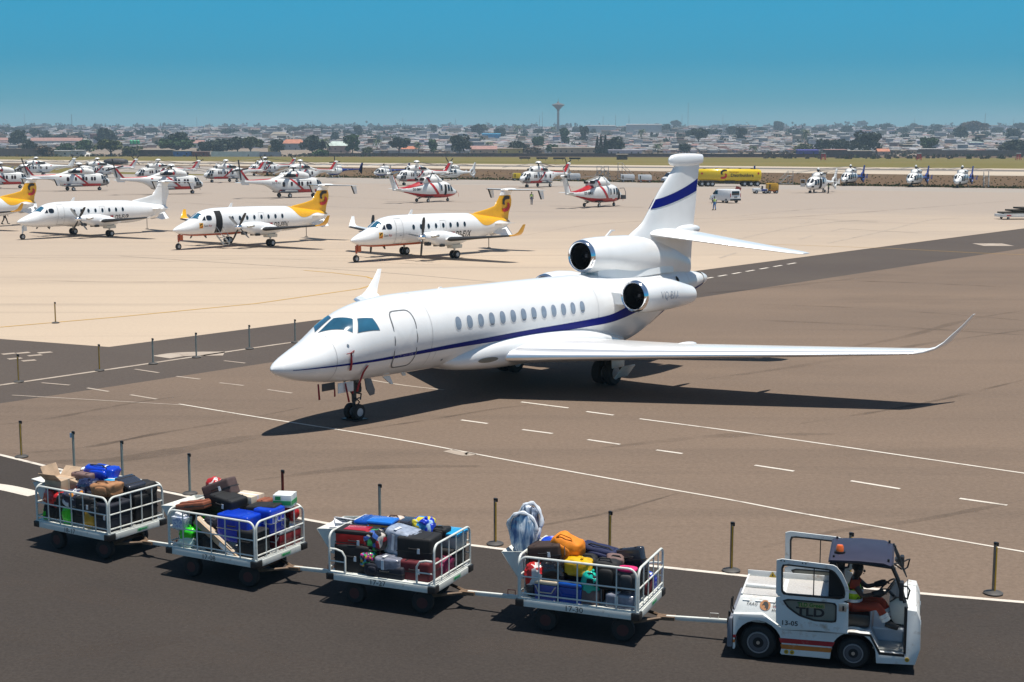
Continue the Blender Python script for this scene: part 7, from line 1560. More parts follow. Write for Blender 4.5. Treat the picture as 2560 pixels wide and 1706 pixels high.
for nm, y0, sg in (('side_door', -.035, 1), ('side_door', W_T + .005, -1)):
    b = MB(); frame(b, UO, UI, (.8, 1.33), y0, y0 + .03); frame(b, LO, LI, (.82, .93), y0, y0 + .03); D = b.build(nm, TW, TUG)
    b = MB(); frame(b, UI, UG, (.8, 1.33), y0 - .006, y0 + .036); frame(b, LI, LG, (.82, .93), y0 - .006, y0 + .036); b.box((.84, y0 + .015, 1.36), (.016, .03, .44)); b.build('rubber_seal', BLACK, D)
    b = MB(); yy = y0 + .015; b.add([(x, yy, z) for x, z in LG], [tuple(range(len(LG)))], 0, False); P_ = b.build('lower_pane', mat('dusty_pane', (.20, .20, .165), .3, var=.25, scale=4), D)
    if sg > 0:
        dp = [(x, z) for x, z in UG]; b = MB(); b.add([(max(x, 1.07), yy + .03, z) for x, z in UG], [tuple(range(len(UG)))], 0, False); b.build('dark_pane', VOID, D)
        b = MB(); b.prism([(.62, .935), (1.02, .945), (1.02, 1.025), (.62, 1.015)], 'y', yy - .006, yy - .003); o = b.build('sticker', mat('ochre_sticker', (.34, .27, .13), .6), P_)
        lettering('TLD Green', .085, lambda x, z: (.80 + x, yy - .009, .982 + z), mat('green_lettering', (.008, .15, .006), .6), o, bold=.002)
        lettering('TLD', .19, lambda x, z: (.80 + x, yy - .006, .865 + z), TEXT, P_, sx=1.25, bold=.006)
        lettering('13-05', .105, lambda x, z: (.485 + x, y0 - .004, .665 + z), TEXT, D, sx=1.1, bold=.002)
        for x, z in ((.33, 1.668), (.38, 1.666), (.66, 1.652), (.71, 1.65)):
            b = MB(); b.cyl((x, y0 - .004, z), (x, y0, z), .011, n=8); b.build('rivet', BLACK, D)
        b = MB(); b.box((1.29, y0 - .004, .995), (.12, .01, .13)); o = b.build('handle_recess', STEEL, D, bevel=.02); b = MB(); b.box((1.30, y0 - .014, .985), (.03, .016, .08)); b.build('handle', BLACK, o, bevel=.006)
b = MB(); b.prism([(.30, .615), (1.385, .595), (1.385, .575), (.36, .585)], 'y', -.03, .0); b.build('door_sill_rail', TW, TUG)
# side stripes
def side_quad(nm, c4, m, par=BODY, y=-.004):
    b = MB(); b.add([(x, y, z) for x, z in c4], [(0, 1, 2, 3)], 0, False); return b.build(nm, m, par, recalc=False)
side_quad('red_stripe', [(.35, .325), (1.152, .335), (1.19, .412), (.323, .402)], TR); side_quad('orange_stripe', [(.368, .228), (1.128, .238), (1.146, .312), (.352, .302)], TO)
side_quad('red_stripe', [(-.397, .34), (-.355, .34), (-.345, .39), (-.397, .39)], TR); side_quad('orange_stripe', [(-.397, .26), (-.365, .26), (-.36, .31), (-.397, .31)], TO)
for x, z in ((.445, .185), (.535, .185), (2.28, .235)):
    b = MB(); b.cyl((x, -.012, z), (x, 0, z), .034, n=16); o = b.build('reflector', mat('amber_reflector', (.55, .33, .01), .3, var=.3), BODY); b = MB(); b.cyl((x, -.014, z), (x, -.012, z), .012, n=10); b.build('screw', DGREY, o)
# lettering and emblem on the hood side (sloping face)
def hs(x, z, off=.012): return (x, .09 + (z - .76) * .82 - off * .77, z + off * .63)
lettering('TAAG', .075, lambda x, y: hs(-.13 + x, .86 + y * .78), TEXT, HOOD, shear=.35, sx=.9)
b = MB(); b.add([hs(.085 + .085 * cos(t), .855 + .068 * sin(t)) for t in [2 * pi * i / 28 for i in range(28)]], [tuple(range(28))], 0, False); E_ = b.build('emblem', mat('emblem_copper', (.40, .17, .06), .5), HOOD, recalc=False)
b = MB(); b.add([hs(.085 + .1 * x, .855 + .08 * z, .016) for x, z in ((-.55, -.1), (-.35, .2), (-.25, .5), (.1, .62), (.4, .45), (.55, .0), (.5, -.5), (.2, -.75), (.1, -.35), (-.1, -.5), (.0, -.1), (-.2, .05))], [tuple(range(12))], 0, False); b.build('emblem_head', TEXT, E_, recalc=False)
for k, t_ in enumerate(('LINHAS', 'DE ANG', 'ANGOLA')): lettering(t_, .052, lambda x, y: hs(.30 + x, .905 - .048 * k - (.01 if k == 2 else 0) + y * .78), TEXT, HOOD, bold=.001)
b = MB(); b.add([hs(.215, .838), hs(.34, .838), hs(.34, .843), hs(.215, .843)], [(0, 1, 2, 3)], 0, False); b.build('red_rule', TR, HOOD, recalc=False)
# cab
b = MB(); rings = []
for x, z, y0, y1 in ((1.04, 1.675, .20, 1.42), (1.07, 1.70, .17, 1.45), (1.5, 1.725, .15, 1.47), (1.88, 1.715, .15, 1.47), (2.0, 1.67, .17, 1.45), (2.03, 1.62, .19, 1.43)):
    rings.append([V((x, y0, z - .05)), V((x, y0 - .01, z - .02)), V((x, y0 + .05, z)), V((x, .81, z + .012)), V((x, y1 - .05, z)), V((x, y1 + .01, z - .02)), V((x, y1, z - .05))])
b.loft(rings, 0); RF = b.build('cab_roof', ROOF, TUG, sharp=35)
for x, y in ((1.12, .26), (1.95, .26), (1.95, 1.36), (1.12, 1.36)):
    b = MB(); b.cyl((x, y, 1.68), (x, y, 1.735), .018, n=8); b.build('roof_bolt', BLACK, RF)
b = MB(); b.cyl((1.2, .50, 1.70), (1.2, .50, 1.745), .085, n=18); o = b.build('beacon_base', BLACK, RF); b = MB(); b.lathe((1.2, .50, 1.745), (0, 0, 1), [(0, .062), (.07, .058), (.095, .045), (.1, .0)], 18, 0, (True, True)); b.build('beacon_lens', mat('orange_beacon', (.75, .13, .01), .2, coat=.5, var=.1), o)
for sg, y in ((1, .19), (-1, 1.43)):
    b = MB(); b.tube([(2.0, y, 1.66), (2.10, y, 1.45), (2.22, y - sg * .06, 1.10)], .032, 8); b.build('front_pillar', BLACK, TUG)
    b = MB(); b.prism([(1.06, .6), (1.22, .6), (1.26, 1.3), (1.16, 1.66), (1.06, 1.66)], 'y', y - .03, y + .03); b.build('rear_pillar', BLACK, TUG)
    b = MB(); b.tube([(2.06, y, 1.62), (1.5, y - sg * .01, 1.665), (1.1, y, 1.655)], .026, 8); b.build('roof_rail', BLACK, TUG)
    b = MB(); b.tube([(2.24, y - sg * .1, 1.05), (2.25, y - sg * .1, .30)], .03, 8); b.build('door_post', BLACK, TUG)
    ym = y - sg * .24; b = MB(); b.tube([(2.12, y, 1.34), (2.24, y - sg * .12, 1.38), (2.28, ym, 1.36), (2.25, ym, 1.22), (2.16, y - sg * .06, 1.2)], .014, 6); M_ = b.build('mirror_arm', BLACK, TUG)
    b = MB(); b.box((2.16, y - sg * .10, 1.30), (.07, .17, .30)); b.build('mirror', BLACK, M_, bevel=.03)
b = MB(); b.add([(2.02, .22, 1.64), (2.02, 1.40, 1.64), (2.26, 1.44, 1.06), (2.26, .18, 1.06)], [(0, 1, 2, 3)], 0, False); b.build('windscreen', mat('clear_windscreen', (.9, .95, .93), .04, spec=.5, trans=1.0, var=0), TUG, recalc=False)
b = MB(); b.prism([(2.08, .62), (2.02, .70), (1.98, .96), (2.10, 1.06), (2.27, 1.05), (2.27, .62)], 'y', .5, W_T - .2); b.build('dashboard', mat('cream_dashboard', (.55, .55, .5), .5, var=.1), TUG, bevel=.02)
b = MB(); b.prism([(2.0, .985), (2.1, 1.065), (2.26, 1.06), (2.26, 1.075), (2.09, 1.085), (1.985, 1.0)], 'y', .45, W_T - .2); b.build('instrument_top', BLACK, TUG)
b = MB(); b.tube([(2.12, .62, .98), (1.95, .6, 1.14)], .025, 8); d_ = V((-.17, -.02, .16)).normalized(); q_ = d_.orthogonal().normalized(); r_ = d_.cross(q_)
b.tube([V((1.93, .6, 1.17)) + (q_ * cos(t) + r_ * sin(t)) * .19 for t in [2 * pi * i / 28 for i in range(29)]], .014, 8)
for t in (.5, 2.6, 4.7): b.tube([V((1.95, .6, 1.15)), V((1.93, .6, 1.17)) + (q_ * cos(t) + r_ * sin(t)) * .19], .012, 6)
b.build('steering_wheel', BLACK, TUG)
b = MB(); b.box((1.47, .52, .70), (.46, .52, .22)); b.box((1.20, .52, 1.0), (.12, .5, .6), 0, Matrix.Rotation(-.12, 3, 'Y')); b.build('driver_seat', BLACK, TUG, bevel=.05)
b = MB(); b.box((1.47, 1.15, .70), (.46, .46, .2)); b.box((1.20, 1.15, .95), (.12, .46, .5)); b.build('passenger_seat', BLACK, TUG, bevel=.05)
b = MB(); b.prism([(1.36, .585), (1.73, .585), (1.88, .315), (2.24, .315), (2.24, .275), (1.86, .275), (1.71, .555), (1.36, .555)], 'y', -.006, .02); b.build('step_trim', BLACK, TUG)
b = MB(); b.box((1.98, .3, .335), (.44, .36, .02)); b.build('step_plate', STEEL, TUG); b = MB(); b.box((2.0, .9, .56), (.5, 1.0, .03)); b.build('cab_floor', mat('pale_blue_grey_panel', (.42, .45, .5), .5), TUG)
b = MB(); b.prism([(1.74, .30), (1.74, .56), (2.2, .56), (2.2, .45), (2.2, .30)], 'y', .50, .52); b.build('step_riser', mat('pale_blue_grey_panel', (.42, .45, .5), .5), TUG)
for y in (.32, 1.3):
    b = MB(); b.box((2.465, y, .68), (.02, .22, .14)); b.build('headlight', STEEL, TUG, bevel=.008)
# driver
DJ = dict(pelvis=(1.43, .52, .87), spine=(1.42, .52, 1.03), chest=(1.44, .52, 1.2), neck=(1.45, .52, 1.335), head=(1.50, .52, 1.46),
    sh_r=(1.45, .36, 1.27), el_r=(1.57, .31, 1.09), wr_r=(1.79, .42, 1.12), sh_l=(1.45, .68, 1.27), el_l=(1.63, .74, 1.12), wr_l=(1.82, .73, 1.19),
    hip_r=(1.47, .43, .865), kn_r=(1.82, .38, .93), an_r=(1.98, .38, .655), toe_r=(2.10, .38, .61), hip_l=(1.47, .61, .865), kn_l=(1.86, .65, .95), an_l=(2.03, .62, .66), toe_l=(2.15, .62, .615))
person('driver in rust-orange overalls and lime vest with both hands on the tractor steering wheel', (TUG_O[0], TUG_O[1], 0), TUG_O[2], DJ, mat('rust_orange_cloth', (.30, .035, .012), .8, var=.15), mat('rust_orange_cloth', (.30, .035, .012), .8), HIVIS, BLACK, tape=True, glove=mat('black_glove', (.012, .012, .013), .7), sleeve=.55, curl=.9)
# ================================================================== the town beyond the runway
rnd_ = random.Random(11)
def hill(u, v):
    """where the sight line through a surveyed pixel meets the rising town"""
    lo, hi = 300.0, 4650.0
    for _ in range(50):
        y = (lo + hi) / 2; x = (u - 1280) / F_PX * y; z = terrain(x, y); vv = 364.2 - F_PX * (z - CAM_H) / y
        if vv > v: lo = y
        else: hi = y
    return V((x, y, z))
WALLC = {'white': (.55, .53, .5), 'grey': (.30, .30, .31), 'tan': (.42, .32, .22), 'pink': (.36, .24, .2), 'yellow': (.50, .38, .12), 'blue': (.06, .16, .42), 'cyan': (.03, .33, .60), 'red': (.26, .07, .05), 'brown': (.12, .075, .055), 'purple': (.10, .09, .36), 'lav': (.42, .40, .46)}
ROOFC = _r = {'pinkroof': (.34, .18, .15), 'orange': (.46, .17, .09), 'tin': (.27, .265, .255), 'rust': (.17, .10, .075), 'white': (.36, .35, .335), 'green': (.50, .58, .52), 'grey': (.15, .15, .15), 'tan': (.28, .23, .17), 'lav': (.33, .31, .36), 'cyan': (.05, .33, .55), 'dark': (.10, .09, .085), 'purple': (.12, .10, .42)}
def wmat(c): return mat('wall_' + c, WALLC[c], .85, var=.18, scale=.35, dirt=(.2, .16, .12, .5), dscale=.3)
def rmat(c): return mat('roof_' + c, ROOFC[c], .7, var=.2, scale=.4, dirt=(.2, .14, .1, .45), dscale=.25)
HWIND = mat('house_window_dark', (.03, .03, .035), .3)
def house_parts(T, w, d, h, roof, rc, wc, nw):
    hw = h * (.62 if roof in ('hip', 'gable') else .92)
    b = MB(); b.box((0, 0, hw / 2), (w, d, hw)); W_ = b.build('wall', wmat(wc), T)
    o = .5; b = MB()
    if roof == 'hip': b.add([(-w / 2 - o, -d / 2 - o, hw), (w / 2 + o, -d / 2 - o, hw), (w / 2 + o, d / 2 + o, hw), (-w / 2 - o, d / 2 + o, hw), (-w / 2 + min(w, d) * .45, 0, h), (w / 2 - min(w, d) * .45, 0, h)], [(3, 2, 1, 0), (0, 1, 5, 4), (1, 2, 5), (2, 3, 4, 5), (3, 0, 4)], 0, False)
    elif roof == 'gable': b.prism([(-d / 2 - o, hw), (d / 2 + o, hw), (0, h)], 'x', -w / 2 - o, w / 2 + o)
    else: b.prism([(-d / 2 - o, hw), (d / 2 + o, h), (d / 2 + o, h + .25), (-d / 2 - o, hw + .25)], 'x', -w / 2 - o, w / 2 + o)
    b.build('roof', rmat(rc), T)
    for k in range(nw):
        x = -w / 2 + w * (k + .5) / nw; b = MB()
        if k == nw // 2 and nw > 2: b.box((x, -d / 2 - .03, 1.1), (1.0, .08, 2.1)); b.build('door', HWIND, T)
        else: b.box((x, -d / 2 - .03, hw * .58), (1.2, .08, 1.2)); b.build('window', HWIND, T)
def bld(label, u0, u1, vt, vb, roof, rc, wc, nw=4, dep=9, cat='house', name='house'):
    p = hill((u0 + u1) / 2, vb); k = p.y / F_PX; w = (u1 - u0) * k; h = (vb - vt) * k
    T = thing(name, label, cat, (p.x, p.y + dep / 2, p.z - .3), rnd_.uniform(-.05, .05)); house_parts(T, w, dep, h + .3, roof, rc, wc, nw); return T
for q in (('long low house with a pink roof cut by the left frame edge', -40, 38, 345, 362, 'gable', 'pinkroof', 'white', 4), ('long low house with a pinkish roof behind green trees at left', 88, 213, 345, 365, 'gable', 'pinkroof', 'white', 8), ('square red-brown block beside a tall dark round tree at left', 235, 254, 335, 356, 'shed', 'rust', 'red', 2), ('small white shed by the grass at left, wider one of two', 121, 182, 377, 391.5, 'shed', 'white', 'white', 3), ('narrow white shed with a red door right of a wider white shed', 189, 216, 376, 391, 'shed', 'white', 'white', 1),
          ('pink and white house with a gable left of dark trees', 474, 516, 351, 370, 'gable', 'pinkroof', 'white', 3), ('low shack with a blue wall and tin roof in the row by the grass', 440, 485, 377, 391.5, 'shed', 'tan', 'blue', 2), ('low shack with a red-brown wall next to the blue-walled one', 487, 525, 379, 391.5, 'shed', 'rust', 'red', 2), ('long low dark shack with a pale tin roof at left', 345, 438, 374, 391, 'shed', 'tan', 'brown', 4),
          ('small yellow house left of the orange-roofed house', 675, 700, 363, 381, 'shed', 'tan', 'yellow', 2), ('grey-walled house with a bright orange hip roof', 708, 766, 349, 375, 'hip', 'orange', 'grey', 4), ('house with a pale green roof and pinkish walls', 821, 878, 354, 382, 'hip', 'green', 'pink', 4), ('small house with an orange roof among palms near the centre', 1003, 1046, 366, 383, 'hip', 'orange', 'white', 2), ('long house with a pink roof right of the dark round tree', 1177, 1242, 365, 386, 'gable', 'pinkroof', 'tan', 4), ('low yellowish building with a tan roof right of the pink roof', 1244, 1306, 371, 389, 'shed', 'tan', 'yellow', 4),
          ('bright cyan building on the hillside left of the water tower', 1206, 1251, 335, 352, 'shed', 'cyan', 'cyan', 5), ('long tan flat-roofed building left of the tall cypresses', 1380, 1489, 369, 388.5, 'shed', 'tan', 'tan', 8), ('low building with a pale lavender roof right of the cypresses', 1517, 1601, 375, 389, 'shed', 'lav', 'lav', 5), ('shed with a violet-blue wall beside dark trees at right', 1990, 2040, 375, 391, 'shed', 'purple', 'purple', 2), ('row shack with a rusty orange roof right of the violet shed', 2056, 2110, 374, 391, 'shed', 'pinkroof', 'brown', 3), ('row shack with a tan roof under the big dark tree', 2112, 2174, 377, 391, 'shed', 'tan', 'brown', 3), ('small orange tent-shaped roof right of the big dark tree', 2188, 2216, 372, 389, 'gable', 'orange', 'pink', 1), ('small pale blue house with a green roof on the right hillside', 2415, 2448, 356, 372, 'shed', 'green', 'lav', 2), ('brick-walled low building with white edge at right', 2293, 2345, 372, 388, 'shed', 'white', 'brown', 2), ('house with a cream roof in the left middle distance', 683, 724, 331, 346, 'hip', 'tan', 'tan', 3)):
    bld(*q)
bld('big white warehouse left of the pair on the skyline', 1464, 1537, 314, 340, 'shed', 'white', 'white', 0, 40, 'warehouse', 'warehouse')
bld('bigger white warehouse right of the pair on the skyline', 1565, 1653, 311, 340, 'shed', 'white', 'white', 0, 40, 'warehouse', 'warehouse')
# walls and fences along the grass
def fwall(label, u0, u1, vt, vb0, vb1, m, cat='wall', name='boundary_wall', capm=None):
    a, c = at(u0, vb0), at(u1, vb1); h = (vb0 - vt) * a.y / F_PX; d = (c - a); L = d.length
    T = thing(name, label, cat, a + d / 2 + V((0, 0, -.06)), atan2(d.y, d.x)); b = MB(); b.box((0, 0, h / 2), (L, .3, h)); W_ = b.build('panel', m, T)
    n = max(2, min(60, int(L / 9)))
    for k in range(n + 1): b = MB(); b.box((-L / 2 + L * k / n, -.12, h * .52), (.45, .35, h * 1.04)); b.build('pillar', capm or m, T)
fwall('pale blue-white sheet metal fence along the grass at left', 528, 648, 379, 392, 392, mat('pale_sheet_metal', (.45, .5, .5), .5, var=.15, scale=.4), 'fence', 'metal_fence')
fwall('short grey corrugated fence right of the pale sheet fence', 650, 702, 380, 391.5, 391.5, mat('grey_sheet_metal', (.28, .29, .31), .6, var=.2, scale=.5), 'fence', 'metal_fence')
fwall('long dark brown boundary wall behind the centre grass', 770, 1690, 383, 391, 392.5, wmat('brown'))
fwall('dark brown boundary wall behind the tail of the big jet', 1692, 2180, 384.5, 392.5, 394, wmat('brown'))
fwall('grey-brown boundary wall behind trees at far left', 0, 120, 372, 391.5, 391.5, mat('grey_brown_wall', (.15, .12, .11), .9, var=.2, scale=.3))
fwall('faded brown wall behind dry scrub at far right', 2292, 2560, 376, 390.5, 391, mat('dull_brown_wall', (.16, .115, .09), .9, var=.2, scale=.3))
# water tower, tanks, masts
p = hill(1394, 340); k = p.y / F_PX; H_ = (340 - 256) * k
T = thing('water_tower', 'tall mushroom-shaped water tower on the skyline', 'water tower', p)
CT = mat('tower_concrete', (.34, .30, .25), .85, var=.12, scale=.2); CT2 = mat('tower_dark_concrete', (.13, .115, .105), .85, var=.12, scale=.2)
b = MB(); b.lathe((0, 0, 0), (0, 0, 1), [(0, 3.6 * k), (H_ * .45, 2.9 * k), (H_ * .74, 2.7 * k)], 24, 0, (True, True)); b.build('shaft', CT, T)
b = MB(); b.lathe((0, 0, 0), (0, 0, 1), [(H_ * .72, 2.7 * k), (H_ * .76, 4 * k), (H_ * .84, 10.5 * k), (H_ * .89, 16 * k), (H_ * .905, 15.4 * k), (H_ * .93, 9 * k), (H_ * .945, 3.5 * k), (H_ * .98, 2.2 * k), (H_, .4 * k)], 28, 0, (True, True)); b.build('bowl', CT2, T)
b = MB(); b.cyl((0, 0, H_ * .98), (0, 0, H_ * 1.08), .35 * k, n=8); b.build('antenna', DGREY, T)
p = hill(346, 372); k = p.y / F_PX; T = thing('water_tanks', 'three bright green water tanks raised on a stand', 'water tanks', p)
b = MB()
for x in (-12, -4, 4, 12):
    for y in (-2, 2): b.tube([(x * k, y, 0), (x * k, y, 11 * k)], .15, 6)
b.box((0, 0, 11 * k), (27 * k, 5, .4)); b.build('stand', mat('rusty_steel', (.16, .1, .06), .7), T)
for x in (-8.5, 0, 8.5): b = MB(); b.lathe((x * k, 0, 11 * k), (0, 0, 1), [(.1, 4 * k), (8 * k, 4 * k), (10 * k, 2.4 * k), (10.6 * k, .2)], 16, 0, (True, True)); b.build('tank', mat('green_tank', (.015, .32, .12), .4), T)
for i, (u, vt, vb, kind) in enumerate(((76, 286, 322, 0), (192, 288, 338, 1), (349, 315, 362, 0), (1010, 296, 330, 0), (1140, 296, 324, 0), (501, 294, 324, 0), (1348, 290, 330, 0), (1355, 281, 330, 0), (1505, 291, 332, 0), (1536, 289, 332, 0), (1569, 288, 332, 0), (1700, 288, 330, 0), (1715, 259, 326, 1), (1801, 289, 326, 0), (2128, 300, 326, 0), (2275, 296, 324, 0), (2449, 286, 328, 1), (2520, 297, 330, 0), (787, 302, 326, 0))):
    p = hill(u, vb); k = p.y / F_PX; h = (vb - vt) * k; T = tag(MB().tube([(0, 0, 0), (0, 0, h * .6), (0, 0, h)], [.55 * k, .45 * k, .28 * k], 6).build('mast', mat('mast_steel', (.16, .17, .18), .6)), ('thick lattice radio mast with antennas standing over the town' if kind else 'thin radio mast standing over the town'), 'mast', 'lattice masts over the town' if kind else 'thin masts over the town'); T.location = p
    if kind:
        b = MB(); n = 9
        for s in range(n):
            z0, z1 = h * s / n, h * (s + 1) / n; r0, r1 = 2.2 * k * (1 - .7 * s / n), 2.2 * k * (1 - .7 * (s + 1) / n)
            for a_ in range(3):
                t, t2 = 2 * pi * a_ / 3, 2 * pi * (a_ + 1) / 3; b.tube([(r0 * cos(t), r0 * sin(t), z0), (r1 * cos(t), r1 * sin(t), z1)], .16 * k, 4); b.tube([(r0 * cos(t), r0 * sin(t), z0), (r1 * cos(t2), r1 * sin(t2), z1)], .1 * k, 4)
        me = b.mesh('mast', MATS['mast_steel']); T.data = me
# ---------------------------------------------------------------- trees
LEAF = {'dark': mat('dark_leaves', (.022, .034, .010), .8, var=.55, scale=.5), 'green': mat('green_leaves', (.040, .080, .010), .8, var=.5, scale=.5), 'olive': mat('olive_leaves', (.070, .080, .012), .8, var=.45, scale=.5), 'brown': mat('dry_brown_leaves', (.11, .075, .045), .85, var=.4, scale=.5), 'palm': mat('palm_leaves', (.045, .065, .018), .7, var=.4, scale=.6)}
BARK = mat('tree_bark', (.09, .065, .045), .9, var=.3)
def crown_mesh(kind, seed):
    r = random.Random(seed); b = MB(); lobes = []
    if kind == 'round': lobes = [(r.uniform(-.32, .32), r.uniform(-.32, .32), r.uniform(.34, .80), r.uniform(.15, .25)) for _ in range(15)] + [(0, 0, .55, .34), (.1, -.1, .7, .27), (-.15, .1, .42, .28)]
    elif kind == 'wide': lobes = [(r.uniform(-.40, .40), r.uniform(-.35, .35), r.uniform(.48, .82), r.uniform(.11, .19)) for _ in range(20)]
    elif kind == 'bush': lobes = [(r.uniform(-.42, .42), r.uniform(-.35, .35), r.uniform(.12, .62), r.uniform(.15, .27)) for _ in range(16)]
    elif kind == 'tall': lobes = [(r.uniform(-.25, .25), r.uniform(-.25, .25), r.uniform(.3, .88), r.uniform(.12, .22)) for _ in range(16)]
    elif kind == 'cypress': lobes = [(0, 0, .08 + .84 * i / 14, .46 * (1 - (i / 14) ** 1.6) + .06) for i in range(15)]
    N = 60 if kind != 'cypress' else 50
    for x, y, z, q in lobes:
        for _ in range(N):
            d = V((r.gauss(0, 1), r.gauss(0, 1), r.gauss(0, 1))).normalized() * q * r.uniform(.6, 1.05); c = V((x, y, z)) + V((d.x, d.y, d.z * (.8 if kind != 'cypress' else .3)))
            if c.z > 1: continue
            s = r.uniform(.03, .062); e = Euler((r.uniform(0, 6), r.uniform(0, 6), r.uniform(0, 6))).to_matrix()
            b.add([c + e @ V(p) for p in ((-s, -s * .6, 0), (s, -s * .8, s * .3), (s * .8, s * .7, 0), (-s * .7, s, s * .2))], [(0, 1, 2, 3)], 0, False)
    return b
def trunk_mesh(kind):
    b = MB(); b.tube([(0, 0, -.02), (.01, 0, .2), (0, .01, .45), (0, 0, .7)], [.035, .028, .022, .008], 7)
    if kind not in ('cypress',):
        for t in (0.4, 1.6, 2.9, 4.1, 5.3): b.tube([(0, 0, .24), (.13 * cos(t), .13 * sin(t), .42), (.26 * cos(t), .26 * sin(t), .6)], [.018, .012, .005], 5)
    return b
def palm_mesh(seed):
    r = random.Random(seed); b = MB()
    for i in range(26):
        a = 2 * pi * i / 26 + r.uniform(-.1, .1); up = r.uniform(.15, 1.1); L = r.uniform(.34, .46); pts = []
        for k in range(6):
            t = k / 5; rr = L * t; pts.append(V((rr * cos(a) * cos(up * .5), rr * sin(a) * cos(up * .5), .66 + L * sin(up) * t - .42 * t * t * (1.2 - .4 * up))))
        w_ = .045; sd = V((-sin(a), cos(a), 0)); vs = []
        for k, p in enumerate(pts): q = w_ * (.4 + 1.2 * (k / 5) * (1 - k / 5) * 2); vs += [p + sd * q + V((0, 0, -q * .6)), p, p - sd * q + V((0, 0, -q * .6))]
        b.add(vs, [(3 * k + j, 3 * k + j + 1, 3 * k + 4 + j, 3 * k + 3 + j) for k in range(5) for j in range(2)], 0, False)
    return b
TREEM = {}
def tree(u, vt, vb, wpx, kind, leaf, label=None, group=None, loc=None, wh=None):
    if vb < 384 and label and not group: vb = min(387, vb + 7)
    p = loc or hill(u, vb); k = p.y / F_PX; h, w = wh or ((vb - vt) * k, wpx * k)
    sd = rnd_.randint(0, 2); key = (kind, sd, leaf)
    if key not in TREEM:
        TREEM[key] = ((palm_mesh(sd) if kind == 'palm' else crown_mesh(kind, sd * 7 + len(kind))).mesh('crown', LEAF[leaf], recalc=False), (MB().tube([(0, 0, -.02), (.02, 0, .35), (0, 0, .68)], [.035, .026, .03], 7) if kind == 'palm' else trunk_mesh(kind)).mesh('trunk', BARK))
    T = thing({'palm': 'palm_tree', 'cypress': 'cypress_tree', 'bush': 'bush'}.get(kind, 'tree'), label, {'palm': 'palm tree', 'bush': 'bush'}.get(kind, 'tree'), p + V((0, 0, -.2)), rnd_.uniform(0, 6.28), group)
    T.scale = (w * 1.08, w * 1.08, h * 1.04); put('crown', TREEM[key][0], T); put('trunk', TREEM[key][1], T); return T
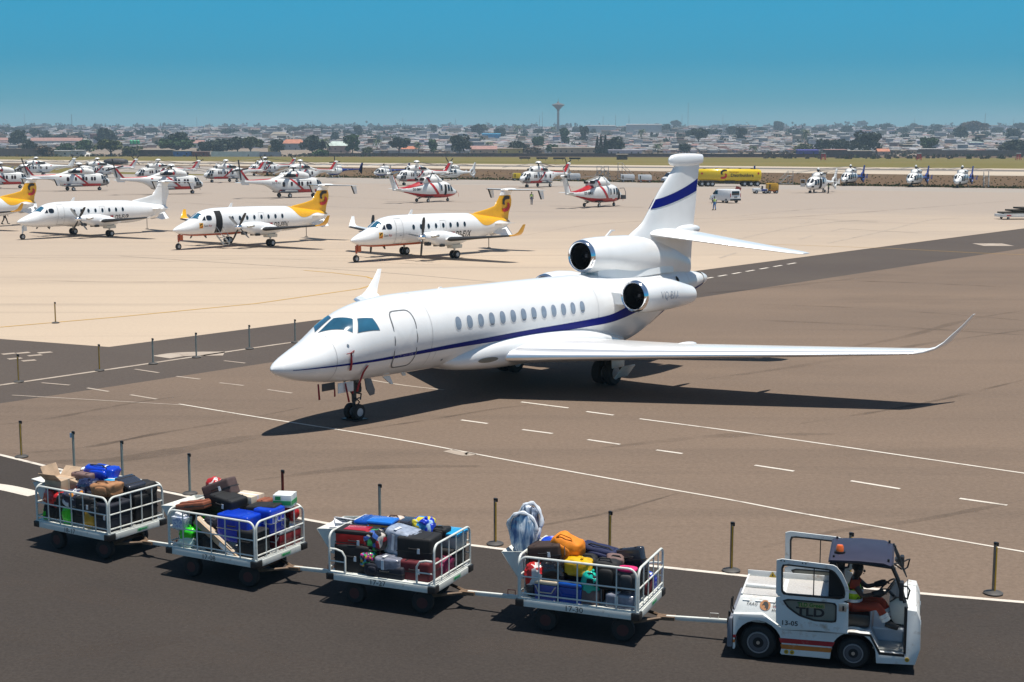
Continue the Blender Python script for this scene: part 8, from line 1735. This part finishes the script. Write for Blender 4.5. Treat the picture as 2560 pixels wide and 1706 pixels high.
for q in ((56, 322, 362, 42, 'round', 'dark', 'dark tree in front of the pink-roofed houses near the left edge'), (275, 320, 358, 52, 'round', 'dark', 'tall dark dome-shaped tree right of the red-brown block'), (128, 355, 391.5, 56, 'bush', 'brown', 'brownish dry tree beside the wider white shed'), (174, 355, 382, 42, 'round', 'green', 'green tree behind the white sheds'), (222, 348, 387, 46, 'round', 'green', 'full green tree right of the narrow white shed'), (286, 347, 391.5, 76, 'wide', 'olive', 'wide yellow-green tree left of the green water tanks'), (342, 357, 391, 50, 'bush', 'olive', 'olive bush under the green water tanks'), (14, 364, 390, 34, 'bush', 'green', 'green bush by the left frame edge'), (86, 348, 381, 36, 'round', 'dark', 'dark green tree left of the long pink-roofed house'), (452, 329, 378, 62, 'round', 'dark', 'tall dark tree behind the wide green tree left of centre'), (449, 346, 382, 80, 'wide', 'green', 'wide green tree in front of a tall dark one'), (517, 352, 380, 34, 'round', 'dark', 'smaller dark tree left of the broad dark tree'), (555, 344, 381, 76, 'round', 'dark', 'broad dark tree above the pale sheet fence'), (600, 344, 381, 44, 'tall', 'dark', 'dark tree right of the broad one above the fence'), (632, 341, 382, 56, 'wide', 'olive', 'olive tree above the end of the pale sheet fence'), (697, 347, 380, 34, 'round', 'dark', 'dark tree between the yellow and the orange-roofed house'), (786, 337, 382, 56, 'round', 'dark', 'tall dark tree right of the orange-roofed house'), (812, 337, 382, 52, 'palm', 'palm', 'big palm merged with a dark tree left of the green roof'), (808, 368, 391, 40, 'bush', 'green', 'green bush on the wall below the big palm'), (885, 339, 379, 42, 'tall', 'green', 'feathery green tree right of the pale green roof'), (946, 341, 372, 34, 'palm', 'palm', 'palm left of the broad tree before the centre'), (1000, 344, 378, 54, 'wide', 'dark', 'broad dark green tree near the small orange roof'), (1048, 347, 382, 30, 'palm', 'palm', 'upright palm right of the small orange-roofed house'), (1086, 348, 385, 34, 'tall', 'green', 'loose green tree between a palm and the dark round tree'), (1151, 336, 388, 52, 'round', 'dark', 'big dark round tree left of the long pink roof'), (1200, 311, 340, 46, 'wide', 'dark', 'wide dark tree on the skyline left of the cyan building'), (1250, 319, 342, 32, 'round', 'dark', 'dark tree just above and right of the cyan building'), (1222, 349, 372, 32, 'palm', 'palm', 'palm in front of the cyan building'), (920, 361, 388, 30, 'bush', 'olive', 'olive bush on the wall below the feathery tree'), (1296, 350, 388, 48, 'round', 'dark', 'dark tree at the end of the yellowish building'), (1332, 362, 389, 34, 'bush', 'brown', 'brownish bush left of the long tan building'), (1380, 360, 386, 32, 'round', 'green', 'green tree behind the left end of the long tan building'), (1410, 321, 360, 32, 'tall', 'green', 'green tree just right below the water tower'), (1345, 340, 366, 28, 'round', 'green', 'small round green tree left below the water tower'), (1458, 318, 352, 26, 'tall', 'dark', 'tree in front of the left white warehouse'), (1491, 340, 390, 12, 'cypress', 'dark', 'leftmost of three slim dark cypresses'), (1500, 335, 390, 12, 'cypress', 'dark', 'tallest middle one of three slim dark cypresses'), (1511, 338, 390, 14, 'cypress', 'dark', 'rightmost of three slim dark cypresses'), (1537, 339, 386, 44, 'round', 'dark', 'dark round tree right of the cypresses'), (1601, 316, 350, 26, 'palm', 'palm', 'palm in front of the right white warehouse'), (1642, 352, 386, 34, 'palm', 'palm', 'palm above the wall left of the jet tail fin'), (1294, 308, 338, 32, 'palm', 'palm', 'palm on the skyline left of the water tower'), (1382, 311, 336, 26, 'palm', 'palm', 'palm at the foot of the water tower'), (1707, 358, 385, 30, 'round', 'dark', 'dark tree just behind the top of the jet fin'), (1742, 321, 356, 46, 'wide', 'dark', 'wide dark tree on the hillside right of the jet fin'), (2053, 347, 384, 46, 'round', 'dark', 'dark tree above the violet-blue shed'), (2098, 345, 384, 52, 'round', 'dark', 'dark spreading tree right of its twin above the shack row'), (2162, 328, 388, 68, 'round', 'dark', 'biggest dark round tree at right'), (2007, 352, 384, 46, 'bush', 'olive', 'olive bushes left of the violet-blue shed'), (2311, 345, 380, 46, 'tall', 'green', 'light green tree standing alone at right'), (2523, 348, 388, 68, 'round', 'dark', 'dark broad tree at the right frame edge'), (2420, 303, 336, 70, 'wide', 'brown', 'wide brown leafless tree on the right skyline'), (2390, 315, 346, 40, 'round', 'dark', 'dark tree in front of the brown leafless one'), (2521, 320, 348, 36, 'round', 'dark', 'dark tree on the far right hillside'), (1846, 321, 352, 28, 'tall', 'dark', 'tall narrow tree on the hillside above the tanker'), (1824, 315, 338, 30, 'round', 'dark', 'round dark tree above the front of the tanker'), (2007, 314, 360, 30, 'palm', 'palm', 'tall palm on the hillside above the white helicopter'), (1878, 360, 386, 34, 'palm', 'palm', 'palm by the wall above the tanker rear')):
    tree(*q)
for q in ((901, 316, 346, 30, 'tall'), (1086, 314, 338, 20, 'tall'), (874, 324, 346, 24, 'round'), (841, 329, 356, 22, 'round'), (1345, 321, 342, 28, 'round'), (1663, 310, 340, 26, 'round'), (1685, 301, 328, 26, 'wide'), (1897, 318, 338, 24, 'round'), (1939, 303, 336, 28, 'round'), (2147, 303, 324, 26, 'wide'), (2160, 315, 336, 36, 'wide'), (2108, 314, 338, 28, 'round'), (2205, 310, 334, 28, 'wide'), (2246, 318, 338, 22, 'round'), (2275, 308, 330, 26, 'round'), (2297, 315, 334, 20, 'round'), (2330, 311, 336, 30, 'round'), (2450, 326, 346, 30, 'bush'), (2540, 307, 336, 44, 'wide'), (20, 317, 335, 36, 'wide'), (60, 318, 336, 34, 'round'), (100, 321, 342, 30, 'round'), (110, 326, 348, 40, 'wide'), (205, 332, 352, 34, 'round'), (170, 335, 356, 44, 'wide'), (130, 334, 356, 34, 'round'), (330, 330, 352, 30, 'tall'), (390, 320, 340, 34, 'wide'), (580, 322, 342, 36, 'wide'), (690, 318, 336, 44, 'wide'), (745, 318, 336, 40, 'wide'), (790, 317, 338, 44, 'wide'), (820, 319, 338, 40, 'wide'), (960, 317, 334, 50, 'wide'), (1030, 320, 338, 36, 'wide'), (1440, 318, 338, 20, 'round'), (1480, 322, 340, 20, 'round'), (1560, 318, 338, 26, 'round'), (1780, 322, 345, 40, 'wide'), (1720, 326, 350, 28, 'round'), (2480, 318, 340, 34, 'round'), (2040, 318, 336, 30, 'wide'), (1985, 322, 345, 22, 'round'), (2250, 330, 352, 26, 'bush')):
    tree(*q, 'dark', 'distant dark tree between the hazy houses of the hillside', 'distant hillside trees')
# ---------------------------------------------------------------- crowded small houses
hl = []; y = 1150.0
while y < 4640:
    s = 8.0 * (y / 1300) ** .85; x = -.385 * y + rnd_.uniform(0, s)
    while x < .385 * y:
        u = 1280 + F_PX * x / y; dens = (.86 if u > 1000 else .5) if y > (1220 if u > 900 else 1420) else .0
        if mnoise.noise((x * .004, y * .004, 3)) > .30: dens *= .25
        if rnd_.random() < dens: hl.append((y + rnd_.uniform(-.3, .3) * s, x + rnd_.uniform(-.3, .3) * s, s))
        x += s * rnd_.uniform(.85, 1.3)
    y += s * 1.15
hl.sort()
RC = ['tin', 'rust', 'white', 'grey', 'tan', 'pinkroof', 'lav', 'dark']; RW = [28, 14, 10, 20, 12, 7, 6, 10]; WC = ['grey', 'tan', 'pink', 'white', 'brown', 'lav']
HM = {}
def shack_mesh(i):
    if i not in HM:
        rc = RC[i]; w, d, h = 1.0, .8, .36; b = MB(); b.box((0, 0, h / 2 - .08), (w, d, h + .16)); wm = b.mesh('wall', wmat(WC[i % 6]))
        b = MB(); b.prism([(-d / 2 - .05, h), (d / 2 + .05, h + .07), (d / 2 + .05, h + .10), (-d / 2 - .05, h + .03)], 'x', -w / 2 - .05, w / 2 + .05); b.add([(-.2, -d / 2 - .01, .02), (-.02, -d / 2 - .01, .02), (-.02, -d / 2 - .01, .25), (-.2, -d / 2 - .01, .25)], [(0, 1, 2, 3)], 0, False); HM[i] = (wm, b.mesh('roof', rmat(rc), recalc=False))
    return HM[i]
RN = {'tin': 'bright tin', 'rust': 'rusty brown', 'white': 'white', 'grey': 'grey', 'tan': 'tan', 'pinkroof': 'pinkish', 'lav': 'pale lavender', 'dark': 'dark'}
near = hl[:235]
for yy, xx, s in near:
    i = rnd_.choices(range(8), RW)[0]; T = thing('small_house', 'small crowded house with a %s roof in the near rows of the town' % RN[RC[i]], 'house', (xx, yy, terrain(xx, yy)), rnd_.uniform(-.4, .4), 'small houses with %s roofs' % RN[RC[i]])
    q = s * rnd_.uniform(.6, .95); T.scale = (q * rnd_.uniform(.8, 1.3), q, q * rnd_.uniform(.75, 1.2)); wm, rm = shack_mesh(i); put('wall', wm, T); put('roof', rm, T)
b = MB()
for yy, xx, s in hl[235:]:
    i = rnd_.choices(range(8), RW)[0]; q = s * rnd_.uniform(.6, 1.0); w, d, h = q * rnd_.uniform(.8, 1.4), q * .8, min(q * .38, 5) * (rnd_.uniform(1.6, 2.6) if rnd_.random() < .04 else 1); z = terrain(xx, yy) - .5; R_ = Matrix.Rotation(rnd_.uniform(-.5, .5), 3, 'Z')
    b.box((xx, yy, z + h / 2), (w, d, h + .5), 8 + i % 6, R_); b.box((xx, yy, z + h + .4), (w * 1.08, d * 1.08, .25), i, R_ @ Matrix.Rotation(rnd_.uniform(.04, .12), 3, 'X'))
o = b.build('hillside_town', [rmat(c) for c in RC] + [wmat(c) for c in WC], recalc=False); struct(o, 'stuff')
tag(o, 'far rows of tiny crowded houses fading into haze on the hillside', 'houses')
# scattered far trees and scrub as uncountable masses
b = MB(); r = random.Random(5)
for _ in range(760):
    yy = 1400 + 3200 * r.random() ** .8; xx = r.uniform(-.385, .385) * yy; z = terrain(xx, yy); s = r.uniform(2.5, 6.5) * (yy / 2000) ** .7
    for _ in range(38):
        d = V((r.gauss(0, .5), r.gauss(0, .4), abs(r.gauss(0, .5)))) * s; q = s * r.uniform(.12, .3); e = Euler((r.uniform(0, 6), r.uniform(0, 6), 0)).to_matrix(); c = V((xx, yy, z + s * .4)) + d
        b.add([c + e @ V(p) for p in ((-q, -q, 0), (q, -q, 0), (q, q, 0), (-q, q, 0))], [(0, 1, 2, 3)], 0, False)
o = b.build('far_greenery', LEAF['dark'], recalc=False); struct(o, 'stuff'); tag(o, 'hazy dark greenery scattered over the far hillside', 'greenery')
b = MB()
def tuft(x, y, z, s, m):
    for _ in range(7):
        a = r.uniform(0, 6.28); q = s * r.uniform(.3, .6); d = V((cos(a), sin(a), 0)) * s * r.uniform(.1, .7); c = V((x, y, z)) + d; e = V((-sin(a), cos(a), 0)) * q; b.add([c - e, c + e, c + e * .4 + V((d.x * .3, d.y * .3, s * r.uniform(.6, 1.1))), c - e * .6 + V((0, 0, s * r.uniform(.5, 1)))], [(0, 1, 2, 3)], m, False)
for _ in range(2600):
    u = r.uniform(-40, 2600); rt = u > 1900
    v = r.uniform(386.5, 392) if not rt else r.uniform(380, 398 if r.random() < .5 else 392); p = at(u, v)
    if p.y > 1300: p = hill(u, v)
    tuft(p.x, p.y, p.z - .1, r.uniform(.8, 2.0) * (1.25 if rt else 1), 0 if r.random() < (.75 if rt else .55) else 1)
o = b.build('dry_scrub', [mat('dry_scrub_leaves', (.13, .09, .05), .9, var=.4, scale=.3), mat('scrub_green_leaves', (.08, .085, .025), .9, var=.4, scale=.3)], recalc=False); struct(o, 'stuff'); tag(o, 'dry brown scrub along the town wall beyond the grass', 'scrub')
b = MB()
for _ in range(3000):
    t = r.random(); u = r.uniform(-40, 2600); base = 444 + (u - 830) * .01618; v = base - abs(r.gauss(0, 2.2)) - .4; p = at(u, v)
    if u < 660: continue
    tuft(p.x, p.y, -.05, r.uniform(.15, .34), 0 if r.random() < .35 else 1)
for _ in range(900):
    u = r.uniform(640, 2600); q = r.random(); p = at(u, (1 - q) * (417 + (u - 640) * .0128) + q * (443 + (u - 830) * .0162)); tuft(p.x, p.y, -.05, r.uniform(.12, .3), 1 if r.random() < .25 else 0)
o = b.build('soil_weeds', [mat('dry_weed_leaves', (.17, .13, .055), .9, var=.4, scale=.5), mat('verge_green_leaves', (.085, .12, .02), .9, var=.4, scale=.5)], recalc=False); struct(o, 'stuff'); tag(o, 'weeds and dry grass tufts on the soil strip beside the apron', 'weeds')
# small things on the airfield
p = at(1555, 399.5); T = thing('runway_hut', 'small weathered hut on the grass beyond the runway', 'hut', p); house_parts(T, 6, 4, 3.0, 'shed', 'tan', 'brown', 2)
p = at(290, 411); b = MB(); b.ell((0, 0, .9), (5.5, 2.5, 1.6), 14, 8, pw=.7); o = b.build('covered_mound', mat('dark_tarpaulin', (.05, .045, .05), .6, var=.3)); o.location = p; tag(o, 'dark covered mound beside the runway at left', 'mound')
p = at(218, 391); b = MB(); b.lathe((0, 0, -.2), (0, 0, 1), [(0, 7), (1.2, 4.6), (2.6, 1.8), (3.2, .2)], 16, 0, (True, True)); o = b.build('sand_heap', mat('pale_sand', (.55, .53, .5), .9)); o.location = p; tag(o, 'pale heap of sand in front of the white sheds', 'heap')
for u, lb in ((2058, 'red lattice light stand left of the white trees gap at right'), (2297, 'red lattice light stand below the lone light green tree'), (2546, 'red lattice light stand by the right frame edge')):
    p = at(u, 401); T = thing('light_stand', lb.replace('left of the white trees gap at right', 'below the spreading dark trees at right'), 'light stand', p, 0, 'red light stands in the far grass'); b = MB()
    for x in (-1, 1):
        for y in (-1, 1): b.tube([(x * 1.2, y * 1.2, 0), (x * .7, y * .7, 3.6)], .16, 5)
    for z in (.8, 1.8, 2.8): b.tube([(-1, -1, z), (1, -1, z), (1, 1, z), (-1, 1, z), (-1, -1, z)], .12, 5)
    b.build('frame', REDP, T); b = MB(); b.box((0, 0, 3.8), (2.0, 2.0, .4)); b.build('lamp_deck', OFFWHITE, T)
for u, lb in ((1312, 'leftmost'), (1355, 'second'), (1397, 'third'), (1437, 'rightmost')):
    p = at(u, 402 + (u - 1312) * .01); T = thing('runway_sign', '%s of four small dark signs beyond the runway' % lb if lb in ('leftmost', 'rightmost') else '%s from left of four small dark signs beyond the runway' % lb, 'sign', p, 0, 'small dark signs beyond the runway'); b = MB(); b.box((0, 0, 1.4), (6.0, .3, .9)); b.build('board', BLACK, T)
    for x in (-2, 2): b = MB(); b.cyl((x, 0, 0), (x, 0, 1.0), .12, n=6); b.build('leg', GREY, T)
